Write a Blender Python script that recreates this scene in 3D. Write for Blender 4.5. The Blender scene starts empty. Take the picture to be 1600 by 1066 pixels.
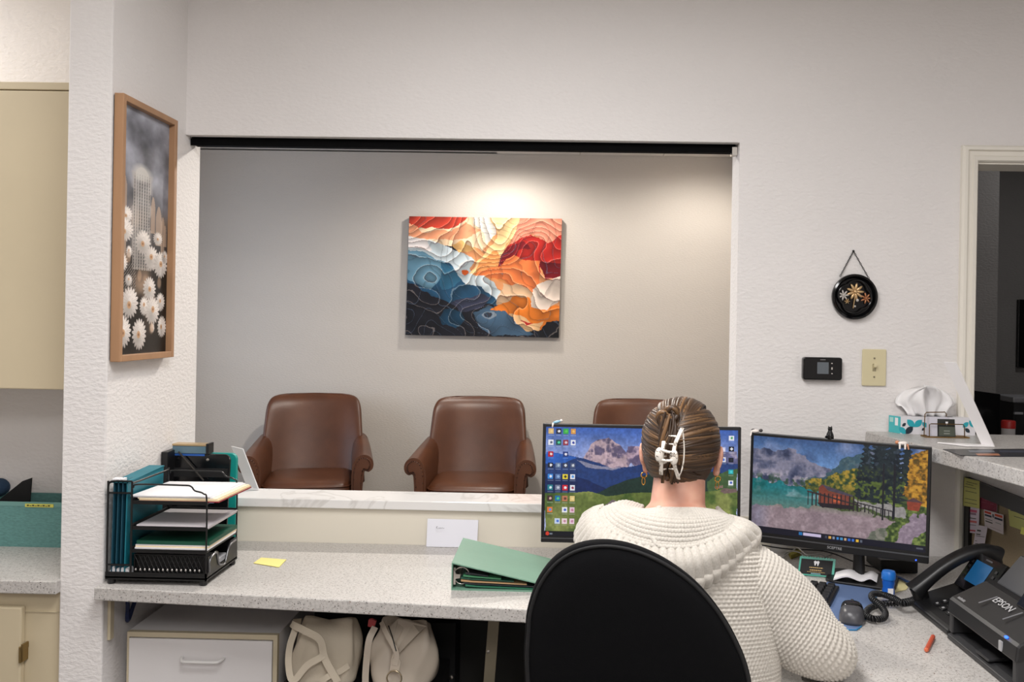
import bpy, bmesh, math, random
import numpy as np
from mathutils import Vector, Matrix
R = math.radians
S = bpy.context.scene
COL = S.collection
random.seed(7)

# ------------------------------------------------------------ camera
FPX, PX0, PY0, ROLL, YAW, CAMZ = 1400.0, 855.0, 500.0, 0.0175, math.atan(25/1400.0), 1.50
_F = Vector((-math.sin(YAW), math.cos(YAW), 0)); _R0 = Vector((math.cos(YAW), math.sin(YAW), 0)); _U0 = Vector((0, 0, 1))
_CR = _R0*math.cos(ROLL) + _U0*math.sin(ROLL)
_CU = _U0*math.cos(ROLL) - _R0*math.sin(ROLL)
cam_d = bpy.data.cameras.new('camera'); cam = bpy.data.objects.new('camera', cam_d); COL.objects.link(cam)
cam_d.sensor_fit = 'HORIZONTAL'; cam_d.sensor_width = 36.0; cam_d.lens = FPX*36/1600
cam_d.shift_x = -(PX0-800)/1600; cam_d.shift_y = (PY0-533)/1600
cam_d.clip_start = 0.05; cam_d.clip_end = 60
m = Matrix.Identity(4)
for i in range(3):
    m[i][0] = _CR[i]; m[i][1] = _CU[i]; m[i][2] = -_F[i]
m[2][3] = CAMZ
cam.matrix_world = m
S.camera = cam

# ------------------------------------------------------------ world, lights, exposure
w = bpy.data.worlds.new('world'); S.world = w; w.use_nodes = True
w.node_tree.nodes['Background'].inputs[0].default_value = (0.8, 0.85, 1, 1)
w.node_tree.nodes['Background'].inputs[1].default_value = 0.05
S.view_settings.view_transform = 'Standard'; S.view_settings.look = 'None'
S.view_settings.gamma = 1; S.view_settings.exposure = 0.20; S.view_settings.use_curve_mapping = False
CEIL = 2.70
def area(name, loc, sx, sy, power, col, rot=(0, 0, 0), spread=180):
    d = bpy.data.lights.new(name, 'AREA'); d.shape = 'RECTANGLE'; d.size = sx; d.size_y = sy
    d.energy = power; d.color = col; d.spread = R(spread)
    o = bpy.data.objects.new(name, d); o.location = loc; o.rotation_euler = rot; COL.objects.link(o); return o
WARM = (1.0, 0.94, 0.86); NEUT = (1.0, 0.983, 0.972); COOL = (0.72, 0.83, 1.0)
PANELS = [(-0.15, 1.2, 41, NEUT), (0.45, -1.0, 52, NEUT), (-2.5, 2.15, 20, NEUT), (-1.4, -1.6, 10, NEUT), (2.2, 0.9, 8, NEUT)]
for (x, y, e, c) in PANELS:
    area('ceiling_panel_light', (x, y, CEIL-0.03), 0.58, 1.16, e, c)
DOWN = [(-0.42, 5.93, 6.8), (0.95, 5.85, 4.5), (-0.5, 4.2, 16)]
for (x, y, e) in DOWN:
    d = bpy.data.lights.new('downlight_lamp', 'SPOT'); d.energy = e*8; d.color = WARM; d.spot_size = R(172); d.spot_blend = 0.6; d.shadow_soft_size = 0.06
    o = bpy.data.objects.new('downlight_lamp', d); o.location = (x, y, CEIL-0.02); COL.objects.link(o)
area('window_daylight', (-2.96, 5.0, 1.5), 1.2, 1.2, 16, COOL, (0, R(-90), 0))

# ------------------------------------------------------------ pixel -> place on a known plane (1600x1066 frame)
def P(px, py, X=None, Y=None, Z=None):
    u, v = px-PX0, py-PY0
    c, s = math.cos(ROLL), math.sin(ROLL)
    u0, v0 = u*c+v*s, -u*s+v*c
    d = _F + _R0*(u0/FPX) - _U0*(v0/FPX)
    if Y is not None: t = Y/d.y
    elif Z is not None: t = (Z-CAMZ)/d.z
    else: t = X/d.x
    return Vector((d.x*t, d.y*t, CAMZ+d.z*t))

# ------------------------------------------------------------ materials
def lin(c):
    out = []
    for v in c[:3]:
        v /= 255.0
        out.append(v/12.92 if v <= 0.04045 else ((v+0.055)/1.055)**2.4)
    return tuple(out)+(1,)
class N:
    def __init__(s, name):
        s.m = bpy.data.materials.new(name); s.m.use_nodes = True; s.t = s.m.node_tree
        s.b = s.t.nodes['Principled BSDF']
    def n(s, typ, **kw):
        o = s.t.nodes.new(typ)
        for k, v in kw.items():
            if k.startswith('i_'):
                o.inputs[k[2:].replace('_', ' ')].default_value = v
            else: setattr(o, k, v)
        return o
    def l(s, a, b): s.t.links.new(a, b)
    def coord(s, scale=(1, 1, 1), kind='Object'):
        tc = s.n('ShaderNodeTexCoord'); mp = s.n('ShaderNodeMapping'); mp.inputs['Scale'].default_value = scale
        s.l(tc.outputs[kind], mp.inputs[0]); return mp.outputs[0]
    def bump(s, h, strength=0.3, dist=0.01):
        b = s.n('ShaderNodeBump'); b.inputs['Strength'].default_value = strength; b.inputs['Distance'].default_value = dist
        s.l(h, b.inputs['Height']); s.l(b.outputs[0], s.b.inputs['Normal'])
    def ramp(s, fac, stops):
        r = s.n('ShaderNodeValToRGB'); e = r.color_ramp.elements
        while len(e) > 1: e.remove(e[-1])
        e[0].position = stops[0][0]; e[0].color = stops[0][1]
        for p, c in stops[1:]:
            k = e.new(p); k.color = c
        s.l(fac, r.inputs[0]); return r.outputs[0]
def mat(name, col, rough=0.5, metal=0.0, noise=None, nstr=0.2, ndist=0.004, var=0.0, vscale=6, coat=0, sheen=0, emit=0, trans=0, alpha=1, spec=None, stretch=(1, 1, 1)):
    k = N(name); c = lin(col)
    k.b.inputs['Base Color'].default_value = c; k.b.inputs['Roughness'].default_value = rough; k.b.inputs['Metallic'].default_value = metal
    if spec is not None: k.b.inputs['Specular IOR Level'].default_value = spec
    if coat: k.b.inputs['Coat Weight'].default_value = coat; k.b.inputs['Coat Roughness'].default_value = 0.12
    if sheen: k.b.inputs['Sheen Weight'].default_value = sheen
    if trans: k.b.inputs['Transmission Weight'].default_value = trans
    if alpha < 1: k.b.inputs['Alpha'].default_value = alpha
    if emit:
        k.b.inputs['Emission Color'].default_value = c; k.b.inputs['Emission Strength'].default_value = emit
    co = None
    if noise or var: co = k.coord(stretch)
    if noise:
        nz = k.n('ShaderNodeTexNoise'); nz.inputs['Scale'].default_value = noise; nz.inputs['Detail'].default_value = 3
        k.l(co, nz.inputs['Vector']); k.bump(nz.outputs[0], nstr, ndist)
    if var:
        nz = k.n('ShaderNodeTexNoise'); nz.inputs['Scale'].default_value = vscale; nz.inputs['Detail'].default_value = 4
        k.l(co, nz.inputs['Vector'])
        lo = tuple(x*(1-var) for x in c[:3])+(1,); hi = tuple(min(1, x*(1+var)) for x in c[:3])+(1,)
        k.l(k.ramp(nz.outputs[0], [(0.3, lo), (0.7, hi)]), k.b.inputs['Base Color'])
    return k.m
def wallmat(name, col, scale=70, strength=0.35, stretch=(1, 1, 1.7)):
    return mat(name, col, 0.75, noise=scale, nstr=strength, ndist=0.009, var=0.025, vscale=1.5, stretch=stretch, spec=0.25)
def speckle(name, base, rough=0.35):
    k = N(name); co = k.coord()
    k.b.inputs['Roughness'].default_value = rough
    b = lin(base); prev = None
    nz = k.n('ShaderNodeTexNoise'); nz.inputs['Scale'].default_value = 140; nz.inputs['Detail'].default_value = 3; k.l(co, nz.inputs['Vector'])
    colr = k.ramp(nz.outputs[0], [(0.35, tuple(x*0.80 for x in b[:3])+(1,)), (0.5, b), (0.7, tuple(min(1, x*1.1) for x in b[:3])+(1,))])
    for sc, thr, cc, rt in ((130, 0.20, (84, 78, 74), 0.66), (230, 0.28, (124, 114, 106), 0.66), (80, 0.13, (126, 98, 80), 0.78)):
        vo = k.n('ShaderNodeTexVoronoi'); vo.inputs['Scale'].default_value = sc; k.l(co, vo.inputs['Vector'])
        lt = k.n('ShaderNodeMath', operation='LESS_THAN'); k.l(vo.outputs['Distance'], lt.inputs[0]); lt.inputs[1].default_value = thr
        sp = k.n('ShaderNodeSeparateColor'); k.l(vo.outputs['Color'], sp.inputs[0])
        gt = k.n('ShaderNodeMath', operation='GREATER_THAN'); k.l(sp.outputs[0], gt.inputs[0]); gt.inputs[1].default_value = rt
        mu = k.n('ShaderNodeMath', operation='MULTIPLY'); k.l(lt.outputs[0], mu.inputs[0]); k.l(gt.outputs[0], mu.inputs[1])
        mx = k.n('ShaderNodeMix', data_type='RGBA'); k.l(mu.outputs[0], mx.inputs[0]); k.l(colr, mx.inputs[6]); mx.inputs[7].default_value = lin(cc)
        colr = mx.outputs[2]
    k.l(colr, k.b.inputs['Base Color']); return k.m
def colattr(name, emit=0.0, rough=0.5, coat=0, dark=1.0):
    k = N(name); a = k.n('ShaderNodeVertexColor', layer_name='Col')
    if emit:
        k.b.inputs['Base Color'].default_value = (0.01, 0.01, 0.012, 1); k.l(a.outputs[0], k.b.inputs['Emission Color']); k.b.inputs['Emission Strength'].default_value = emit
    else: k.l(a.outputs[0], k.b.inputs['Base Color'])
    k.b.inputs['Roughness'].default_value = rough; k.b.inputs['Coat Weight'].default_value = coat; k.b.inputs['Specular IOR Level'].default_value = 0.2
    return k.m

# ------------------------------------------------------------ mesh builder
MW = {}
class MB:
    def __init__(s): s.v = []; s.f = []
    def add(s, vs, fs):
        o = len(s.v); s.v += [Vector(p) for p in vs]; s.f += [tuple(i+o for i in f) for f in fs]; return s
    def box(s, c, d, rot=None):
        c = Vector(c); h = Vector(d)*0.5; vs = []
        for z in (-1, 1):
            for y in (-1, 1):
                for x in (-1, 1):
                    p = Vector((x*h.x, y*h.y, z*h.z)); vs.append(c+(rot@p if rot else p))
        return s.add(vs, [(0, 2, 3, 1), (4, 5, 7, 6), (0, 1, 5, 4), (2, 6, 7, 3), (0, 4, 6, 2), (1, 3, 7, 5)])
    def bb(s, x0, x1, y0, y1, z0, z1): return s.box(((x0+x1)/2, (y0+y1)/2, (z0+z1)/2), (abs(x1-x0), abs(y1-y0), abs(z1-z0)))
    def prism(s, pts, d):                       # 3-D polygon, extruded by vector d
        n = len(pts); d = Vector(d); a = [Vector(p) for p in pts]
        nrm = Vector((0, 0, 0))
        for i in range(n): nrm += a[i].cross(a[(i+1) % n])
        if nrm.dot(d) > 0: a = a[::-1]
        return s.add(a+[p+d for p in a], [tuple(range(n)), tuple(range(2*n-1, n-1, -1))]+[(i, n+i, n+(i+1) % n, (i+1) % n) for i in range(n)])
    def loft(s, rings, closed=True, caps=True):
        n = len(rings[0]); vs = [p for r in rings for p in r]; fs = []
        for j in range(len(rings)-1):
            for i in range(n if closed else n-1):
                k = (i+1) % n; fs.append((j*n+i, j*n+k, (j+1)*n+k, (j+1)*n+i))
        if caps and closed: fs += [tuple(range(n-1, -1, -1)), tuple(range((len(rings)-1)*n, len(rings)*n))]
        return s.add(vs, fs)
    def tube(s, path, r, n=8, closed=False, flat=1.0, up=None):
        path = [Vector(p) for p in path]; m_ = len(path); rings = []; prev = None
        for i, p in enumerate(path):
            a = path[i-1] if (i > 0 or closed) else p; b = path[(i+1) % m_] if (i < m_-1 or closed) else p
            t = (b-a).normalized()
            if prev is None:
                ref = Vector(up) if up else (Vector((0, 0, 1)) if abs(t.z) < 0.9 else Vector((1, 0, 0)))
                prev = ref
            q = (prev-t*prev.dot(t))
            if q.length < 1e-6: q = t.orthogonal()
            q.normalize(); prev = q; w_ = t.cross(q)
            rr = r[i] if isinstance(r, (list, tuple)) else r
            rings.append([p+q*(math.cos(2*math.pi*k/n)*rr*flat)+w_*(math.sin(2*math.pi*k/n)*rr) for k in range(n)])
        if closed: rings.append(rings[0]); return s.loft(rings, True, False)
        return s.loft(rings)
    def lathe(s, prof, c=(0, 0, 0), n=24, axis='Z', rot=None):
        c = Vector(c); rings = []
        for r, z in prof:
            ring = []
            for k in range(n):
                a = 2*math.pi*k/n; x, y = r*math.cos(a), r*math.sin(a)
                p = Vector((x, y, z)) if axis == 'Z' else (Vector((x, z, y)) if axis == 'Y' else Vector((z, x, y)))
                ring.append(c+(rot@p if rot else p))
            rings.append(ring)
        return s.loft(rings)
    def ball(s, c, r, nu=14, nv=9, rot=None):
        c = Vector(c); r = Vector(r) if not isinstance(r, (int, float)) else Vector((r, r, r)); rings = []
        for j in range(nv+1):
            t = math.pi*(0.02+0.96*j/nv); ring = []
            for k in range(nu):
                a = 2*math.pi*k/nu
                p = Vector((r.x*math.sin(t)*math.cos(a), r.y*math.sin(t)*math.sin(a), -r.z*math.cos(t)))
                ring.append(c+(rot@p if rot else p))
            rings.append(ring)
        return s.loft(rings)
    def build(s, name, mt, parent=None, smooth=None, bevel=0, seg=2, sub=0, world=False, fix=True):
        me = bpy.data.meshes.new(name)
        vs = s.v
        if world and parent is not None:
            inv = MW[parent.name].inverted(); vs = [inv@p for p in vs]
        me.from_pydata([tuple(p) for p in vs], [], s.f)
        if fix:
            bm = bmesh.new(); bm.from_mesh(me); bmesh.ops.recalc_face_normals(bm, faces=bm.faces[:]); bm.to_mesh(me); bm.free()
        o = bpy.data.objects.new(name, me); COL.objects.link(o)
        for m_ in (mt if isinstance(mt, (list, tuple)) else [mt]): me.materials.append(m_)
        if smooth is not None:
            me.polygons.foreach_set('use_smooth', [True]*len(me.polygons))
            if smooth < 180: me.set_sharp_from_angle(angle=R(smooth))
        if parent is not None: o.parent = parent; MW[o.name] = MW[parent.name]
        else: MW[o.name] = Matrix.Identity(4)
        if bevel:
            b = o.modifiers.new('bevel', 'BEVEL'); b.width = bevel; b.segments = seg; b.limit_method = 'ANGLE'; b.angle_limit = R(40)
        if sub:
            b = o.modifiers.new('sub', 'SUBSURF'); b.levels = sub; b.render_levels = sub
        return o
def thing(name, label, cat, loc=(0, 0, 0), rz=0.0, group=None):
    o = bpy.data.objects.new(name, None); COL.objects.link(o); o.location = loc; o.rotation_euler = (0, 0, rz)
    o.empty_display_size = 0.05
    o['label'] = label; o['category'] = cat
    if group: o['group'] = group
    MW[o.name] = Matrix.Translation(Vector(loc)) @ Matrix.Rotation(rz, 4, 'Z'); return o
def tag(o, label, cat, group=None, kind=None):
    o['label'] = label; o['category'] = cat
    if group: o['group'] = group
    if kind: o['kind'] = kind
    return o
def struct(o): o['kind'] = 'structure'; return o
def lab(o, t): o['label'] = t; return o
def copy_tree(o, parent=None):
    c = o.copy(); COL.objects.link(c); c.parent = parent
    for ch in list(o.children): copy_tree(ch, c)
    return c
def text(body, size, M_, mt, name, parent, depth=0.0004, align='CENTER', sx=1.0):
    cu = bpy.data.curves.new(name, 'FONT'); cu.body = body; cu.size = size; cu.align_x = align; cu.align_y = 'CENTER'; cu.extrude = depth; cu.resolution_u = 2
    o = bpy.data.objects.new(name, cu); COL.objects.link(o); bpy.context.view_layer.update()
    me = bpy.data.meshes.new_from_object(o); bpy.data.objects.remove(o)
    T = (MW[parent.name].inverted() if parent else Matrix.Identity(4)) @ M_ @ Matrix.Diagonal((sx, 1, 1, 1))
    me.transform(T); me.materials.clear(); me.materials.append(mt)
    q = bpy.data.objects.new(name, me); COL.objects.link(q); q.parent = parent; MW[q.name] = MW[parent.name] if parent else Matrix.Identity(4)
    return q
def frame(o, xdir, ydir):                       # matrix from origin, x axis, y axis
    x = Vector(xdir).normalized(); y = Vector(ydir); y = (y-x*y.dot(x)).normalized(); z = x.cross(y)
    m_ = Matrix.Identity(4)
    for i in range(3): m_[i][0] = x[i]; m_[i][1] = y[i]; m_[i][2] = z[i]; m_[i][3] = o[i]
    return m_
def marks(name, M_, w_, h_, n, mt, parent, seed=1):      # lettering too small to read: short upright strokes in a row
    rn = random.Random(seed); b = MB(); st = w_/n
    for i in range(n):
        x = -w_/2+i*st; hh = h_*rn.uniform(.7, 1)
        b.add([M_@Vector((x+q[0]*st*.72, -h_/2+q[1]*hh, q[2])) for q in ((0, 0, 0), (1, 0, 0), (1, 1, 0), (0, 1, 0), (0, 0, .0003), (1, 0, .0003), (1, 1, .0003), (0, 1, .0003))], [(0, 3, 2, 1), (4, 5, 6, 7), (0, 1, 5, 4), (1, 2, 6, 5), (2, 3, 7, 6), (3, 0, 4, 7)])
    return b.build(name, mt, parent, world=True)
def picture(name, arr, TL, TR, BR, BL, mt, parent):
    H, W = arr.shape[:2]; a = np.linspace(0, 1, W+1); b = np.linspace(0, 1, H+1); A, B = np.meshgrid(a, b)
    TL, TR, BR, BL = [np.array(p) for p in (TL, TR, BR, BL)]
    A = A[..., None]; B = B[..., None]
    pts = (TL*(1-A)+TR*A)*(1-B)+(BL*(1-A)+BR*A)*B
    if parent is not None:
        inv = np.array(MW[parent.name].inverted()); pts = pts@inv[:3, :3].T+inv[:3, 3]
    me = bpy.data.meshes.new(name); nv = (W+1)*(H+1); nf = W*H
    me.vertices.add(nv); me.vertices.foreach_set('co', pts.reshape(-1).astype(np.float32))
    i = np.arange(H)[:, None]*(W+1)+np.arange(W)[None]; q = np.stack([i, i+W+1, i+W+2, i+1], -1).reshape(-1)
    me.loops.add(nf*4); me.loops.foreach_set('vertex_index', q.astype(np.int32))
    me.polygons.add(nf); me.polygons.foreach_set('loop_start', (np.arange(nf)*4).astype(np.int32)); me.update(calc_edges=True)
    at = me.color_attributes.new('Col', 'BYTE_COLOR', 'CORNER')
    c = np.clip(arr.reshape(-1, 3), 0, 255)/255.0; c = np.where(c <= 0.04045, c/12.92, ((c+0.055)/1.055)**2.4)
    c4 = np.concatenate([c, np.ones((nf, 1))], 1).repeat(4, axis=0)
    at.data.foreach_set('color', c4.reshape(-1).astype(np.float32))
    o = bpy.data.objects.new(name, me); COL.objects.link(o); me.materials.append(mt)
    o.parent = parent; MW[o.name] = MW[parent.name] if parent is not None else Matrix.Identity(4)
    return o
def catmull(pts, n):
    pts = [Vector(p) for p in pts]; q = [pts[0]*2-pts[1]]+pts+[pts[-1]*2-pts[-2]]; out = []
    m_ = len(pts)-1
    for k in range(n):
        t = k/(n-1)*m_; i = min(int(t), m_-1); t -= i; a, b, c, d = q[i:i+4]
        out.append(0.5*((2*b)+(c-a)*t+(2*a-5*b+4*c-d)*t*t+(3*b-a-3*c+d)*t**3))
    return out
def rrect(cx, cy, w_, h_, r, n=5):
    pts = []
    for (sx, sy, a0) in ((1, 1, 0), (-1, 1, 90), (-1, -1, 180), (1, -1, 270)):
        for k in range(n+1):
            a = R(a0+90*k/n); pts.append((cx+sx*(w_/2-r)+r*math.cos(a), cy+sy*(h_/2-r)+r*math.sin(a)))
    return pts
# ------------------------------------------------------------ little raster helpers for flat prints
def vnoise(shape, cells, seed):
    rg = np.random.RandomState(seed); H, W = shape; gy = max(2, int(cells*H/max(H, W))+2); gx = max(2, int(cells*W/max(H, W))+2)
    g = rg.rand(gy+2, gx+2); y = np.linspace(0, gy-0.01, H); x = np.linspace(0, gx-0.01, W)
    yi = y.astype(int); xi = x.astype(int); fy = (y-yi)[:, None]; fx = (x-xi)[None]; fy = fy*fy*(3-2*fy); fx = fx*fx*(3-2*fx)
    a = g[yi][:, xi]; b = g[yi][:, xi+1]; c = g[yi+1][:, xi]; d = g[yi+1][:, xi+1]
    return (a*(1-fx)+b*fx)*(1-fy)+(c*(1-fx)+d*fx)*fy
def fbm(shape, cells, seed, oct=4):
    o = 0; amp = 1; t = 0
    for k in range(oct): o = o+amp*vnoise(shape, cells*2**k, seed+k); t += amp; amp *= 0.5
    return o/t
def pmask(X, Y, poly):
    m_ = np.zeros(X.shape, bool); n = len(poly)
    for i in range(n):
        x0, y0 = poly[i]; x1, y1 = poly[(i+1) % n]
        if y0 == y1: continue
        c = ((y0 > Y) != (y1 > Y)) & (X < (x1-x0)*(Y-y0)/(y1-y0)+x0); m_ ^= c
    return m_
def put(img, m_, c, a=1.0):
    if isinstance(m_, np.ndarray) and m_.dtype == bool: m_ = m_.astype(float)
    k = (m_*a)[..., None]; img[:] = img*(1-k)+np.array(c, float)*k
# ============================================================ materials in use
M_wall = wallmat('wall_paint', (230, 226, 224), 62, 0.32)
M_wall2 = wallmat('waiting_wall_paint', (201, 194, 186), 90, 0.3, (0.6, 1, 2.0))
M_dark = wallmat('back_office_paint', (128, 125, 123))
M_ceil = mat('ceiling_tile', (225, 220, 212), 0.9, noise=120, nstr=0.2, var=0.03)
M_floor = mat('carpet', (98, 92, 88), 0.95, noise=300, nstr=0.5, var=0.2, vscale=200)
M_trim = mat('trim_paint', (232, 227, 216), 0.4)
M_counter = speckle('speckled_solid_surface', (190, 186, 182))
M_white = mat('white_laminate', (236, 233, 233), 0.4)
M_cream = mat('cream_edge', (205, 192, 165), 0.5)
M_beige = mat('beige_cabinet_paint', (203, 189, 160), 0.45, var=0.03, vscale=3)
M_black = mat('black_plastic', (17, 17, 19), 0.4)
M_blackm = mat('black_matte', (14, 14, 16), 0.7)
M_blackmet = mat('black_metal', (11, 11, 12), 0.45)
M_gloss = mat('black_gloss', (10, 10, 12), 0.15)
M_steel = mat('steel', (190, 185, 178), 0.3, 1.0)
M_brass = mat('brass', (176, 140, 84), 0.3, 1.0)
M_paper = mat('white_paper', (236, 234, 236), 0.8)
M_paper2 = mat('cream_paper', (236, 224, 198), 0.8)
M_ivory = mat('ivory_plastic', (214, 203, 166), 0.35)
M_rail = mat('rail_black', (8, 8, 9), 0.85, spec=0.08)
def quartz():
    k = N('white_quartz'); co = k.coord((1, 1, 1)); k.b.inputs['Roughness'].default_value = 0.18
    nz = k.n('ShaderNodeTexNoise'); nz.inputs['Scale'].default_value = 3.5; nz.inputs['Detail'].default_value = 5; nz.inputs['Distortion'].default_value = 1.2; k.l(co, nz.inputs['Vector'])
    k.l(k.ramp(nz.outputs[0], [(0.0, lin((232, 230, 228))), (0.475, lin((230, 228, 226))), (0.5, lin((212, 209, 206))), (0.525, lin((232, 230, 228)))]), k.b.inputs['Base Color']); return k.m
M_quartz = quartz()

# ============================================================ the room
WY, WT = 2.90, 0.12                                   # front wall plane, thickness
LX = P(291.5, 150, Y=WY).x                             # left stub wall plane
SY = 2.42                                            # stub wall's end
OPR = P(1152, 440, Y=WY).x
OPT = P(722, 216.5, Y=WY).z
CZ = 0.765                                            # desk top height
LZ = 0.908                                            # ledge top
DX0 = P(1523.5, 420, Y=WY).x; DZ = P(1560, 257, Y=WY).z; DX1 = DX0+0.86
FY = 6.5                                              # waiting room far wall
b = MB()
b.bb(-3.2, LX-0.12, WY, WY+WT, 0, CEIL)
b.bb(LX, OPR, WY, WY+WT, 0, LZ-0.03)
b.bb(LX, OPR, WY, WY+WT, OPT, CEIL)
b.bb(OPR, DX0-0.02, WY, WY+WT, 0, CEIL)
b.bb(DX0-0.02, DX1+0.02, WY, WY+WT, DZ+0.02, CEIL)
b.bb(DX1+0.02, 3.2, WY, WY+WT, 0, CEIL)
struct(b.build('wall_front', M_wall))
struct(MB().bb(LX-0.12, LX, SY, WY+WT, 0, CEIL).build('wall_left', M_wall, bevel=0.004))
struct(MB().bb(-3.2, -3.1, -2.6, WY, 0, CEIL).build('wall_outer_left', M_wall))
struct(MB().bb(3.1, 3.2, -2.6, WY, 0, CEIL).build('wall_right', M_wall))
struct(MB().bb(-3.2, 3.2, -2.7, -2.6, 0, CEIL).build('wall_rear', M_wall))
struct(MB().bb(-3.2, 1.45, FY, FY+0.1, 0, CEIL).build('wall_waiting_back', M_wall2))
struct(MB().bb(-3.2, -3.1, WY+WT, FY, 0, 0.8).bb(-3.2, -3.1, WY+WT, FY, 2.2, CEIL).bb(-3.2, -3.1, WY+WT, 4.3, 0.8, 2.2).bb(-3.2, -3.1, 5.7, FY, 0.8, 2.2).build('wall_waiting_left', M_wall2))
struct(MB().bb(1.25, 1.33, WY+WT, FY, 0, CEIL).build('wall_waiting_right', M_wall2))
struct(MB().bb(-3.3, 3.9, -2.7, FY+0.1, -0.1, 0).build('floor', M_floor))
c_ = struct(MB().bb(-3.2, 3.9, -2.7, FY+0.1, CEIL+0.012, CEIL+0.1).build('ceiling', M_ceil))
me_tile = None
for gx in range(3):                                   # the lay-in tiles of the waiting room that show under the rail
    for gy in range(2):
        t = MB().bb(-0.595/2, 0.595/2, -0.595/2, 0.595/2, 0, 0.012)
        if me_tile is None:
            o = t.build('ceiling_tile', M_ceil, c_); me_tile = o.data
        else:
            o = bpy.data.objects.new('ceiling_tile', me_tile); COL.objects.link(o); o.parent = c_
        o.location = (-0.55+gx*0.6+0.35, 6.2-gy*0.6, CEIL)
struct(MB().bb(-3.13, -3.12, 4.3, 5.7, 0.8, 2.2).build('window_1', mat('sky_glass', (190, 210, 240), 0.2, emit=0.6)))
# dark room beyond the door
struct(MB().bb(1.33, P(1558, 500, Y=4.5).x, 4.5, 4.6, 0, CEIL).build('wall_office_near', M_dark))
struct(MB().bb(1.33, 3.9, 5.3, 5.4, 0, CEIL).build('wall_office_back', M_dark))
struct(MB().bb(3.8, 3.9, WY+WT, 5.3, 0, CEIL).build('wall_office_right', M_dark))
area('dark_room_fill', (2.6, 4.0, CEIL-0.05), 0.4, 0.4, 5, NEUT)  # unseen fill light added to brighten this room, no fitting behind it
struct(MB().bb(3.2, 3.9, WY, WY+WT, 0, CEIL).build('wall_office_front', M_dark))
# door casing: stepped profile mitred at the corner
TX = P(1498, 420, Y=WY).x; tw = DX0-TX; TZ = DZ+tw+0.006
prof = [(0, 0), (0, 0.014), (0.12, 0.022), (0.30, 0.022), (0.36, 0.013), (0.62, 0.012), (0.70, 0.018), (0.92, 0.016), (1, 0.010), (1, 0)]
struct(MB().loft([[(TX+tw*w_, WY-d, 0) for w_, d in prof], [(TX+tw*w_, WY-d, TZ-tw*w_) for w_, d in prof], [(DX1+0.06, WY-d, TZ-tw*w_) for w_, d in prof]]).build('trim_1', M_trim))
struct(MB().bb(DX0-0.02, DX0, WY-0.002, WY+WT+0.005, 0, DZ).bb(DX0-0.02, DX1+0.02, WY-0.002, WY+WT+0.005, DZ, DZ+0.02).bb(DX1, DX1+0.02, WY-0.002, WY+WT+0.005, 0, DZ+0.02).build('trim_2', M_trim))
# soffit rail of the pass-through window
r = thing('window_track', 'long black metal track fixed under the top of the pass-through opening', 'track', ((LX+OPR)/2, WY+0.06, OPT-0.03))
b = MB(); a0, a1 = P(304, 219, Y=WY+0.06).x, P(1147, 236, Y=WY+0.06).x
b.bb(a0, a1, WY+0.035, WY+0.085, OPT-0.024, OPT); b.build('rail', M_rail, r, bevel=0.002, world=True)
MB().bb(a0, a1, WY+0.03, WY+0.038, OPT-0.028, OPT-0.006).build('lip', M_rail, r, world=True)
MB().bb(a1-0.012, a1+0.004, WY+0.028, WY+0.06, OPT-0.036, OPT-0.01).build('end_bracket', M_steel, r, world=True)
# quartz ledge
tag(MB().bb(LX+0.002, OPR-0.002, WY-0.022, WY+WT+0.02, LZ-0.029, LZ).build('ledge', M_quartz, bevel=0.003), 'polished white quartz ledge across the bottom of the pass-through opening', 'ledge')

struct(MB().bb(LX+0.001, OPR+0.12, WY-0.006, WY-0.0005, CZ-0.03, LZ-0.03).build('trim_3', mat('cream_backsplash', (226, 219, 204), 0.45)))
# ============================================================ ceiling fittings (above the frame)
for i, (x, y, e, c) in enumerate(PANELS):
    pos = ['in front of the pass-through opening', 'behind the desk chair', 'in the cabinet alcove', 'at the rear left of the office', 'before the open doorway'][i]
    t = thing('ceiling_light', 'flat square-edged white ceiling light panel '+pos, 'light', (x, y, CEIL), group='office ceiling lights')
    MB().bb(-0.3, 0.3, -0.6, 0.6, -0.004, 0.012).build('diffuser', mat('diffuser', (250, 248, 244), 0.6), t)
    f_ = MB(); f_.bb(-0.32, -0.3, -0.62, 0.62, -0.02, 0.012); f_.bb(0.3, 0.32, -0.62, 0.62, -0.02, 0.012); f_.bb(-0.3, 0.3, -0.62, -0.6, -0.02, 0.012); f_.bb(-0.3, 0.3, 0.6, 0.62, -0.02, 0.012)
    f_.build('frame', M_white, t)
for i, (x, y, e) in enumerate(DOWN):
    t = thing('downlight', 'round recessed ceiling downlight '+['above the abstract painting', 'near the right end of the waiting room wall', 'in the middle of the waiting room'][i], 'light', (x, y, CEIL), group='waiting room downlights')
    MB().lathe([(0.085, 0.012), (0.085, -0.004), (0.07, -0.006), (0.065, 0.004), (0.065, 0.012)], n=24).build('ring', M_white, t, smooth=40)

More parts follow.
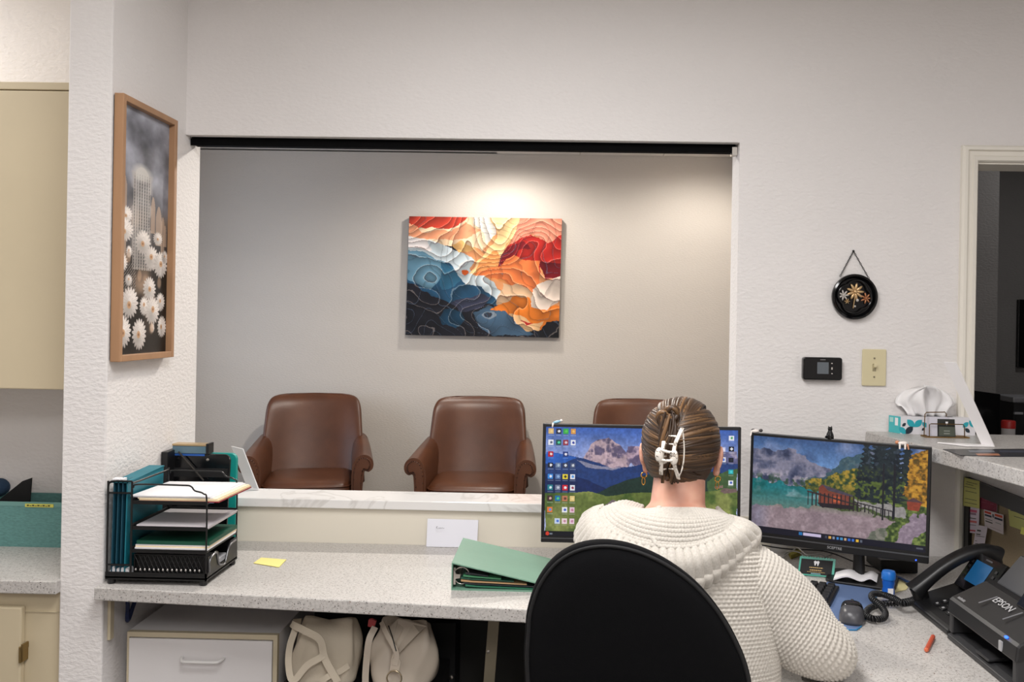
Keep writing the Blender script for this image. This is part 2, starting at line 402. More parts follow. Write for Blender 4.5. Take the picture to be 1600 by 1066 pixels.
# ============================================================ desk, raised counter
DF0 = P(148, 918, Z=CZ); DF1 = P(818, 951, Z=CZ)
slope = (DF1.y-DF0.y)/(DF1.x-DF0.x)
DIN = 0.43                                            # inner edge of the right desk arm
yc = DF0.y+slope*(DIN-DF0.x)
PXW = P(1507, 800, Y=WY).x                             # pin-board partition plane
k = MB(); pts = [(DF0.x, DF0.y), (DF0.x, SY-0.002), (LX+0.001, SY-0.002), (LX+0.001, WY-0.0065), (PXW-0.001, WY-0.0065), (PXW-0.001, 1.2), (DIN, 1.2), (DIN, yc-0.12), (DIN-0.03, yc-0.03), (DIN-0.12, yc)]
if DF0.x > LX: pts = [(LX+0.001, DF0.y), (LX+0.001, WY-0.0065)]+pts[4:]
k.prism([(x, y, CZ-0.035) for x, y in pts], (0, 0, 0.035))
tag(k.build('desk_counter', M_counter, bevel=0.003), 'long L-shaped speckled white desk counter under the pass-through opening', 'counter')
RZ = 1.16
RA = P(1352, 672, Y=WY-0.001); RB = P(1600, 735.5, Z=RZ); d_ = (RB-RA); RC = RA+d_*1.9
k = MB().prism([(RA.x, WY-0.001, RZ-0.04), (RC.x, RC.y, RZ-0.04), (RC.x+0.55, RC.y, RZ-0.04), (RC.x+0.55, 2.5, RZ-0.04), (1.52, WY-0.021, RZ-0.04), (DX0-0.06, WY-0.021, RZ-0.04), (DX0-0.06, WY-0.001, RZ-0.04)], (0, 0, 0.04))
RTOP = tag(k.build('raised_counter', M_counter, bevel=0.003), 'raised speckled counter on the right holding the tissue box', 'counter')
# partition below it
t = thing('pinboard_partition', 'low tan fabric partition with dark frame under the raised counter', 'partition', (PXW+0.04, 2.2, 0))
MB().bb(PXW+0.004, PXW+0.075, 1.0, WY-0.022, 0, RZ-0.04).build('core', M_wall, t, world=True)
ztop = P(1507, 747, X=PXW).z
MB().bb(PXW, PXW+0.01, 1.0, WY-0.03, CZ, ztop-0.03).build('fabric_panel', mat('tan_fabric', (150, 134, 108), 0.95, noise=400, nstr=0.4, var=0.12, vscale=250), t, world=True)
MB().bb(PXW-0.012, PXW+0.004, 1.0, WY-0.03, ztop-0.035, ztop+0.008).build('top_rail', M_black, t, world=True)
MB().bb(PXW-0.012, PXW+0.004, WY-0.055, WY-0.024, CZ, ztop+0.008).build('post', M_black, t, world=True)

tag(MB().bb(LX+0.42, PXW-0.01, WY-0.022, WY-0.002, 0.0, CZ-0.036).build('under_desk_shade_panel', mat('under_desk_shade', (44, 43, 41), 0.7)), 'dark panel added for the deep shade at the back under the desk', 'panel')  # added dark panel: its colour stands in for the shade under the desk
# ============================================================ left alcove
t = thing('upper_cabinet', 'beige wall cabinet with a flat door hung in the left alcove', 'cabinet', (-1.9, WY-0.16, 1.2))
uc_y = WY-0.33; zb = P(45, 606, Y=uc_y).z; zt = P(45, 128, Y=uc_y).z; zl = P(45, 141, Y=uc_y).z
ux1 = LX-0.122
MB().bb(-2.5, ux1, uc_y+0.018, WY-0.001, zb, zt).build('body', M_beige, t, world=True)
MB().bb(-2.5, ux1, uc_y, uc_y+0.018, zl+0.002, zt).build('face_rail', M_beige, t, world=True, bevel=0.002)
MB().bb(-1.93, ux1-0.002, uc_y-0.004, uc_y+0.017, zb-0.004, zl-0.002).build('door', M_beige, t, world=True, bevel=0.003)
MB().bb(-2.5, -1.934, uc_y-0.004, uc_y+0.017, zb-0.004, zl-0.002).build('door', M_beige, t, world=True, bevel=0.003)
acz = P(45, 908, Y=2.40).z
tag(MB().bb(-2.5, LX-0.119, 2.40, WY-0.001, acz-0.036, acz).build('alcove_countertop', M_counter, bevel=0.003), 'speckled countertop in the left alcove under the teal box', 'counter')
t = thing('base_cabinet', 'beige base cabinet with a small brass hinge in the left alcove', 'cabinet', (-1.9, 2.7, 0))
bx1 = LX-0.122
MB().bb(-2.5, bx1, 2.44, WY-0.001, 0.08, acz-0.037).build('body', M_beige, t, world=True)
MB().bb(-2.5, bx1, 2.50, WY-0.001, 0, 0.08).build('toe_kick', M_black, t, world=True)
dxr = P(33, 1010, Y=2.42).x; dzt = P(20, 949, Y=2.42).z
dr = MB().bb(-2.0, dxr, 2.418, 2.438, 0.1, dzt).build('door', M_beige, t, world=True, bevel=0.004)
hz = P(38, 1022, Y=2.42).z
h = MB(); h.bb(dxr-0.003, dxr+0.009, 2.414, 2.4395, hz-0.020, hz+0.020); h.tube([(dxr+0.002, 2.413, hz-0.022), (dxr+0.002, 2.413, hz+0.022)], 0.004); h.bb(dxr+0.004, dxr+0.010, 2.412, 2.4395, hz+0.012, hz+0.028)
h.build('hinge', mat('aged_brass', (150, 128, 86), 0.35, 0.9), dr, world=True, bevel=0.001)
MB().bb(bx1-0.14, bx1, 2.436, 2.4405, P(50, 957, Y=2.43).z-0.0012, P(50, 957, Y=2.43).z).build('face_seam', M_cream, t, world=True)

# ============================================================ armchairs in the waiting room
def leather():
    k = N('brown_leather'); co = k.coord()
    nz = k.n('ShaderNodeTexNoise'); nz.inputs['Scale'].default_value = 4; nz.inputs['Detail'].default_value = 5; k.l(co, nz.inputs['Vector'])
    k.l(k.ramp(nz.outputs[0], [(0.3, lin((72, 41, 25))), (0.55, lin((86, 50, 31))), (0.75, lin((97, 59, 37)))]), k.b.inputs['Base Color'])
    k.b.inputs['Roughness'].default_value = 0.36; k.b.inputs['Specular IOR Level'].default_value = 0.45
    v = k.n('ShaderNodeTexVoronoi'); v.inputs['Scale'].default_value = 220; k.l(co, v.inputs['Vector']); k.bump(v.outputs['Distance'], 0.12, 0.002)
    return k.m
M_lea = leather(); M_nail = mat('dark_nail', (60, 34, 22), 0.35, 0.6); M_leg = mat('dark_wood', (50, 28, 18), 0.4)
def supern(t, e): c, s_ = math.cos(t), math.sin(t); return math.copysign(abs(c)**e, c), math.copysign(abs(s_)**e, s_)
def make_armchair(label, loc, rz):
    t = thing('armchair', label, 'chair', loc, rz, 'brown leather armchairs in the waiting room')
    # front of the chair faces -Y; back legs at +Y
    rings = []; nv = 30
    for j in range(nv+1):
        v = j/nv; z = 0.36+v*0.60
        w_ = 0.355-0.042*v
        tt = 0.085-0.02*v
        if v > 0.78:
            q = (v-0.78)/0.22; w_ -= 0.10*(1-(1-q**2.6)**(1/2.6)) ; tt *= (1-q**3)**0.5 if q < 1 else 0.0
            tt = max(tt, 0.012)
        yc_ = 0.24+0.13*v
        ring = []
        for i in range(36):
            a = 2*math.pi*i/36; c, s_ = supern(a, 0.55)
            x = w_*c; y = yc_+tt*s_*(1.0 if s_ > 0 else 1.0)-0.13*(abs(x)/0.34)**2.4*(1-0.35*v)+0.02*math.sin(v*3.0)*(1-(x/0.34)**2)
            ring.append((x, y, z))
        rings.append(ring)
    MB().loft(rings).build('backrest', M_lea, t, smooth=180, sub=1)
    # arms: scroll profile swept front to back
    for s_ in (-1, 1):
        prof = [(-0.045, 0.14), (-0.05, 0.36), (-0.052, 0.505), (-0.04, 0.58), (-0.01, 0.623), (0.03, 0.633), (0.065, 0.617), (0.083, 0.583), (0.078, 0.545), (0.053, 0.525), (0.03, 0.53), (0.022, 0.485), (0.012, 0.32), (0.0, 0.14)]
        pr = [(p.x, p.y) for p in catmull([Vector((x, z, 0)) for x, z in prof], 34)]
        rings = []
        for j in range(13):
            v = j/12; y = -0.40+v*0.66; x0 = 0.325-0.005*v-0.02*v*v; lift = 0.055*v**1.2
            rings.append([(s_*(x0+px_*(1-0.15*v)), y, z+lift*(z > 0.3)) for px_, z in pr])
        ar = MB().loft(rings).build('arm', M_lea, t, smooth=60)
        c = (0.325+0.022, 0.598)                      # front panel: inset leather facing + nail row
        inner = [(-0.033, 0.15), (-0.038, 0.36), (-0.04, 0.505), (-0.03, 0.568), (-0.006, 0.606), (0.03, 0.616), (0.058, 0.603), (0.07, 0.58), (0.065, 0.555), (0.049, 0.54), (0.022, 0.545), (0.01, 0.485), (0.002, 0.32), (-0.01, 0.15)]
        ip = [(p.x, p.y) for p in catmull([Vector((x, z, 0)) for x, z in inner], 30)]
        MB().prism([(s_*(0.325+x), -0.402, z) for x, z in ip], (0, -0.010, 0)).build('arm_front', M_lea, ar, bevel=0.004)
        nb = MB()
        for q in range(2, 29):
            for kx in (0,):
                x, z = ip[q]; x = x*0.9+0.0; nb.ball((s_*(0.325+x*0.97-0.001), -0.4125, z-0.001), 0.0042, 6, 4)
        nb.build('nail_trim', M_nail, ar, smooth=180)['kind'] = 'stuff'
    cu = []
    for j, (z, e) in enumerate([(0.33, 0.0), (0.335, 0.012), (0.37, 0.02), (0.42, 0.018), (0.448, 0.0), (0.460, -0.03), (0.466, -0.09), (0.470, -0.16)]):
        cu.append([((0.265+e)*supern(a, 0.3)[0], -0.08+(0.30+e)*supern(a, 0.3)[1], z) for a in [2*math.pi*i/40 for i in range(40)]])
    MB().loft(cu).build('seat_cushion', M_lea, t, smooth=60)
    pp = [((0.262+0.016)*supern(a, 0.3)[0], -0.08+(0.30+0.017)*supern(a, 0.3)[1], 0.432) for a in [2*math.pi*i/60 for i in range(60)]]
    MB().tube(pp, 0.006, 6, closed=True).build('piping', M_lea, t.children[-1], smooth=180)
    MB().bb(-0.29, 0.29, -0.385, 0.30, 0.14, 0.329).build('seat_base', M_lea, t, bevel=0.015)
    for sx in (-1, 1):
        for y in (-0.36, 0.30):
            MB().lathe([(0.014, 0), (0.022, 0.08), (0.028, 0.145)], (sx*0.31, y, 0), 12).build('leg', M_leg, t, smooth=40)
    return t
SC = 1.06
p = P(741, 700, Y=5.86)
for lb, px_, yy, rz in (('leftmost brown leather armchair by the dim end of the waiting room wall', 486, 5.92, R(12)),
                        ('brown leather armchair directly under the abstract painting, seen square on', 743, 5.92, R(1)),
                        ('brown leather armchair mostly hidden behind the left monitor and the seated person', 1000, 5.95, R(-4))):
    q = P(px_, 700, Y=yy); ch = make_armchair(lb, (q.x, yy, 0), rz); ch.scale = (1.0, 1.0, 1.0)
# ============================================================ things on the left half of the desk
M_teal = mat('teal_folder', (18, 112, 128), 0.55, var=0.08, vscale=20)
M_teal2 = mat('teal_plastic', (22, 148, 140), 0.4)
M_dkblue = mat('dark_blue_folder', (16, 70, 88), 0.6)
M_green = mat('dark_green_folder', (18, 78, 58), 0.5)
M_red = mat('maroon_folder', (140, 34, 48), 0.6)
M_tan = mat('manila', (226, 205, 165), 0.7)
M_pgrey = mat('grey_paper', (206, 200, 203), 0.8)
def flatbox(c0, ux, uy, h):                          # parallelogram slab: corner, two edge vectors, height
    c0 = Vector(c0); ux = Vector(ux); uy = Vector(uy)
    return MB().prism([c0, c0+ux, c0+ux+uy, c0+uy], (0, 0, h))
# ---- desk organizer
ox0, oy0, ox1, oy1 = LX+0.016, 2.455, P(322, 918, Z=CZ).x, 2.70
oy0 = P(322, 917, Z=CZ).y; ox1 = P(322, 917, Z=CZ).x; oy1 = P(378, 881, Z=CZ).y
og = thing('desk_organizer', 'black wire desk organizer with three paper trays and a bottom drawer', 'organizer', ((ox0+ox1)/2, (oy0+oy1)/2, CZ))
sx = ox0+0.068                                        # divider between file slot and trays
ztp = P(322, 762, Y=oy0).z
zt1 = P(262, 787, Y=oy0).z; zt2 = P(262, 827, Y=oy0).z; zt3 = P(262, 863, Y=oy0).z; zb0 = CZ+0.018
for (x, y) in ((ox0+0.012, oy0+0.012), (ox1-0.012, oy0+0.012), (ox0+0.012, oy1-0.012), (ox1-0.012, oy1-0.012)):
    MB().lathe([(0.009, 0), (0.011, 0.004), (0.010, 0.02)], (x, y, CZ), 10).build('foot', M_black, og, smooth=40, world=True)
b = MB(); b.bb(ox0, ox1, oy0, oy1, zb0, zb0+0.004); b.bb(ox0, ox1, oy0, oy0+0.004, zb0-0.004, zb0+0.016); b.bb(ox1-0.004, ox1, oy0, oy1, zb0-0.004, zb0+0.016)
b.build('base_plate', M_blackmet, og, world=True)
for y in (oy0+0.003, oy1-0.003):                     # side wire loops with the stepped shoulder
    w_ = catmull([(sx, y, zb0), (sx, y, ztp-0.03), (sx+0.004, y, ztp-0.004), (sx+0.02, y, ztp+0.004), ((sx+ox1)/2+0.03, y, ztp+0.004), (ox1-0.048, y, ztp+0.002), (ox1-0.036, y, ztp-0.010), (ox1-0.012, y, ztp-0.018), (ox1-0.003, y, ztp-0.045), (ox1-0.003, y, zb0)], 46)
    MB().tube(w_, 0.0024, 6).build('wire_loop', M_blackmet, og, smooth=60, world=True)
for z in (zt1, zt2, zt3):
    b = MB(); b.bb(sx, ox1-0.002, oy0+0.004, oy1-0.004, z-0.002, z); b.bb(sx, ox1-0.002, oy0+0.002, oy0+0.005, z-0.004, z+0.006); b.bb(sx, ox1-0.002, oy1-0.005, oy1-0.002, z-0.004, z+0.012); b.bb(sx, sx+0.003, oy0+0.002, oy1-0.002, z-0.004, z+0.012)
    b.tube([(ox1-0.003, oy0+0.003, z), (ox1-0.003, oy1-0.003, z)], 0.0022, 6)
    b.build('tray', M_blackmet, og, world=True)
# file slot
b = MB()
for x in (ox0+0.003, sx):
    b.tube([(x, oy0+0.003, zb0), (x, oy0+0.003, ztp+0.012)], 0.003, 6); b.tube([(x, oy1-0.003, zb0), (x, oy1-0.003, ztp+0.012)], 0.003, 6)
    b.tube([(x, oy0+0.003, ztp+0.006), (x, oy1-0.003, ztp+0.006)], 0.003, 6)
for z in (zb0+0.035, ztp-0.02): b.tube([(ox0+0.003, oy0+0.003, z), (sx, oy0+0.003, z)], 0.0028, 6)
b.tube(catmull([(ox0+0.003, oy0+0.003, ztp-0.012), (ox0+0.006, oy0+0.003, ztp+0.006), (ox0+0.02, oy0+0.003, ztp+0.012), (sx, oy0+0.003, ztp+0.012)], 12), 0.0024, 6)
b.build('file_slot_frame', M_blackmet, og, smooth=60, world=True)
# drawer of diamond mesh
dz0, dz1 = zb0+0.006, zt3-0.010
dw = MB(); dw.bb(sx+0.006, ox1-0.006, oy0+0.008, oy1-0.006, dz0, dz0+0.003); dw.bb(sx+0.006, ox1-0.006, oy0+0.018, oy0+0.020, dz0, dz1)
dw.bb(sx+0.006, sx+0.008, oy0+0.008, oy1-0.006, dz0, dz1); dw.bb(sx+0.006, ox1-0.006, oy1-0.008, oy1-0.006, dz0, dz1)
dwo = dw.build('drawer', M_blackmet, og, world=True)
nm = MB(); nx = 16; wv = (ox1-0.008-sx-0.006)/nx
for i in range(nx+4):
    for s_ in (-1, 1):
        x0 = sx+0.006+wv*(i-2); x1 = x0+s_*wv*2.0; za, zb_ = dz0+0.004, dz1
        if min(x0, x1) < sx+0.004 or max(x0, x1) > ox1-0.004: continue
        nm.tube([(x0, oy0+0.010, za), (x1, oy0+0.010, zb_)], 0.0012, 4)
nm.tube([(sx+0.006, oy0+0.009, dz1), (ox1-0.006, oy0+0.009, dz1)], 0.0022, 6); nm.tube([(sx+0.006, oy0+0.009, dz0+0.004), (ox1-0.006, oy0+0.009, dz0+0.004)], 0.0022, 6)
nm.build('mesh_side', M_blackmet, dwo, world=True)['kind'] = 'stuff'
hl = MB()  # pale beads modelled as the row of highlights on the mesh
for i in range(15): hl.ball((sx+0.012+i*0.0119*(ox1-sx-0.02)/0.18, oy0+0.007, dz0+0.016), (0.003, 0.002, 0.0042), 6, 4)
hl.build('mesh_glints', mat('painted_glints', (196, 192, 188), 0.25, 0.6), dwo, world=True, smooth=180)['kind'] = 'stuff'
b = MB(); fx = ox1-0.002                              # drawer front (facing right) with scooped cut-out
prf = [(oy0+0.008, dz0), (oy1-0.004, dz0), (oy1-0.004, dz1), (oy1-0.055, dz1), (oy1-0.068, dz1-0.008), (oy1-0.085, dz1-0.038), (oy1-0.10, dz1-0.045), (oy0+0.10, dz1-0.045), (oy0+0.088, dz1-0.036), (oy0+0.08, dz1-0.006), (oy0+0.065, dz1), (oy0+0.008, dz1-0.004)]
b.prism([(fx, y, z) for y, z in prf], (0.003, 0, 0)); b.build('drawer_front', M_black, dwo, world=True)
b = MB(); loop = catmull([(fx+0.004, oy0+0.016, dz0+0.01), (fx+0.004, oy0+0.016, dz1-0.02), (fx+0.004, oy0+0.03, dz1-0.008), (fx+0.004, oy0+0.065, dz1-0.006), (fx+0.004, oy0+0.082, dz1-0.04), (fx+0.004, oy0+0.11, dz1-0.05), (fx+0.004, oy1-0.10, dz1-0.05), (fx+0.004, oy1-0.07, dz1-0.012), (fx+0.004, oy1-0.02, dz1-0.006)], 40)
b.tube(loop, 0.003, 6); b.build('drawer_rim', mat('grey_steel_rim', (120, 120, 122), 0.3, 0.8), dwo, world=True, smooth=60)
# ---- papers on the trays
def sheets(name, label, z, corners, layers, cat='papers', grp=None):
    t = thing(name, label, cat, (sum(c[0] for c in corners)/4, sum(c[1] for c in corners)/4, z), group=grp)
    zz = z; rnd = random.Random(len(label))
    for nme, h, mt, off in layers:
        j = Vector((rnd.uniform(-.002, .002)+off[0], rnd.uniform(-.002, .002)+off[1], 0))
        MB().prism([Vector((c[0], c[1], zz))+j for c in corners], (0, 0, h)).build(nme, mt, t, world=True); zz += h
    return t
px0, px1 = sx+0.006, ox1-0.006
cn = [(px0+0.002, oy0+0.014, 0), (P(330, 786, Z=zt1).x+0.012, oy0+0.02, 0), (P(381, 757, Z=zt1+0.012).x, oy1+0.02, 0), (px0+0.045, oy1+0.022, 0)]
cn = [(px0+0.000, oy0+0.012, 0), (px1+0.020, oy0+0.016, 0), (px1+0.032, oy1+0.005, 0), (px0+0.012, oy1-0.006, 0)]
sheets('paper_stack', 'fanned stack of white papers and folders on the top organizer tray', zt1, cn, [('blue_sheet', .0015, mat('blue_sheet', (120, 140, 170), .8), (-.002, 0)), ('maroon_folder', .003, M_red, (0.012, 0.0)), ('manila_folder', .004, M_tan, (0.010, 0.0)), ('manila_folder', .003, M_paper2, (0.004, 0.002)), ('paper', .003, M_paper, (-0.010, 0.004)), ('paper', .003, M_paper, (-0.014, 0.002))], grp='paper stacks in the organizer')
cn = [(px0, oy0+0.012, 0), (px1+0.004, oy0+0.012, 0), (px1+0.004, oy1-0.008, 0), (px0, oy1-0.008, 0)]
sheets('paper_stack', 'plain grey-white sheets on the second organizer tray', zt2, cn, [('paper', .004, M_pgrey, (0, 0)), ('paper', .003, M_pgrey, (0.002, .002))], grp='paper stacks in the organizer')
sheets('paper_stack', 'white papers under a dark green folder on the third organizer tray', zt3, cn, [('paper', .004, M_paper, (0, 0)), ('paper', .005, M_paper, (0.002, -.002)), ('manila_folder', .003, M_tan, (0.002, 0)), ('paper', .003, M_pgrey, (0.0, 0.002)), ('green_folder', .010, M_green, (0.0, 0.006))], grp='paper stacks in the organizer')
tag(MB().prism([(px0+0.02, oy0+0.03, dz0+0.004), (px1-0.01, oy0+0.03, dz0+0.004), (px1-0.01, oy1-0.03, dz0+0.004), (px0+0.02, oy1-0.03, dz0+0.004)], (0, 0, 0.012)).build('paper_stack', M_paper), 'white papers lying in the bottom mesh drawer of the organizer', 'papers', 'paper stacks in the organizer')
# crumpled slip at the foot of the file slot
b = MB(); sl = [(ox0+0.006, zb0+0.012), (ox0+0.012, zb0+0.028), (ox0+0.022, zb0+0.022), (ox0+0.040, zb0+0.024), (ox0+0.058, zb0+0.022), (ox0+0.063, zb0+0.006), (ox0+0.030, zb0+0.008)]
b.prism([(x, oy0+0.010, z) for x, z in sl], (0, 0.03, 0)); tag(b.build('paper_slip', M_paper, bevel=0.002), 'crumpled white slip at the foot of the organizer file slot', 'paper')
# hanging teal files in the slot
zf0, zf1 = zb0+0.006, P(178, 751, Y=oy0+0.01).z
t = thing('hanging_file', 'teal hanging files standing in the organizer side slot', 'folder', ((ox0+sx)/2, (oy0+oy1)/2, zb0+0.005))
for i in range(4):
    x = ox0+0.011+i*0.012; y1 = oy1-0.004
    MB().prism([(x, oy0+0.008, zf0), (x, y1, zf0), (x+0.004, y1, zf1+0.004), (x+0.004, oy0+0.008, zf1-0.002)], (0.003, 0, 0)).build('folder_leaf', M_dkblue if i < 3 else M_teal, t, world=True)
MB().prism([(ox0+0.011, oy0+0.008, zf1-0.006), (ox0+0.056, oy0+0.008, zf1-0.006), (ox0+0.056, oy1-0.004, zf1+0.004), (ox0+0.011, oy1-0.004, zf1+0.004)], (0, 0, 0.003)).build('folder_top', M_teal, t, world=True)
b = MB()
for i in range(3): b.bb(ox0+0.012+i*0.011, ox0+0.020+i*0.011, oy0+0.006, oy0+0.028, zf1-0.002, zf1+0.006)
b.build('index_tab', M_paper, t, world=True, bevel=0.001)
# ---- clipboards and binder standing behind the organizer
def upright(name, label, cat, px_l, px_r, py_t, Y, th, mt, grp=None, lean=0.03, rad=0.02):
    a = P(px_l, py_t, Y=Y); c = P(px_r, py_t, Y=Y); z1 = a.z
    t = thing(name, label, cat, ((a.x+c.x)/2, Y, CZ), group=grp)
    pts = rrect((a.x+c.x)/2, (z1+CZ)/2, c.x-a.x, z1-CZ, rad, 6)
    o = MB().prism([(x, Y-th/2+lean*(z-CZ)/(z1-CZ)-lean, z) for x, z in pts], (0, th, 0)).build('board', mt, t, world=True, bevel=0.0015)
    return t, a.x, c.x, z1
yb = WY-0.085
t, xa, xb_, z1 = upright('teal_binder', 'bright teal plastic folder standing behind the black clipboard', 'folder', 262, 371, 706, yb+0.042, 0.016, M_teal2, lean=0.0)
MB().prism([(xa+0.01, yb+0.0505, CZ+0.01), (xb_-0.012, yb+0.0505, CZ+0.01), (xb_-0.012, yb+0.0505, z1-0.004), (xa+0.01, yb+0.0505, z1-0.004)], (0, 0.006, 0)).build('back_cover', M_teal, t, world=True)
t, xa, xb_, z1 = upright('clipboard', 'glossy black clipboard standing behind the paper organizer', 'clipboard', 249, 361, 708, yb, 0.008, M_gloss)
zc_ = P(326, 718, Y=yb).z
MB().lathe([(0.0001, -0.003), (0.0045, -0.002), (0.0045, 0)], (P(326, 718, Y=yb).x, yb-0.034+0.028, zc_), 12, axis='Y').build('rivet', M_steel, t, smooth=40, world=True)
q = P(280, 716, Y=yb); MB().lathe([(0.0001, -0.003), (0.004, -0.002), (0.004, 0)], (q.x, yb-0.006, q.z), 12, axis='Y').build('rivet', M_blackmet, t, smooth=40, world=True)
zq = P(320, 731, Y=yb).z; MB().bb(xa+0.02, xb_-0.006, yb-0.012, yb-0.0095, zq-0.028, zq).build('pocket_band', M_blackm, t, world=True)
ca, cb = P(271, 692, Y=yb), P(327, 706, Y=yb)          # clip on the top
cl = thing('clip_box', 'small glass-sided clip with a brass top edge on the clipboard', 'clip', ((ca.x+cb.x)/2, yb+0.01, z1))
MB().bb(ca.x, cb.x-0.006, yb-0.008, yb+0.028, z1+0.001, ca.z-0.008).build('glass_body', mat('blue_glass', (96, 122, 136), 0.12), cl, world=True, bevel=0.002)
MB().bb(ca.x, cb.x-0.002, yb-0.010, yb+0.03, ca.z-0.008, ca.z-0.002).build('brass_edge', mat('tan_brass', (196, 170, 130), 0.35, 0.6), cl, world=True, bevel=0.001)
MB().bb(cb.x-0.006, cb.x+0.002, yb-0.012, yb+0.03, z1+0.001, ca.z).build('end_cap', M_black, cl, world=True)
MB().bb(ca.x+0.004, cb.x-0.012, yb-0.007, yb-0.003, z1-0.006, z1).build('blue_strip', mat('blue_strip', (38, 90, 170), 0.5), cl, world=True)
p0, p1 = P(279, 706, Y=yb-0.016), P(318, 751, Y=yb-0.03)
tag(MB().tube([p0, p1], 0.0028, 8).build('pen', mat('dark_pen', (52, 48, 44), 0.4)), 'thin dark pen leaning diagonally across the black clipboard', 'pen')
a = P(240, 700, Y=yb+0.02); t = thing('magazine_file', 'black open file holder against the left wall behind the organizer', 'file holder', (LX+0.02, yb, CZ))
MB().bb(LX+0.002, LX+0.022, yb-0.06, yb+0.05, CZ, a.z).build('side', M_black, t, world=True, bevel=0.002)
MB().bb(LX+0.022, P(290, 700, Y=yb).x, yb+0.026, yb+0.030, CZ, a.z+0.001).build('back_plate', M_black, t, world=True)
# ---- sign holder on the ledge, sticky note, envelope
A = P(404, 766.5, Z=LZ); uy = Vector((-0.062, 0.060, 0)); up = Vector((-0.056, 0.0, 0.138)); 
t = thing('sign_holder', 'small white slanted sign holder on the quartz ledge by the left armchair', 'sign holder', (A.x, A.y, LZ))
nrm = uy.cross(up).normalized()
MB().prism([A+Vector((0, 0, .001)), A+uy+Vector((0, 0, .001)), A+uy+up, A+up], nrm*0.003).build('panel', M_white, t, world=True)
ft = Vector((-0.07, -0.0, 0)); MB().prism([A+Vector((0, 0, .001)), A+uy+Vector((0, 0, .001)), A+uy+ft+Vector((0, 0, .001)), A+ft+Vector((0, 0, .001))], (0, 0, 0.003)).build('foot', M_white, t, world=True)
nn = [P(396, 880.5, Z=CZ+.001), P(408, 872, Z=CZ+.001), P(447.5, 875, Z=CZ+.001), P(436, 887, Z=CZ+.001)]
M_ynote = mat('yellow_note', (240, 226, 140), 0.8)
b = MB(); b.prism(nn, (0, 0, 0.0012)); tag(b.build('sticky_note', M_ynote), 'pale yellow sticky note lying on the desk beside the organizer', 'note')
ea, eb = P(668, 811, Y=WY-0.014), P(747.5, 813, Y=WY-0.012); ez = CZ+0.001
ec, ed = P(666, 857, Y=WY-0.032), P(745, 858.5, Y=WY-0.032)
t = thing('envelope', 'white envelope leaning on the wall below the quartz ledge', 'envelope', ((ea.x+eb.x)/2, WY-0.03, CZ))
M_env = mat('white_envelope', (228, 228, 236), 0.7)
q4 = [Vector((ea.x, WY-0.012, ea.z)), Vector((eb.x, WY-0.012, eb.z)), Vector((ed.x, WY-0.034, ez)), Vector((ec.x, WY-0.034, ez))]
MB().prism(q4, (0, 0.003, 0)).build('paper', M_env, t, world=True)
em = frame(q4[3]*0.45+q4[0]*0.2+q4[1]*0.22+q4[2]*0.13+Vector((-0.012, -0.0062, 0.026)), (q4[1]-q4[0]), (q4[0]-q4[3]))
sw = [(-.0135, .0035), (-.0135, -.0035), (-.0135, .0005), (-.0100, .0035), (-.0125, .0002), (-.0095, -.0035), (-.0065, -.0028), (-.0050, .0003), (-.0040, -.0030), (-.0015, -.0028), (.0000, .0002), (.0015, -.0030), (.0040, -.0010), (.0060, -.0004), (.0085, -.0026), (.0120, -.0004)]
MB().tube(catmull([em@Vector((x, y, .0003)) for x, y in sw], 60), .00045, 5).build('handwriting', mat('ink', (110, 108, 114), 0.8), t, world=True)
# ---- green ring binder
M_sage = mat('sage_vinyl', (106, 146, 126), 0.5, noise=60, nstr=0.08, var=0.04, vscale=8)
b0 = P(705, 922.5, Z=CZ); tz = P(703, 881, Y=b0.y).z
bd = thing('ring_binder', 'sage green ring binder lying half open on the desk beside the envelope', 'binder', (b0.x+0.14, b0.y+0.14, CZ))
dy = P(720, 842, Z=tz).y-b0.y; L = 0.285; ang = math.atan2(-30, 123)
MB().bb(b0.x, b0.x+L, b0.y, b0.y+dy, CZ, CZ+0.003).build('back_cover', M_sage, bd, world=True)
MB().bb(b0.x, b0.x+0.003, b0.y, b0.y+dy, CZ+0.003, tz).build('spine', M_sage, bd, world=True)
x2 = b0.x+L*0.98; z2 = CZ+0.012
MB().prism([(b0.x, b0.y, tz), (b0.x, b0.y+dy, tz), (x2, b0.y+dy, z2), (x2, b0.y, z2)], (0, 0, 0.003)).build('front_cover', M_sage, bd, world=True)
cols = [(38, 104, 78), (32, 40, 44), (170, 136, 98), (26, 74, 58), (60, 120, 84), (30, 34, 40)]
for i, c in enumerate(cols):
    z = CZ+0.005+i*0.0065; 
    xx = b0.x+0.022+0.006*abs(i-2.5); xe = b0.x+L*0.96-0.035*i
    b = MB(); yo = b0.y+0.008+0.002*(i % 2)
    b.prism([(xx, yo, z+0.004), (xx+0.03, yo, z+0.002), (xe, yo, z-0.002), (xe, yo, z+0.001), (xx+0.03, yo, z+0.0055), (xx, yo, z+0.009)], (0, dy-0.016, 0))
    b.build('divider', mat('divider', c, 0.45), bd, world=True)
rg = MB().bb(b0.x+0.004, b0.x+0.010, b0.y+0.012, b0.y+dy-0.012, CZ+0.012, tz-0.014).build('ring_plate', M_steel, bd, world=True)
for i in range(4):
    y = b0.y+0.016+i*(dy-0.04)/3; c = Vector((b0.x+0.026, y, (CZ+tz)/2))
    MB().tube([c+Vector((0.021*math.cos(a), 0, 0.023*math.sin(a))) for a in [2*math.pi*k/20 for k in range(20)]], 0.0016, 6, closed=True).build('ring', M_steel, bd, smooth=180, world=True)
b = MB(); zc_ = (CZ+tz)/2
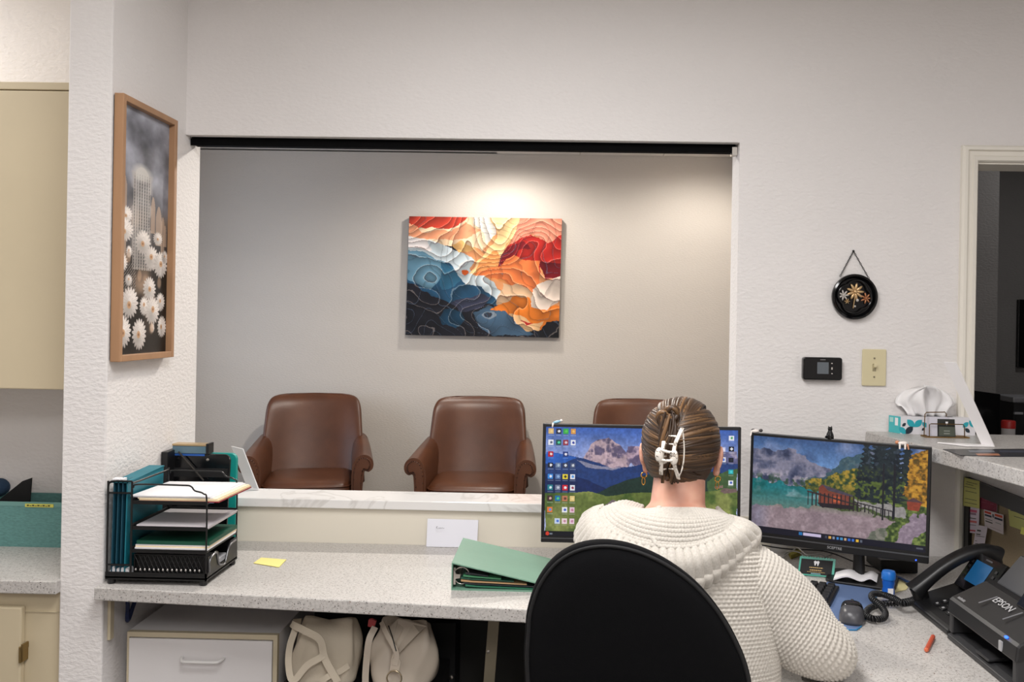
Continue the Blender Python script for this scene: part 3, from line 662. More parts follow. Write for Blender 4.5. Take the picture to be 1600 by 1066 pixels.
b.prism([(b0.x+0.005, b0.y+0.006, zc_-0.02), (b0.x+0.012, b0.y+0.006, zc_-0.006), (b0.x+0.022, b0.y+0.006, zc_-0.005), (b0.x+0.024, b0.y+0.006, zc_+0.006), (b0.x+0.012, b0.y+0.006, zc_+0.006), (b0.x+0.005, b0.y+0.006, zc_+0.02)], (0, 0.004, 0)); b.build('ring_lever', M_steel, bd, world=True)

# ============================================================ under the desk
du_y = 2.50
zt = P(315, 990, Y=du_y).z; xl, xr = LX+0.012, P(433, 1030, Y=du_y).x
xl = P(198, 1030, Y=du_y).x
d = thing('drawer_unit', 'white laminate drawer cabinet with cream edging under the left desk', 'cabinet', ((xl+xr)/2, du_y+0.2, 0))
MB().bb(xl, xr, du_y+0.016, WY-0.02, 0.03, zt).build('body', M_white, d, world=True)
e = MB(); e.bb(xl, xr, du_y, du_y+0.016, zt-0.014, zt); e.bb(xl, xl+0.006, du_y, du_y+0.016, 0.03, zt-0.014); e.bb(xr-0.012, xr, du_y, du_y+0.016, 0.03, zt-0.014); e.build('edge_band', M_cream, d, world=True)
for i in range(2):
    z1_ = zt-0.017-i*0.29; z0_ = z1_-0.284
    dd = MB().bb(xl+0.007, xr-0.014, du_y-0.003, du_y+0.015, z0_, z1_).build('drawer', M_white, d, world=True, bevel=0.0015)
    hx0, hx1, hz_ = P(279, 1035, Y=du_y-0.03).x, P(344, 1035, Y=du_y-0.03).x, P(311, 1034, Y=du_y-0.03).z-i*0.29
    MB().tube(catmull([(hx0, du_y-0.003, hz_), (hx0+0.001, du_y-0.014, hz_), (hx0+0.010, du_y-0.026, hz_-0.003), (hx0+0.03, du_y-0.028, hz_-0.003), (hx1-0.03, du_y-0.028, hz_-0.003), (hx1-0.010, du_y-0.026, hz_-0.003), (hx1-0.001, du_y-0.014, hz_), (hx1, du_y-0.003, hz_)], 30), 0.0045, 8).build('handle', mat('white_handle', (232, 230, 228), 0.3), dd, smooth=180, world=True)
MB().bb(xl+0.02, xr-0.02, du_y+0.05, WY-0.05, 0, 0.03).build('plinth', M_black, d, world=True)
# metal bracket on the stub wall and dangling cables
t = thing('wall_bracket', 'pale metal desk bracket on the wall beside the white drawer cabinet', 'bracket', (LX, 2.46, 0.55))
MB().bb(LX+0.001, LX+0.009, 2.445, 2.465, P(186, 1000, Y=2.45).z, CZ-0.036).build('upright', M_cream, t, world=True)
MB().bb(LX+0.001, LX+0.009, 2.465, 2.75, CZ-0.06, CZ-0.036).build('arm', M_cream, t, world=True)
tag(MB().tube(catmull([(LX+0.014, 2.52, CZ-0.045), (LX+0.02, 2.52, 0.67), (LX+0.012, 2.54, 0.62), (LX+0.02, 2.6, 0.69), (LX+0.06, 2.7, 0.715)], 24), 0.006, 6).build('cable', mat('navy_cable', (24, 38, 78), 0.5), smooth=180), 'dark blue cable looped under the left end of the desk', 'cable')
# desk support post
a0, a1 = P(768, 978, Y=2.62), P(757, 1066, Y=2.62)
t = thing('desk_post', 'slim beige metal post holding up the desk right of the bags', 'post', (a1.x-0.05, 2.62, 0))
dirv = (a1-a0)/(a1.z-a0.z); bot = a0+dirv*(0-a0.z); top = a0+dirv*(CZ-0.036-a0.z); bot.x = a0.x-0.03; 
MB().prism([bot+Vector((-.016, -.012, 0)), bot+Vector((.016, -.012, 0)), bot+Vector((.016, .012, 0)), bot+Vector((-.016, .012, 0))], top-bot).build('tube', mat('beige_metal', (150, 140, 118), 0.5), t, world=True)
q = P(763, 1019, Y=2.605); MB().lathe([(0.0001, -0.004), (0.005, -0.003), (0.005, 0)], (q.x, 2.608, q.z), 10, axis='Y').build('screw', M_steel, t, world=True)
# black storage under the desk, carrying the bags
bzt = P(600, 1064, Y=2.52).z
bx0, bx1_ = P(445, 1000, Y=2.5).x, P(690, 1000, Y=2.5).x
t = thing('low_cabinet', 'low black cabinet the two cream bags sit on', 'cabinet', ((bx0+bx1_)/2, 2.6, 0))
MB().bb(bx0, bx1_, 2.42, 2.70, 0.0, bzt).build('body', M_blackm, t, world=True, bevel=0.003)
MB().bb(bx0+0.01, bx1_-0.01, 2.412, 2.42, 0.03, bzt-0.01).build('door', M_gloss, t, world=True, bevel=0.002)
zz = P(690, 972, Y=2.75).z
t = thing('computer_tower', 'black computer tower standing behind the cream bags under the desk', 'computer', (P(690, 1000, Y=2.75).x-0.1, 2.8, 0))
tx1 = P(712, 1000, Y=2.74).x
MB().bb(tx1-0.2, tx1, 2.74, WY-0.025, 0, zz).build('case', M_blackm, t, world=True, bevel=0.004)
zl_ = P(690, 1056, Y=2.735).z; MB().bb(tx1-0.12, tx1-0.028, 2.736, 2.74, zl_-0.002, zl_+0.001).build('drive_slot', mat('slot_grey', (120, 120, 124), 0.4), t, world=True)
MB().lathe([(0.0001, -0.004), (0.006, -0.003), (0.007, 0)], (tx1-0.012, 2.74, zl_-0.006), 12, axis='Y').build('power_button', M_steel, t, world=True)
# ---- cream bags
M_bag = mat('cream_canvas', (216, 204, 184), 0.85, noise=180, nstr=0.25, ndist=0.003, var=0.05, vscale=10)
M_bag2 = mat('cream_vegan_leather', (214, 201, 184), 0.5, noise=40, nstr=0.12, var=0.04)
def softbag(c, w_, d_, h_, seed, topw=0.85, lean=0.0, slump=0.3):
    rg = np.random.RandomState(seed); n = 40; rings = []
    ph = rg.rand(6)*6.28
    for j in range(15):
        v = j/14; z = c[2]+h_*v
        sc = (0.90+0.16*math.sin(math.pi*min(1, v*1.1)))*(1-(1-topw)*v**2)
        dd = d_*(1-0.72*v**1.5); ring = []
        for i in range(n):
            a = 2*math.pi*i/n; cx, sy_ = supern(a, 0.6)
            fold = 1+0.065*math.sin(3*a+ph[0]+4*v)+0.05*math.sin(7*a+ph[1]-6*v)*(.3+v)
            zz_ = z+h_*0.10*v*v*math.sin(2*a+ph[2])-slump*h_*0.12*v*abs(cx)
            ring.append((c[0]+w_/2*sc*cx*fold+lean*v, c[1]+dd/2*sy_*fold, zz_))
        rings.append(ring)
    return MB().loft(rings)
# canvas tote
c = P(512, 1064, Y=2.53); 
t = thing('tote_bag', 'slumped cream canvas tote bag with long crossed straps beside the drawer cabinet', 'bag', (c.x, 2.53, bzt))
softbag((c.x, 2.535, bzt+0.001), 0.185, 0.15, P(500, 966, Y=2.53).z-bzt-0.002, 3, 0.85, 0.0).build('body', M_bag, t, smooth=180, sub=1, world=True)
def strap(path, w_, mt, name, parent, th=0.0025):
    pts = catmull(path, 30); rings = []
    for i, p_ in enumerate(pts):
        tg = (pts[min(i+1, 29)]-pts[max(i-1, 0)]).normalized(); sd = tg.cross(Vector((0, -1, 0.15))).normalized(); nn_ = sd.cross(tg)
        rings.append([p_+sd*w_/2+nn_*th/2, p_+sd*w_/2-nn_*th/2, p_-sd*w_/2-nn_*th/2, p_-sd*w_/2+nn_*th/2])
    return MB().loft(rings).build(name, mt, parent, smooth=40, world=True)
strap([P(470, 972, Y=2.53), P(456, 975, Y=2.49), P(475, 985, Y=2.455), P(500, 1000, Y=2.445), P(508, 1030, Y=2.44), P(528, 1066, Y=2.44)], 0.020, M_bag, 'strap', t)
strap([P(462, 982, Y=2.49), P(453, 1010, Y=2.46), P(451, 1040, Y=2.45), P(458, 1064, Y=2.445), P(480, 1040, Y=2.44), P(500, 1028, Y=2.438), P(510, 1020, Y=2.445)], 0.018, M_bag, 'strap', t)
strap([P(500, 1066, Y=2.445), P(515, 1056, Y=2.442), P(530, 1050, Y=2.455), P(545, 1040, Y=2.465)], 0.016, M_bag, 'strap', t)
# backpack
c = P(628, 1064, Y=2.53); hgt = P(640, 970, Y=2.53).z-bzt-0.002
t = thing('backpack', 'small cream backpack with a front flap and brass ring under the desk', 'bag', (c.x, 2.53, bzt))
softbag((c.x+0.005, 2.54, bzt+0.001), 0.185, 0.16, hgt, 11, 0.80, 0.004, 0.2).build('body', M_bag2, t, smooth=180, sub=1, world=True)
yf = 2.452
fl = [P(604, 985, Y=yf+0.03), P(612, 1010, Y=yf), P(611, 1030, Y=yf-0.006), P(609, 1048, Y=yf-0.008), P(624, 1050, Y=yf-0.010), P(627, 1034, Y=yf-0.008), P(622, 1023, Y=yf-0.006), P(655, 988, Y=yf+0.02), P(668, 978, Y=yf+0.045), P(640, 968, Y=yf+0.06), P(622, 966, Y=yf+0.06)]
MB().prism(fl, (0, -0.004, 0)).build('flap', M_bag2, t, world=True, bevel=0.0015)
strap([P(596, 972, Y=yf+0.05), P(604, 990, Y=yf+0.02), P(614, 1008, Y=yf-0.002), P(620, 1024, Y=yf-0.010), P(617, 1040, Y=yf-0.014)], 0.014, M_bag2, 'strap', t)
strap([P(586, 980, Y=yf+0.02), P(577, 1000, Y=yf+0.0), P(573, 1030, Y=yf-0.004), P(571, 1060, Y=yf), P(572, 1075, Y=yf)], 0.018, M_bag2, 'strap', t)
q = P(616, 1060, Y=yf-0.018); MB().tube([q+Vector((0.020*math.cos(a), 0, 0.020*math.sin(a))) for a in [2*math.pi*k_/24 for k_ in range(24)]], 0.0022, 8, closed=True).build('ring', mat('pale_brass', (206, 190, 160), 0.25, 0.9), t, smooth=180, world=True)
MB().tube(catmull([P(607, 978, Y=yf+0.03), P(613, 996, Y=yf+0.004), P(619, 1018, Y=yf-0.010)], 10), 0.0016, 6).build('zip_cord', M_black, t, world=True)
b = MB(); q = P(580, 973, Y=yf+0.02); b.prism([q+Vector((-.010, 0, -.012)), q+Vector((.008, 0, -.016)), q+Vector((.014, 0, .004)), q+Vector((.002, 0, .010)), q+Vector((-.008, 0, .008))], (0, 0.01, 0))
b.build('red_charm', mat('red_charm', (186, 70, 72), 0.4), t, world=True, bevel=0.002)
# dark bag near the chair
c = P(838, 1066, Y=2.55)
t = thing('black_bag', 'black bag on the floor under the desk beside the office chair', 'bag', (c.x, 2.6, 0))
softbag((c.x+0.03, 2.6, 0.0), 0.24, 0.18, P(820, 1000, Y=2.58).z, 21, 0.45, 0.05).build('body', mat('black_nylon', (22, 20, 22), 0.7), t, smooth=180, sub=1, world=True)
MB().tube(catmull([(c.x+0.03, 2.58, 0.60), (c.x+0.05, 2.57, 0.66), (c.x+0.12, 2.57, 0.66), (c.x+0.13, 2.58, 0.58)], 14), 0.006, 6).build('handle', M_black, t, smooth=180, world=True)

# ============================================================ alcove box
t = thing('storage_box', 'teal woven storage box with a yellow label on the alcove counter', 'box', (-1.75, 2.66, acz))
yb_ = P(50, 855, Z=acz).y; zt_ = P(45, 785, Y=yb_).z; x1 = LX-0.135; x1 = min(P(97, 820, Y=yb_).x, LX-0.125); x0 = x1-0.40
M_weave = mat('teal_weave', (96, 142, 138), 0.8, noise=90, nstr=0.3, var=0.15, vscale=90, stretch=(1, 1, 3))
b = MB(); b.bb(x0, x1, yb_, yb_+0.006, acz, zt_); b.bb(x0, x1, WY-0.012, WY-0.006, acz, zt_); b.bb(x0, x0+0.006, yb_+0.006, WY-0.012, acz, zt_); b.bb(x1-0.006, x1, yb_+0.006, WY-0.012, acz, zt_); b.bb(x0, x1, yb_+0.006, WY-0.012, acz, acz+0.005)
b.build('body', M_weave, t, world=True)
MB().bb(x0, x1, yb_-0.001, yb_+0.001, zt_-0.012, zt_+0.001).build('rim', mat('teal_rim', (110, 156, 150), 0.6), t, world=True)
q0, q1 = P(40, 787, Y=yb_), P(84, 793, Y=yb_)
lb = MB().bb(q0.x, q1.x, yb_-0.003, yb_-0.001, q1.z, q0.z).build('label', mat('label_yellow', (214, 208, 96), 0.7), t, world=True)
b = MB()
for i in range(9): b.bb(q0.x+0.006+i*0.0082, q0.x+0.0125+i*0.0082, yb_-0.0036, yb_-0.003, q1.z+0.003, q0.z-0.003-0.002*(i % 2))
b.build('label_writing', mat('label_ink', (60, 62, 40), 0.8), lb, world=True)
f = thing('file_divider', 'black slanted file divider standing in the teal storage box', 'divider', (x0+0.3, yb_+0.1, acz+0.006))
MB().prism([P(0, 780, Y=yb_+0.1), P(35, 752, Y=yb_+0.1), P(49, 747, Y=yb_+0.1), P(46, 784, Y=yb_+0.1), P(42, 830, Y=yb_+0.1), P(-20, 830, Y=yb_+0.1)], (0, 0.006, 0)).build('panel', M_blackm, f, world=True)
MB().prism([P(46, 775, Y=yb_+0.16), P(96, 777, Y=yb_+0.16), P(96, 830, Y=yb_+0.16), P(40, 830, Y=yb_+0.16)], (0, 0.006, 0)).build('back_panel', M_blackm, f, world=True)
q = P(2, 757, Y=yb_+0.14)
t = thing('craft_bundle', 'dark blue and maroon bundle in the back of the teal storage box', 'bundle', (q.x, q.y, acz+0.006))
MB().ball((q.x-0.01, q.y, q.z-0.01), (0.035, 0.035, 0.03)).build('blue_ball', mat('navy_yarn', (38, 62, 88), 0.9, noise=120, nstr=0.8), t, smooth=180, world=True)
MB().bb(q.x-0.09, q.x+0.014, q.y+0.036, q.y+0.05, acz+0.0055, q.z+0.028).build('maroon_card', mat('maroon_card', (96, 30, 38), 0.8), t, world=True)
# ============================================================ flat prints
def warp(X, Y, shape, amp, cells, seed):
    return X+amp*(fbm(shape, cells, seed)-0.5)*2, Y+amp*(fbm(shape, cells, seed+50)-0.5)*2
def ridged(sh, cells, seed, oct=4):
    o = 0; amp = 1; t = 0
    for k_ in range(oct): o = o+amp*(1-np.abs(2*vnoise(sh, cells*2**k_, seed+k_)-1)); t += amp; amp *= .55
    return o/t
def art_abstract(W=330, H=256):
    X, Y = np.meshgrid(np.linspace(166, 1276, W), np.linspace(92, 954, H)); sh = (H, W)
    Xw, Yw = warp(X, Y, sh, 34, 7, 3); Xw, Yw = warp(Xw, Yw, sh, 14, 18, 9)
    im = np.zeros((H, W, 3)); put(im, np.ones(sh), (27, 28, 36)); put(im, pmask(Xw, Yw, [(560, 200), (1400, 0), (1400, 800), (900, 800), (700, 560), (560, 420)]), (222, 150, 100))
    put(im, pmask(Xw, Yw, [(100, 320), (280, 350), (440, 400), (570, 520), (600, 600), (700, 600), (810, 650), (830, 740), (700, 720), (560, 730), (440, 690), (330, 640), (240, 580), (100, 560)]), (34, 74, 104))
    put(im, pmask(Xw, Yw, [(100, 320), (280, 350), (430, 405), (420, 470), (390, 560), (330, 600), (240, 570), (100, 530)]), (96, 136, 158))
    put(im, pmask(Xw, Yw, [(400, 420), (520, 470), (560, 530), (500, 600), (420, 600), (400, 520)]), (46, 98, 128))
    put(im, pmask(Xw, Yw, [(650, 800), (760, 745), (900, 765), (1000, 880), (1110, 945), (800, 950), (690, 880)]), (66, 92, 116))
    put(im, pmask(Xw, Yw, [(430, 830), (470, 760), (560, 780), (590, 850), (520, 900), (440, 880)]), (24, 58, 82))
    put(im, pmask(Xw, Yw, [(500, 700), (700, 650), (780, 690), (700, 760), (560, 790)]), (52, 56, 76))
    put(im, pmask(Xw, Yw, [(50, 210), (190, 220), (320, 240), (430, 290), (560, 340), (660, 400), (620, 450), (650, 500), (800, 560), (850, 640), (835, 720), (790, 665), (700, 605), (580, 595), (555, 530), (470, 430), (350, 388), (260, 350), (50, 330)]), (196, 208, 214))
    put(im, pmask(Xw, Yw, [(50, 215), (190, 222), (300, 240), (330, 330), (270, 340), (180, 325), (50, 325)]), (226, 218, 216))
    put(im, pmask(Xw, Yw, [(50, 40), (780, 40), (775, 230), (700, 335), (600, 300), (520, 300), (430, 290), (330, 250), (180, 225), (50, 200)]), (240, 208, 172))
    put(im, pmask(Xw, Yw, [(50, 40), (620, 40), (590, 110), (500, 160), (420, 170), (280, 160), (230, 180), (170, 140), (50, 130)]), (198, 66, 48))
    put(im, pmask(Xw, Yw, [(50, 120), (190, 150), (270, 190), (380, 180), (480, 180), (590, 130), (690, 190), (600, 230), (460, 250), (300, 240), (50, 200)]), (236, 158, 118))
    put(im, pmask(Xw, Yw, [(630, 40), (770, 40), (780, 220), (720, 290), (690, 180), (640, 130)]), (222, 216, 208))
    put(im, pmask(Xw, Yw, [(480, 290), (560, 250), (640, 320), (600, 340), (540, 335)]), (232, 180, 112))
    put(im, pmask(Xw, Yw, [(760, 40), (985, 40), (940, 200), (870, 300), (830, 420), (700, 490), (620, 490), (690, 380), (800, 260)]), (247, 208, 148))
    put(im, pmask(Xw, Yw, [(690, 400), (800, 330), (850, 420), (820, 500), (960, 560), (860, 560), (640, 500)]), (236, 152, 88))
    put(im, pmask(Xw, Yw, [(975, 40), (1350, 40), (1350, 190), (1180, 270), (1060, 190), (900, 310), (930, 200)]), (230, 142, 116))
    put(im, pmask(Xw, Yw, [(1050, 195), (1180, 265), (1350, 170), (1350, 440), (1150, 440), (1120, 560), (980, 470), (810, 460), (880, 310)]), (176, 36, 30))
    put(im, pmask(Xw, Yw, [(860, 330), (1010, 260), (1060, 290), (980, 330), (900, 420), (820, 450)]), (120, 18, 28))
    put(im, pmask(Xw, Yw, [(1120, 400), (1350, 410), (1350, 500), (1180, 530)]), (110, 16, 26))
    put(im, pmask(Xw, Yw, [(640, 480), (820, 460), (930, 370), (1140, 390), (1130, 560), (1070, 650), (980, 600), (860, 545), (700, 520)]), (228, 120, 66))
    put(im, pmask(Xw, Yw, [(850, 570), (950, 560), (1060, 640), (1070, 760), (960, 740), (900, 720), (820, 730)]), (216, 178, 142))
    put(im, pmask(Xw, Yw, [(780, 770), (840, 730), (960, 640), (1060, 700), (1180, 740), (1350, 690), (1350, 830), (1170, 920), (1000, 870), (900, 770)]), (224, 122, 42))
    put(im, pmask(Xw, Yw, [(1350, 470), (1160, 550), (1065, 620), (1060, 735), (1180, 745), (1350, 640)]), (226, 208, 194))
    put(im, pmask(Xw, Yw, [(920, 780), (1000, 800), (1080, 860), (1170, 850), (1150, 920), (1040, 920), (960, 850)]), (222, 178, 130))
    put(im, pmask(Xw, Yw, [(1000, 840), (1090, 850), (1040, 870)]), (186, 40, 30))
    put(im, pmask(Xw, Yw, [(1190, 845), (1350, 830), (1350, 1050), (1110, 1050)]), (22, 24, 30))
    put(im, ((Xw-592)/26)**2+((Yw-478)/18)**2 < 1, (214, 92, 34))
    # sculpted paint ribbons: printed light and dark contour bands
    g = (fbm(sh, 3.2, 21, 2)*7+(Xw*0.30+Yw)/130.0+0.25*fbm(sh, 14, 5, 2)); fr = g-np.floor(g)
    g2 = (fbm(sh, 4, 77, 2)*5+(Yw*0.8-0.5*Xw)/150.0); fr2 = g2-np.floor(g2)
    im *= (0.66+0.42*fr**0.8)[..., None]; im *= np.where(fr2 < 0.25, 0.80+0.8*fr2, 1.0)[..., None]
    lum = im.mean(-1)
    put(im, (np.abs(fr-0.955) < 0.03), (250, 226, 206), 0.30); put(im, (np.abs(fr2-0.03) < 0.022) & (lum < 90), (110, 130, 160), 0.40)
    put(im, (fr < 0.06) & (lum > 60), (70, 30, 26), 0.28)
    return im
def art_cactus(W=130, H=440):
    X, Y = np.meshgrid(np.linspace(118, 270, W), np.linspace(90, 960, H)); sh = (H, W)
    n = fbm(sh, 9, 4, 5); n2 = fbm(sh, 5, 14, 4)
    im = np.zeros((H, W, 3)); g = 60+130*n
    im[:] = (g[..., None]*np.array([0.98, 0.99, 1.06])); im *= np.clip(1.15-0.25*np.abs(Y-180)/300, 0.3, 1.1)[..., None]
    low = np.clip((Y-420)/250, 0, 1); dk = 14+34*n2; im = im*(1-low[..., None])+(dk[..., None]*np.array([1.08, 1, 0.95]))*low[..., None]
    put(im, np.clip((n2-0.5)*4, 0, 1)*np.clip((Y-400)/100, 0, 1)*np.clip((900-Y)/150, 0, 1), (214, 178, 148), 0.7)
    for (cx, w_, y0, y1) in ((186, 26, 290, 660), (132, 9, 330, 620), (221, 7, 385, 520), (240, 9, 415, 560), (254, 6, 450, 600), (262, 5, 480, 560), (126, 8, 300, 420)):
        m_ = (np.abs(X-cx) < w_*np.clip(((Y-y0)/40+0.05), 0, 1)**0.5) & (Y > y0) & (Y < y1)
        put(im, m_, (206, 200, 194) if w_ > 10 else (206, 176, 152), 0.65)
        if w_ > 10:
            put(im, m_ & (np.abs(np.sin((X-cx)*0.42)) < 0.45) & (Y > y0+26), (34, 34, 40), 0.95)
            put(im, m_ & (np.abs(np.sin((X-cx)*0.42)) < 0.45) & (np.sin(Y*0.55) > 0.55), (206, 194, 180), 0.6)
            put(im, np.clip(1.3-(((X-cx)/(w_*1.15))**2+((Y-y0-22)/34)**2)+0.5*(n-.5), 0, 1), (228, 224, 218), 0.8)
            put(im, np.clip(1-np.abs(np.abs(X-cx)-w_)/9, 0, 1)*(Y > y0+20)*(Y < y1)*(n > .42), (200, 192, 186), .55)
    m_ = (np.abs(X-150) < 22) & (Y > 640) & (Y < 760); put(im, m_ & (np.abs(np.sin((X-150)*0.5+(Y-640)*0.004)) < 0.5), (36, 36, 40), 0.8); put(im, m_ & (np.sin(Y*0.5+X) > 0.7), (200, 190, 180), 0.6)
    rg = np.random.RandomState(5)
    for (cx, cy, r_, sq) in ((140, 470, 34, .6), (136, 525, 46, .62), (238, 535, 30, .6), (130, 640, 38, .5), (150, 600, 26, .4), (192, 560, 52, .52), (218, 612, 52, .52), (248, 632, 56, .46), (262, 600, 30, .4), (214, 725, 50, .46), (150, 700, 26, .5), (250, 772, 40, .42), (198, 790, 40, .42), (154, 780, 64, .45), (224, 806, 60, .42), (122, 800, 36, .4), (136, 882, 66, .40), (184, 892, 64, .38), (256, 866, 46, .36), (225, 870, 22, .4)):
        ox, oy = rg.uniform(-4, 4), rg.uniform(-8, 8)
        dx = (X-cx)/sq; dy = Y-cy; rr = np.hypot(dx, dy); a = np.arctan2(dy, dx); rc = np.hypot((X-cx-ox*.5)/sq, Y-cy-oy)
        pet = r_*(0.70+0.25*np.abs(np.cos(a*9.0+cx))+0.12*(n-0.5))
        sh_ = np.clip(0.72+0.3*n+0.12*np.cos(a+0.9), 0, 1)[..., None]
        msk = np.clip((pet-rr)/5, 0, 1)
        im[:] = im*(1-msk[..., None])+(np.array([240, 232, 226])*sh_)*msk[..., None]
        put(im, msk*(np.abs(np.sin(a*9+cx)) < 0.18)*(rr > r_*0.25), (168, 152, 142), 0.5)
        put(im, np.clip((r_*0.24-rc)/4, 0, 1), (196, 148, 104), 0.8); put(im, np.clip((r_*0.10-rc)/3, 0, 1), (120, 80, 54), 0.8)
    for (cx, cy) in ((182, 680), (148, 620), (245, 700), (222, 870)):
        put(im, np.clip(1.4-(((X-cx)/7)**2+((Y-cy)/22)**2), 0, 1), (206, 170, 140), 0.55)
    return im
def icons(im, X, Y, lst, s=1.0):
    for (cx, cy, c, c2, w_) in lst:
        put(im, (np.abs(X-cx) < w_) & (np.abs(Y-cy) < w_), c, 0.95)
        put(im, ((X-cx-2)**2+(Y-cy)**2 < (w_*0.5)**2), c2, 0.95)
        put(im, (np.abs(X-cx) < w_*1.1) & (np.abs(Y-cy-w_-9) < 3), (210, 214, 224), 0.35)
def art_meadow(W=400, H=222):
    X, Y = np.meshgrid(np.linspace(118, 1375, W), np.linspace(266, 968, H)); sh = (H, W)
    n = fbm(sh, 16, 5, 5); nb = fbm(sh, 6, 8, 4); im = np.zeros((H, W, 3))
    t = np.clip((Y-266)/260, 0, 1)[..., None]; im[:] = np.array([58, 92, 168])*(1-t)+np.array([168, 176, 214])*t
    put(im, np.clip((nb-0.55)*3, 0, 1)*np.clip((Y-300)/100, 0, 1), (206, 200, 222), 0.35)
    Xw = X+30*(n-0.5); Yw = Y+30*(nb-0.5)
    def rock(poly, base, lightc):
        m_ = pmask(Xw, Yw, poly); put(im, m_, base); k_ = np.clip((ridged(sh, 16, 31)-0.58)*6, 0, 1); put(im, m_.astype(float)*k_, lightc, 0.8)
    rock([(360, 480), (405, 380), (450, 345), (520, 330), (600, 375), (640, 420), (680, 480), (640, 530), (480, 530)], (96, 86, 112), (206, 178, 182))
    rock([(640, 440), (660, 385), (720, 380), (780, 400), (860, 400), (900, 480), (700, 500)], (100, 88, 118), (200, 172, 184))
    rock([(860, 440), (980, 400), (1100, 380), (1250, 410), (1375, 400), (1375, 520), (860, 520)], (92, 92, 128), (160, 150, 170))
    put(im, pmask(Xw, Yw, [(118, 440), (250, 440), (380, 470), (560, 520), (900, 470), (1375, 480), (1375, 700), (118, 700)]), (36, 60, 112))
    put(im, pmask(Xw, Yw, [(118, 430), (200, 430), (330, 460), (250, 500), (118, 500)]), (44, 92, 176))
    put(im, pmask(Xw, Yw, [(330, 480), (480, 510), (620, 515), (690, 500), (560, 530), (380, 520)]), (196, 180, 186), 0.6)
    put(im, pmask(Xw, Yw, [(118, 560), (400, 600), (520, 660), (480, 700), (118, 700)]), (24, 40, 84))
    put(im, pmask(Xw, Yw, [(440, 690), (600, 620), (760, 560), (1000, 520), (1200, 540), (1375, 560), (1375, 720), (440, 720)]), (32, 52, 44))
    put(im, pmask(Xw, Yw, [(1180, 600), (1300, 530), (1375, 510), (1375, 680), (1180, 680)]), (66, 92, 54))
    me_ = pmask(Xw, Yw, [(118, 690), (420, 680), (520, 705), (800, 680), (1000, 670), (1375, 640), (1375, 1000), (118, 1000)])
    put(im, me_, (96, 110, 54)); put(im, me_*np.clip((fbm(sh, 9, 61)-0.45)*5, 0, 1), (142, 148, 82), 0.8); put(im, me_*np.clip((fbm(sh, 12, 91)-0.55)*6, 0, 1), (58, 84, 36), 0.8)
    put(im, pmask(Xw, Yw, [(510, 760), (560, 725), (640, 760), (540, 780)]), (120, 104, 116), .9)
    put(im, pmask(Xw, Yw, [(1260, 660), (1300, 640), (1375, 645), (1370, 668), (1290, 675)]), (112, 92, 88)); put(im, pmask(Xw, Yw, [(1230, 630), (1290, 622), (1290, 640), (1240, 644)]), (130, 104, 96))
    im *= (0.86+0.28*fbm(sh, 90, 301, 2))[..., None]; im *= (0.90+0.2*fbm(sh, 14, 305, 3))[..., None]
    cols = [150, 200, 247, 296]; rows = [292, 365, 440, 512, 585, 657, 727, 800, 872]; wh = (236, 236, 242)
    tab = [[((224, 188, 120), (240, 206, 140)), ((40, 42, 54), wh), ((60, 170, 70), (90, 200, 90)), ((214, 150, 70), (240, 190, 110))],
           [(wh, (90, 96, 120)), ((36, 80, 70), (90, 220, 170)), ((150, 50, 60), (220, 200, 210)), (wh, (60, 70, 160))],
           [((186, 28, 36), (240, 220, 220)), None, ((40, 60, 120), (240, 236, 244)), None],
           [((30, 32, 44), wh), ((110, 130, 160), (170, 190, 210)), ((60, 64, 84), (220, 226, 236)), ((80, 92, 120), (210, 214, 222))],
           [((60, 140, 220), wh), ((90, 120, 170), (150, 180, 220)), ((238, 214, 60), (60, 60, 40)), (wh, (80, 150, 220))],
           [((40, 130, 140), (220, 240, 240)), ((120, 126, 150), (200, 204, 220)), ((214, 40, 52), wh), (wh, (150, 60, 80))],
           [((66, 40, 44), (220, 180, 170)), ((30, 110, 170), (90, 200, 120)), ((190, 120, 90), (90, 60, 50)), ((230, 200, 130), (236, 214, 150))],
           [((226, 120, 60), (80, 150, 230)), None, (wh, (60, 90, 190)), ((232, 196, 214), (190, 120, 150))],
           [None, ((200, 214, 240), (70, 110, 200)), ((240, 214, 224), (190, 130, 150)), ((236, 206, 222), (190, 130, 160))]]
    for j, rw in enumerate(tab):
        for i, e_ in enumerate(rw):
            if e_: icons(im, X, Y, [(cols[i], rows[j], e_[0], e_[1], 17)])
    icons(im, X, Y, [(1334, 314, wh, (70, 160, 90), 16), (1334, 385, (10, 12, 18), wh, 17), (1282, 390, (214, 210, 232), (226, 222, 240), 14), (1282, 455, wh, (70, 110, 200), 17), (1332, 456, (16, 20, 28), (40, 46, 60), 15), (1332, 533, (40, 170, 180), (80, 206, 210), 15), (1332, 603, wh, (60, 90, 180), 16)])
    put(im, Y > 938, (14, 16, 22)); put(im, (Y > 938) & ((X-137)**2+(Y-954)**2 < 150), (206, 60, 40)); put(im, (np.abs(X-160) < 10) & (np.abs(Y-954) < 5), (190, 200, 214), 0.6)
    return im
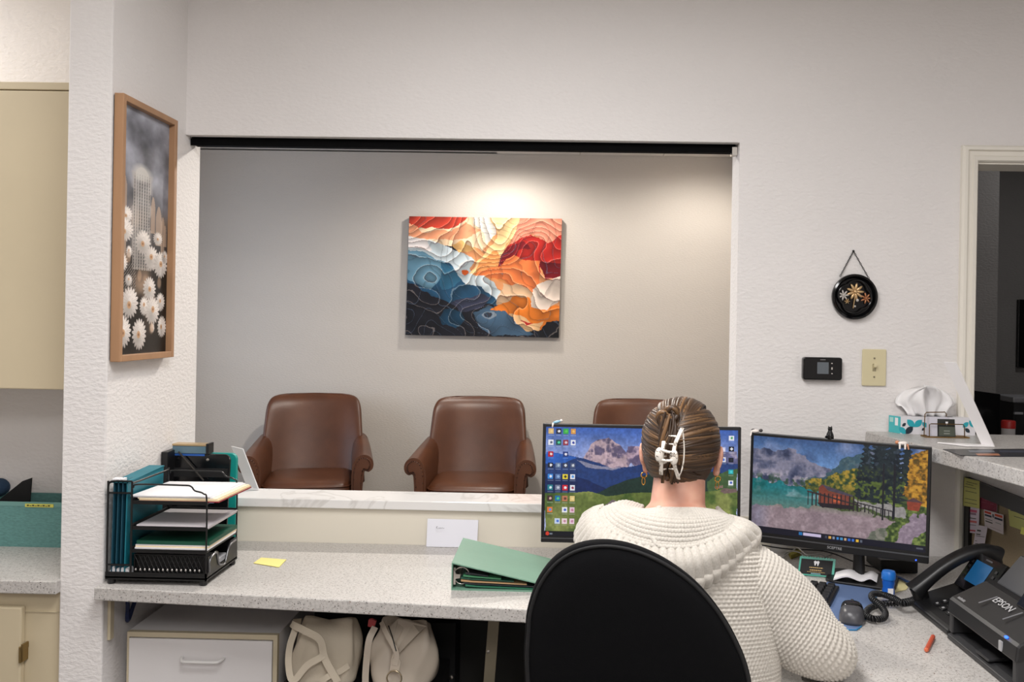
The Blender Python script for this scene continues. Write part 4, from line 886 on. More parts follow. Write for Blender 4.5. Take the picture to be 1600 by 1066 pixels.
def art_lake(W=390, H=236):
    # drawn in the panel's own square-on frame: u 0..1000, v 0..600
    X, Y = np.meshgrid(np.linspace(0, 1000, W), np.linspace(0, 600, H)); sh = (H, W)
    n = fbm(sh, 16, 5, 5); nb = fbm(sh, 6, 8, 4); nf = fbm(sh, 55, 12, 3); rd = ridged(sh, 9, 40); im = np.zeros((H, W, 3))
    t = np.clip(Y/190, 0, 1)[..., None]; im[:] = np.array([58, 84, 128])*(1-t)+np.array([112, 150, 200])*t
    st = fbm(sh, 5, 33, 4); put(im, np.clip((st-0.45)*4, 0, 1), (150, 156, 188), 0.6); put(im, np.clip((fbm(sh, 7, 63)-0.55)*5, 0, 1), (60, 80, 118), 0.7)
    Xw = X+36*(n-0.5)*2; Yw = Y+30*(fbm(sh, 22, 19, 3)-0.5)*2
    put(im, np.clip((Y-215)/20, 0, 1)*(X > 300), (70, 82, 48))
    def area_(poly, base): m_ = pmask(Xw, Yw, poly); put(im, m_, base); return m_.astype(float)
    m_ = area_([(0, 92), (90, 84), (150, 96), (205, 66), (275, 70), (345, 112), (370, 160), (480, 155), (480, 300), (-50, 300), (-50, 92)], (84, 88, 112))
    put(im, m_*np.clip((rd-0.60)*5, 0, 1), (142, 138, 156), .75); put(im, m_*np.clip((0.55-rd)*6, 0, 1), (44, 52, 78), .8)
    put(im, m_*np.clip((Y-190)/60, 0, 1)*np.clip((ridged(sh, 12, 90)-.62)*6, 0, 1), (206, 190, 196), .7); put(im, m_*np.clip((Y-215)/40, 0, 1)*np.clip((.55-nf)*6, 0, 1), (44, 70, 52), .8)
    m_ = area_([(470, 175), (540, 100), (620, 50), (700, 20), (800, 20), (800, 320), (300, 300), (340, 250)], (58, 84, 96)); put(im, m_*np.clip((nf-.5)*5, 0, 1), (92, 110, 112), .5); put(im, m_*np.clip((rd-.66)*6, 0, 1)*(Y < 160), (120, 112, 136), .6)
    f_ = area_([(295, 280), (390, 228), (500, 180), (640, 150), (760, 150), (760, 340), (330, 340)], (88, 92, 42))
    put(im, f_*np.clip((nf-0.5)*6, 0, 1), (184, 148, 56), 0.75); put(im, f_*np.clip((0.47-nf)*7, 0, 1), (34, 58, 40), 0.85); put(im, f_*np.clip((Y-250)/60, 0, 1), (56, 66, 36), .6)
    lk = area_([(-50, 268), (180, 276), (310, 288), (430, 325), (450, 430), (200, 480), (-50, 480)], (30, 112, 118)); tt = np.clip((Y-300)/120, 0, 1)
    put(im, lk*np.clip((ridged(sh, 7, 88)-0.66)*7, 0, 1)*(Y < 360), (150, 176, 186), 0.65); put(im, lk*np.clip((0.46-nb)*6, 0, 1)*(Y < 370), (14, 78, 74), 0.75); put(im, lk*tt, (104, 122, 112), .75)
    sd = area_([(-50, 430), (250, 420), (420, 398), (640, 392), (840, 450), (760, 640), (-50, 640)], (140, 122, 128))
    put(im, sd*np.clip((fbm(sh, 30, 70, 3)-0.45)*4, 0, 1), (164, 146, 152), 0.6); put(im, sd*np.clip((440-Y)/40, 0, 1), (112, 116, 98), 0.7); put(im, sd*np.clip((120-X)/120, 0, 1), (104, 116, 150), .55); put(im, sd*np.clip((.42-nb)*5, 0, 1), (112, 96, 104), .5)
    gr = area_([(600, 330), (760, 320), (1060, 300), (1060, 640), (620, 640), (740, 520), (840, 440), (700, 380)], (78, 94, 46))
    put(im, gr*np.clip((nf-0.5)*6, 0, 1), (124, 138, 74), 0.8); put(im, gr*np.clip((0.47-nf)*6, 0, 1), (42, 58, 32), 0.85)
    m_ = area_([(600, 335), (860, 360), (880, 410), (760, 400), (620, 372)], (142, 138, 136)); m_ = area_([(930, 390), (1060, 372), (1060, 430), (950, 520), (910, 640), (800, 640), (870, 480)], (132, 116, 130)); put(im, m_*np.clip((nf-.5)*5, 0, 1), (160, 144, 156), .6)
    m_ = area_([(620, 640), (700, 520), (790, 480), (770, 640)], (96, 100, 88)); put(im, m_*np.clip((nf-.5)*6, 0, 1), (136, 132, 122), .8)
    # tall conifers: ragged tiers
    tre = np.zeros(sh)
    for cx_, top_, bot_, hw_ in ((668, -40, 330, 62), (742, -160, 340, 86), (820, -140, 330, 80), (890, -60, 250, 62), (630, 120, 330, 34)):
        fr_ = np.clip((Y-top_)/(bot_-top_), 0, 1); edge = hw_*fr_**.55*(0.80+0.25*np.sin(Y*.22+cx_)+0.5*(nf-.5)); tre = np.maximum(tre, ((np.abs(X-cx_) < edge) & (Y < bot_)).astype(float))
    put(im, tre, (32, 42, 46)); put(im, tre*np.clip((nf-0.48)*6, 0, 1)*np.clip((Y-110)/110, 0, 1), (92, 108, 44), 0.85); put(im, tre*np.clip((fbm(sh, 40, 7)-0.52)*6, 0, 1), (18, 26, 34), 0.85); put(im, tre*np.clip((nf-.62)*9, 0, 1)*(Y < 120), (62, 74, 88), .7)
    ye = pmask(X+40*(nf-.5), Y+40*(n-0.5), [(905, 40), (1060, -40), (1060, 330), (950, 330), (870, 285), (900, 190)]).astype(float)
    put(im, ye, (150, 104, 34)); put(im, ye*np.clip((nf-0.5)*6, 0, 1), (196, 146, 52), 0.9); put(im, ye*np.clip((0.47-nf)*7, 0, 1), (82, 66, 28), 0.9)
    # boat house on stilts
    put(im, pmask(X, Y, [(400, 290), (580, 318), (580, 375), (400, 380)]), (118, 62, 50)); put(im, pmask(X, Y, [(395, 285), (420, 262), (600, 312), (590, 322)]), (74, 66, 78)); put(im, pmask(X, Y, [(400, 285), (420, 265), (455, 300), (450, 370), (400, 370)]), (120, 60, 46))
    put(im, (np.abs(X-505) < 22) & (np.abs(Y-345) < 18), (176, 84, 54)); put(im, pmask(X, Y, [(330, 310), (410, 320), (640, 366), (640, 374), (330, 318)]), (58, 46, 46))
    for x in range(338, 640, 24): put(im, (np.abs(X-x) < 3.4) & (Y > 316) & (Y < 398+0.03*(x-330)), (44, 36, 38))
    put(im, pmask(X, Y, [(390, 376), (600, 374), (600, 396), (420, 404)]), (38, 32, 36))
    for x in range(600, 830, 22): put(im, (np.abs(X-x) < 3) & (Y > 345+0.16*(x-600)) & (Y < 395+0.16*(x-600)), (40, 36, 40))
    put(im, pmask(X, Y, [(600, 345), (830, 380), (830, 387), (600, 352)]), (46, 42, 46))
    for x, y_ in ((765, 440), (826, 425)): put(im, (np.abs(X-x) < 6) & (Y > 100) & (Y < y_), (30, 30, 36))
    put(im, pmask(X, Y, [(895, 310), (930, 292), (975, 310), (960, 365), (900, 362)]), (136, 62, 44)); put(im, pmask(X, Y, [(888, 312), (930, 288), (985, 312)]), (84, 60, 62))
    im *= (0.88+0.24*fbm(sh, 90, 311, 2))[..., None]
    put(im, Y > 562, (22, 22, 34))
    put(im, (np.abs(X-300) < 10) & (np.abs(Y-580) < 9), (40, 110, 170)); put(im, (np.abs(X-368) < 52) & (np.abs(Y-580) < 9), (196, 184, 214))
    for x, c in ((450, (60, 64, 80)), (472, (206, 160, 80)), (494, (130, 140, 160)), (516, (60, 130, 200)), (538, (70, 140, 190)), (560, (190, 160, 130)), (582, (50, 100, 190)), (604, (60, 110, 200)), (628, (226, 180, 60)), (650, (90, 96, 110))):
        put(im, (np.abs(X-x) < 7) & (np.abs(Y-581) < 7), c)
    put(im, (np.abs(X-970) < 18) & (np.abs(Y-582) < 5), (120, 124, 136), 0.6)
    return im
M_print = colattr('printed_canvas', 0, 0.6); M_photo = colattr('photo_print', 0, 0.35); M_screen = colattr('lit_screen', 0.82, 0.25)
# ---- abstract canvas on the far wall
TLp, TRp, BRp, BLp = [P(x, y, Y=FY-0.045) for x, y in ((639.5, 338), (878, 342), (873, 528), (633.5, 523.5))]
t = thing('abstract_painting', 'abstract canvas of flowing orange, cream and navy waves on the waiting room wall', 'painting', (TLp+BRp)/2)
MB().prism([TLp, TRp, BRp, BLp], (0, 0.044, 0)).build('canvas', mat('canvas_edge', (30, 28, 32), 0.7), t, world=True)
off = Vector((0, -0.0012, 0))
picture('painted_face', art_abstract(), TLp+off, TRp+off, BRp+off, BLp+off, M_print, t)
# ---- framed cactus photograph on the left wall
FXp = LX+0.03
M_oak = mat('oak_frame', (168, 128, 94), 0.5, noise=30, nstr=0.1, var=0.1, vscale=14, stretch=(1, 1, 0.15))
y0 = P(190, 350, X=FXp).y; y1 = P(275.5, 350, X=FXp).y; zt = P(190, 142, X=FXp).z; zb = P(188, 567, X=FXp).z
zt = (zt+P(275, 188, X=FXp).z)/2; zb = (zb+P(271, 557, X=FXp).z)/2
t = thing('framed_photo', 'oak framed photograph of a cactus among white flowers on the left wall', 'picture', (LX, (y0+y1)/2, zb))
fw = 0.018
def frail(y0, y1, z0, z1): MB().bb(LX+0.004, FXp, y0, y1, z0, z1).build('frame_rail', M_oak, t, world=True, bevel=0.0015)
frail(y0, y0+fw, zb, zt); frail(y1-fw, y1, zb, zt); frail(y0+fw, y1-fw, zb, zb+fw); frail(y0+fw, y1-fw, zt-fw, zt)
MB().bb(LX+0.002, LX+0.008, y0+0.004, y1-0.004, zb+0.004, zt-0.004).build('backing', M_blackm, t, world=True)
xx = LX+0.011
picture('photo_print', art_cactus(), (xx, y0+fw, zt-fw), (xx, y1-fw, zt-fw), (xx, y1-fw, zb+fw), (xx, y0+fw, zb+fw), M_photo, t)

# ============================================================ monitors
def monitor(label, TL, TR, BR, BL, art, chin, brand=None, stand=None):
    TL, TR, BR, BL = [Vector(p) for p in (TL, TR, BR, BL)]
    r_ = (TR-TL).normalized(); u_ = (TL-BL).normalized(); n_ = r_.cross(u_).normalized()        # n_ towards the viewer is -n_? fixed below
    if n_.y > 0: n_ = -n_
    t = thing('monitor', label, 'monitor', stand, group='desk monitors')
    MB().prism([TL, TR, BR, BL], -n_*0.018).build('housing', M_black, t, world=True, bevel=0.002)
    MB().prism([TL*0.75+BR*0.25-n_*.018, TR*0.75+BL*0.25-n_*.018, BR*0.75+TL*0.25-n_*.018, BL*0.75+TR*0.25-n_*.018], -n_*0.028).build('rear_shell', M_black, t, world=True, bevel=0.004)
    bz = 0.009; a = TL+r_*bz-u_*bz+n_*.0008; b_ = TR-r_*bz-u_*bz+n_*.0008; c_ = BR-r_*bz+u_*chin+n_*.0008; d_ = BL+r_*bz+u_*chin+n_*.0008
    picture('screen', art, a, b_, c_, d_, M_screen, t)
    MB().prism([BL+u_*(chin*0.72)+n_*.0005, BR+u_*(chin*0.72)+n_*.0005, BR+u_*(chin*0.60)+n_*.0005, BL+u_*(chin*0.60)+n_*.0005], n_*0.0008).build('chin_line', mat('chin_grey', (96, 98, 102), 0.3, 0.5), t, world=True)
    if brand: text(brand, 0.0105, frame((BL+BR)/2+u_*(chin*0.36)+n_*.001, r_, u_), mat('brand_grey', (176, 176, 178), 0.4), 'brand_lettering', t, 0.0003)
    mid = (BL+BR)/2; nb_ = -n_; ctr = (TL+BR)/2
    base = Vector((stand[0], stand[1], CZ)); 
    MB().tube([base+Vector((0, 0.03, 0.008)), Vector((base.x, base.y+0.03, mid.z)), ctr-n_*0.05], [0.026, 0.024, 0.022], 12, flat=0.6).build('neck', M_black, t, smooth=60, world=True)
    yaw = math.atan2(r_.y, r_.x); Rm = Matrix.Rotation(yaw, 3, 'Z')
    MB().prism([base+Rm@Vector((x, y, 0)) for x, y in rrect(0, 0, 0.19, 0.15, 0.03)], (0, 0, 0.010)).build('base', M_black, t, world=True, bevel=0.003)
    return t, (TL, TR, BR, BL, r_, u_, n_)
my = 2.46
cs = [P(848, 662, Y=my), P(1157.5, 667.5, Y=my), P(1156, 852, Y=my), P(845.5, 846.5, Y=my)]
z_t = (cs[0].z+cs[1].z)/2; z_b = (cs[2].z+cs[3].z)/2; x0 = (cs[0].x+cs[3].x)/2; x1 = (cs[1].x+cs[2].x)/2
mon1, G1 = monitor('left black monitor showing a mountain meadow desktop with many icons', (x0, my, z_t), (x1, my, z_t), (x1, my-0.012, z_b), (x0, my-0.012, z_b), art_meadow(), 0.018, None, ((x0+x1)/2, my+0.06, CZ))
yl, yr = 2.70, 2.49
cs = [P(1173.5, 675.5, Y=yl), P(1456, 699, Y=yr), P(1451, 882, Y=yr-0.015), P(1168.5, 845, Y=yl-0.015)]
xl_, xr_ = (cs[0].x+cs[3].x)/2, (cs[1].x+cs[2].x)/2
RM = [cs[0], cs[1], cs[2], cs[3]]
mon2, G2 = monitor('right black monitor showing a lake boathouse under autumn mountains', cs[0], cs[1], cs[2], cs[3], art_lake(), 0.030, 'SCEPTRE', (P(1347, 908, Z=CZ).x, P(1347, 908, Z=CZ).y, CZ))

# ============================================================ things on the front wall
q = P(1333.5, 464, Y=WY); rr = 35.5*WY/FPX
t = thing('wall_medallion', 'round black medallion with gilt flowers hanging by a chain on the wall', 'wall ornament', (q.x, WY, q.z))
MB().lathe([(rr*0.80, 0), (rr*0.97, -0.003), (rr, -0.010), (rr*0.98, -0.017), (rr*0.90, -0.020), (rr*0.84, -0.014), (rr*0.80, -0.006), (0.0001, -0.006)], (q.x, WY-0.001, q.z), 48, axis='Y').build('plate', M_gloss, t, smooth=40, world=True)
lob = []
for i in range(64):
    a = 2*math.pi*i/64; r_ = rr*(0.60+0.13*abs(math.cos(2*a+0.5))**0.8); lob.append((q.x+r_*math.cos(a), WY-0.014, q.z+r_*math.sin(a)))
MB().tube(lob, 0.0042, 8, closed=True).build('lobed_rim', M_gloss, t, smooth=180, world=True)
M_gilt = mat('gilt', (204, 172, 128), 0.35, 0.7); M_pearl = mat('pearl', (196, 190, 184), 0.25)
def petals(cx, cz, r_, n, col, nm):
    b = MB()
    for i in range(n):
        a = 2*math.pi*i/n; c = Vector((cx+r_*0.6*math.cos(a), WY-0.012, cz+r_*0.6*math.sin(a)))
        b.ball(c, (r_*0.5, 0.003, r_*0.17), 8, 5, Matrix.Rotation(-a, 3, 'Y'))
    b.ball((cx, WY-0.0135, cz), (r_*0.25, 0.004, r_*0.25), 8, 5); b.build(nm, col, t, smooth=180, world=True)
petals(q.x+0.002, q.z+rr*0.22, rr*0.36, 9, M_gilt, 'gilt_flower'); petals(q.x+rr*0.50, q.z-rr*0.06, rr*0.24, 7, mat('copper_gilt', (184, 128, 92), 0.35, 0.7), 'gilt_flower'); petals(q.x-rr*0.48, q.z+rr*0.06, rr*0.22, 7, M_pearl, 'gilt_flower'); petals(q.x-rr*0.32, q.z-rr*0.2, rr*0.12, 6, M_gilt, 'gilt_flower')
MB().tube([(q.x-0.004, WY-0.012, q.z-rr*0.5), (q.x+0.001, WY-0.014, q.z+rr*0.1)], 0.0018, 6).build('gilt_stem', M_gilt, t, world=True)
MB().ball((q.x+rr*0.12, WY-0.012, q.z-rr*0.15), 0.005, 10, 6).build('pearl_bead', M_pearl, t, smooth=180, world=True)
MB().ball((q.x+rr*0.02, WY-0.012, q.z-rr*0.42), 0.0035, 10, 6).build('pearl_bead', M_pearl, t, smooth=180, world=True)
tp = P(1333.5, 392.5, Y=WY-0.004)
for px_, py_ in ((1312.5, 432), (1362, 443)):
    e_ = P(px_, py_, Y=WY-0.008); b = MB(); nl = 14
    for i in range(nl):
        c = tp.lerp(e_, (i+0.5)/nl); dv = (e_-tp).normalized(); sd = Vector((dv.z, 0, -dv.x)) if i % 2 else Vector((0, 1, 0))
        b.tube([c+dv*0.0042*math.cos(a)+sd*0.0022*math.sin(a) for a in [2*math.pi*k_/8 for k_ in range(8)]], 0.0009, 5, closed=True)
    b.build('chain', M_blackmet, t, smooth=180, world=True)
MB().ball(tp, 0.004, 8, 6).build('nail', M_blackmet, t, smooth=180, world=True)
# thermostat
a, b_ = P(1255, 558, Y=WY-0.02), P(1315.5, 594.5, Y=WY-0.02)
t = thing('thermostat', 'black rectangular thermostat with a grey screen on the wall', 'thermostat', ((a.x+b_.x)/2, WY, (a.z+b_.z)/2))
pts = rrect((a.x+b_.x)/2, (a.z+b_.z)/2, b_.x-a.x, a.z-b_.z, 0.008)
MB().prism([(x, WY-0.001, z) for x, z in pts], (0, -0.022, 0)).build('body', M_gloss, t, world=True, bevel=0.003)
a2, b2 = P(1277, 566, Y=WY-0.023), P(1294.5, 584.5, Y=WY-0.023)
MB().bb(a2.x, b2.x, WY-0.0242, WY-0.0225, b2.z, a2.z).build('screen', mat('lcd_grey', (98, 104, 110), 0.25), t, world=True)
for i, py_ in enumerate((568, 576, 584)):
    c = P(1300, py_, Y=WY-0.024); MB().bb(c.x-0.002, c.x+0.002, WY-0.0238, WY-0.0225, c.z-0.0016-(i == 1)*0.002, c.z+0.0016+(i == 1)*0.002).build('button', M_pearl, t, world=True)
marks('brand_lettering', frame(P(1286, 562, Y=WY-0.0236), (1, 0, 0), (0, 0, 1)), 0.017, 0.0042, 5, mat('dim_lettering', (120, 118, 118), .5), t, 4)
# light switch
a, b_ = P(1347.5, 545.5, Y=WY-0.005), P(1384, 603.5, Y=WY-0.005); cx, cz = (a.x+b_.x)/2, (a.z+b_.z)/2; Rt = Matrix.Rotation(R(1.0), 3, 'Y')
t = thing('light_switch', 'ivory light switch plate with one toggle on the wall', 'switch', (cx, WY, cz))
MB().prism([(x, WY-0.001, z) for x, z in rrect(cx, cz, b_.x-a.x, a.z-b_.z, 0.004)], (0, -0.006, 0)).build('plate', M_ivory, t, world=True, bevel=0.002)
MB().bb(cx-0.0055, cx+0.0055, WY-0.0078, WY-0.006, cz-0.012, cz+0.012).build('toggle_slot', mat('slot_tan', (150, 140, 110), 0.5), t, world=True)
MB().prism([(cx-0.004, WY-0.007, cz-0.004), (cx+0.004, WY-0.007, cz-0.004), (cx+0.004, WY-0.007, cz+0.008), (cx-0.004, WY-0.007, cz+0.008)], (0, -0.012, 0.006)).build('toggle', M_ivory, t, world=True, bevel=0.001)
for dz in (0.030, -0.030): MB().lathe([(0.0001, -0.002), (0.003, -0.0015), (0.0032, 0)], (cx, WY-0.007, cz+dz), 10, axis='Y').build('screw', mat('screw_tan', (140, 132, 110), 0.4, 0.5), t, world=True)

# ============================================================ beyond the doorway
Yd = 4.2
a, b_ = P(1524, 610, Y=Yd), P(1568.5, 617, Y=Yd)
t = thing('black_screen', 'large black flat panel standing in the dark room beyond the doorway', 'screen', ((a.x+b_.x)/2, Yd, 0.6))
zf = 0.72
MB().prism([(a.x-0.1, Yd-0.02, a.z+0.01), (b_.x, Yd+0.03, b_.z), (b_.x, Yd+0.03, 0.80), (a.x-0.1, Yd-0.02, 0.80)], (0, 0.03, 0)).build('panel', M_gloss, t, world=True, bevel=0.004)
MB().tube([((a.x+b_.x)/2-0.03, Yd+0.03, zf), ((a.x+b_.x)/2-0.03, Yd+0.03, 0.85)], 0.025, 10).build('stand', M_black, t, world=True)
t2 = thing('side_table', 'dark table in the room beyond the doorway carrying the red tub and white bag', 'table', (2.1, 4.3, 0))
MB().bb(1.62, 2.9, 3.95, 4.48, zf-0.03, zf).build('table_top', mat('dark_table', (46, 42, 40), 0.5), t2, world=True, bevel=0.003)
for x in (1.66, 2.86):
    for y in (3.99, 4.44): MB().bb(x-0.02, x+0.02, y-0.02, y+0.02, 0, zf-0.03).build('leg', M_black, t2, world=True)
Yp = 4.35
a, b_ = P(1574, 628, Y=Yp), P(1630, 660, Y=Yp)
t = thing('printer', 'black printer with a grey top on the table beyond the doorway', 'printer', (a.x+0.2, Yp+0.05, zf))
MB().bb(a.x, a.x+0.32, Yp-0.06, Yp+0.12, zf, a.z).build('body', M_blackm, t, world=True, bevel=0.004)
MB().bb(a.x-0.004, a.x+0.324, Yp-0.064, Yp+0.124, a.z, a.z+0.028).build('lid', mat('grey_plastic', (120, 120, 124), 0.4), t, world=True, bevel=0.006)
for dz in (-0.01, 0.006): pass
MB().bb(a.x+0.0, a.x+0.04, Yp-0.072, Yp-0.06, P(1575, 642, Y=Yp).z-0.01, P(1575, 642, Y=Yp).z).build('tray_lip', mat('grey_plastic', (150, 150, 154), 0.4), t, world=True)
Yr = 4.02; a = P(1565, 657, Y=Yr); b_ = P(1586, 668, Y=Yr)
t = thing('red_tub', 'white tub with a red lid on the table beyond the doorway', 'tub', ((a.x+b_.x)/2, Yr, zf))
rr = (b_.x-a.x)/2; cx = (a.x+b_.x)/2
MB().lathe([(rr*0.85, zf+0.001), (rr*0.96, a.z-0.03)], (cx, Yr, 0), 20).build('tub', mat('tub_white', (190, 186, 186), 0.5), t, smooth=40, world=True)
MB().lathe([(rr, a.z-0.034), (rr, a.z-0.004), (rr*0.9, a.z)], (cx, Yr, 0), 20).build('lid', mat('red_lid', (176, 34, 30), 0.4), t, smooth=40, world=True)
c = P(1622, 690, Y=4.0)
t = thing('plastic_bag', 'crumpled white plastic bag on the table beyond the doorway', 'bag', (c.x, 4.03, zf))
softbag((c.x+0.03, 4.06, zf), 0.17, 0.16, P(1595, 659, Y=4.0).z-zf, 31, 0.6, 0.0).build('body', mat('white_film', (206, 200, 196), 0.4), t, smooth=180, sub=1, world=True)
MB().tube(catmull([(c.x-0.02, 4.03, P(1595, 668, Y=4.0).z), (c.x+0.0, 4.02, P(1595, 656, Y=4.0).z), (c.x+0.05, 4.02, P(1595, 656, Y=4.0).z), (c.x+0.06, 4.03, P(1595, 670, Y=4.0).z)], 14), 0.008, 6, flat=0.5).build('handle', mat('white_film2', (214, 208, 204), 0.4), t, smooth=180, world=True)
a = P(1588.5, 535, Y=5.29); b_ = P(1592, 574, Y=5.29)
tag(MB().bb(a.x, a.x+0.7, 5.27, 5.298, b_.z, a.z+0.25).bb(a.x+0.2, a.x+0.5, 5.296, 5.299, b_.z+0.05, a.z+0.1).build('wall_television', M_gloss, bevel=0.004), 'black television on the far wall beyond the doorway', 'television')
# ============================================================ right half of the desk
# ---- keyboard
k0 = P(1297, 951, Z=CZ); k1 = P(1313.6, 918, Z=CZ)
kv = (k1-k0); kv.z = 0; kd = kv.length*0.86; vy = kv.normalized(); vx = Vector((vy.y, -vy.x, 0)); KL = 0.36
kb = thing('keyboard', 'black keyboard partly hidden by the sweater sleeve', 'keyboard', k0-vx*KL/2+vy*kd/2, math.atan2(vx.y, vx.x))
MB().bb(-KL/2, KL/2, -kd/2, kd/2, 0.0, 0.012).build('body', M_black, kb, bevel=0.003)
M_key = mat('keycap', (24, 24, 27), 0.5); M_keyb = mat('keycap_blue_glow', (24, 44, 110), 0.5, emit=0.25)
kx = 15; ky = 6; pw = (KL-0.016)/kx; ph = (kd-0.014)/ky; kme = None
for j in range(ky):
    for i in range(kx):
        mt = M_key
        if kme is None:
            o = MB().loft([[(-pw*.45, -ph*.45, 0), (pw*.45, -ph*.45, 0), (pw*.45, ph*.45, 0), (-pw*.45, ph*.45, 0)], [(-pw*.36, -ph*.36, .008), (pw*.36, -ph*.36, .008), (pw*.36, ph*.36, .008), (-pw*.36, ph*.36, .008)]]).build('key', M_key, kb); kme = o.data
        else:
            o = bpy.data.objects.new('key', kme); COL.objects.link(o); o.parent = kb
        o.location = (-KL/2+0.008+pw*(i+.5), -kd/2+0.007+ph*(j+.5), 0.012)
MB().bb(KL/2-0.055, KL/2-0.02, -kd/2+0.001, -kd/2+0.006, 0.012, 0.0135).build('blue_backlight', mat('blue_led', (30, 60, 220), 0.4, emit=0.6), kb)
c = P(1270, 905, Z=CZ+0.02)
# ---- mouse pad and mouse
mp = [P(x, y, Z=CZ) for x, y in ((1300, 905), (1373, 925), (1362, 950), (1345, 981), (1338, 986), (1326, 986), (1318, 980), (1290, 950), (1270, 930))]
M_pad = mat('blue_mouse_pad', (92, 114, 154), 0.7, noise=300, nstr=0.1)
t = thing('mouse_pad', 'blue mouse pad with rounded corner on the right desk', 'mouse pad', (mp[3].x, mp[3].y+0.1, CZ))
MB().prism(mp, (0, 0, 0.003)).build('pad', M_pad, t, world=True)
MB().tube([p_+Vector((0, 0, .002)) for p_ in mp[1:7]], 0.0018, 6).build('edge_stitching', mat('blue_edge', (40, 120, 170), 0.5), t, world=True)
c = P(1331, 968, Z=CZ+0.003)
t = thing('mouse', 'dark grey computer mouse on the blue mouse pad', 'mouse', (c.x, c.y, CZ+0.0032), R(-18))
def dome(w_, l_, h_, n=24, z0=0.0):
    rings = []
    for j in range(9):
        v = j/8; sc = math.cos(v*math.pi/2*0.98)**0.55
        rings.append([(w_/2*sc*supern(a, .75)[0], l_/2*sc*supern(a, .75)[1]-0.004*v, z0+h_*math.sin(v*math.pi/2)) for a in [2*math.pi*i/n for i in range(n)]])
    return MB().loft(rings)
dome(0.062, 0.104, 0.036).build('shell', mat('charcoal', (72, 72, 76), 0.35), t, smooth=180)
dome(0.054, 0.060, 0.0205, z0=0.0185).build('buttons', M_gloss, t, smooth=180).location = (0, 0.020, 0)
MB().lathe([(0.004, -0.004), (0.007, -0.003), (0.007, 0.003), (0.004, 0.004)], (0, 0.030, 0.0345), 12, axis='X').build('scroll_wheel', M_black, t)
# ---- coiled phone cord
def helix(path, r, turns, n):
    pts = catmull(path, n); out = []
    for i, p_ in enumerate(pts):
        tg = (pts[min(i+1, n-1)]-pts[max(i-1, 0)]).normalized(); q_ = tg.orthogonal().normalized() if abs(tg.z) > .9 else tg.cross(Vector((0, 0, 1))).normalized(); w_ = tg.cross(q_); a = 2*math.pi*turns*i/n
        out.append(p_+q_*r*math.cos(a)+w_*r*math.sin(a))
    return out
zc = CZ+0.012
pth = [P(1427, 938, Z=zc), P(1405, 942, Z=zc), P(1380, 944, Z=zc), P(1360, 950, Z=zc), P(1353, 960, Z=zc), P(1364, 967, Z=zc+.002), P(1380, 966, Z=zc), P(1383, 957, Z=zc+.008), P(1374, 945, Z=zc+.016), P(1362, 934, Z=zc+.016), P(1366, 928, Z=zc+.012), P(1382, 930, Z=zc+.006), P(1398, 936, Z=zc+.014), P(1411, 943, Z=zc+.016), P(1426, 941, Z=zc+.016)]
tag(MB().tube(helix(pth, 0.0065, 78, 1100), 0.0022, 5).build('phone_cord', M_black, smooth=180), 'black coiled telephone cord looped on the desk right of the mouse', 'cord')
# ---- blue bottle, note below it
c = P(1388, 930, Z=CZ); s_ = 1400/c.y
ny = [P(x, y, Z=CZ+.0008) for x, y in ((1364, 913), (1380, 906), (1402, 906), (1422, 914), (1416, 922), (1395, 927), (1372, 922))]
tag(MB().prism(ny, (0, 0, 0.001)).build('sticky_note', mat('pale_yellow', (226, 214, 160), 0.8)), 'pale yellow note lying under the small blue bottle', 'note')
t = thing('blue_bottle', 'small blue plastic bottle with screw cap on the desk under the right monitor', 'bottle', (c.x, c.y, CZ+0.002))
M_bl = mat('blue_plastic', (24, 92, 186), 0.3)
MB().lathe([(0.015, 0.0), (0.0165, 0.004), (0.0165, 0.012), (0.0145, 0.020), (0.0165, 0.030), (0.0165, 0.042)], n=24).build('body', M_bl, t, smooth=50)
MB().lathe([(0.0185, 0.042), (0.0190, 0.046), (0.0188, 0.058), (0.016, 0.064), (0.0001, 0.066)], n=24).build('cap', mat('blue_cap', (36, 116, 206), 0.3), t, smooth=50)
MB().bb(-0.007, 0.007, -0.0178, -0.0150, 0.004, 0.020).build('label', M_paper, t)
# ---- red pencil stub
a, b_ = P(1447.5, 1016, Z=CZ+.0055), P(1458, 995, Z=CZ+.0055)
t = thing('red_crayon', 'short red-orange crayon lying on the desk before the scanner', 'crayon', ((a+b_)/2-Vector((0, 0, .0055))))
MB().tube([a, b_], 0.0053, 8).build('barrel', mat('red_wax', (190, 84, 58), 0.5), t, world=True)
MB().tube([a+(a-b_).normalized()*0.004, a], [0.003, 0.0052], 8).build('tip', mat('orange_wax', (206, 104, 70), 0.5), t, world=True)
# ---- business card stand (teal frame, tooth logo)
D_, C_ = P(1246, 897.5, Z=CZ+.003), P(1303, 902.5, Z=CZ+.003)
A, B_ = P(1250, 869, Y=D_.y+.016), P(1306, 874, Y=C_.y+.016)
sc0 = (A+B_+C_+D_)/4
t = thing('card_stand', 'teal framed card stand with a white tooth logo under the right monitor', 'card stand', (sc0.x, sc0.y, CZ))
r_ = ((B_-A)+(C_-D_)).normalized(); u_ = ((A-D_)+(B_-C_)).normalized(); n_ = -(r_.cross(u_)); n_ = n_ if n_.y < 0 else -n_
W_, H_ = (B_-A).length, (A-D_).length; c0 = sc0; c0.z = CZ+0.001+H_/2*u_.z+0.001
def crd(x, y, o_=0.0): return c0+r_*(x*W_/2)+u_*(y*H_/2)+n_*o_
MB().prism([crd(-1, -1), crd(1, -1), crd(1, 1), crd(-1, 1)], -n_*0.003).build('frame', mat('teal_frame', (28, 158, 134), 0.35), t, world=True)
MB().prism([crd(-.9, -.84, .0003), crd(.86, -.84, .0003), crd(.86, .78, .0003), crd(-.9, .78, .0003)], n_*0.0008).build('card', M_blackm, t, world=True)
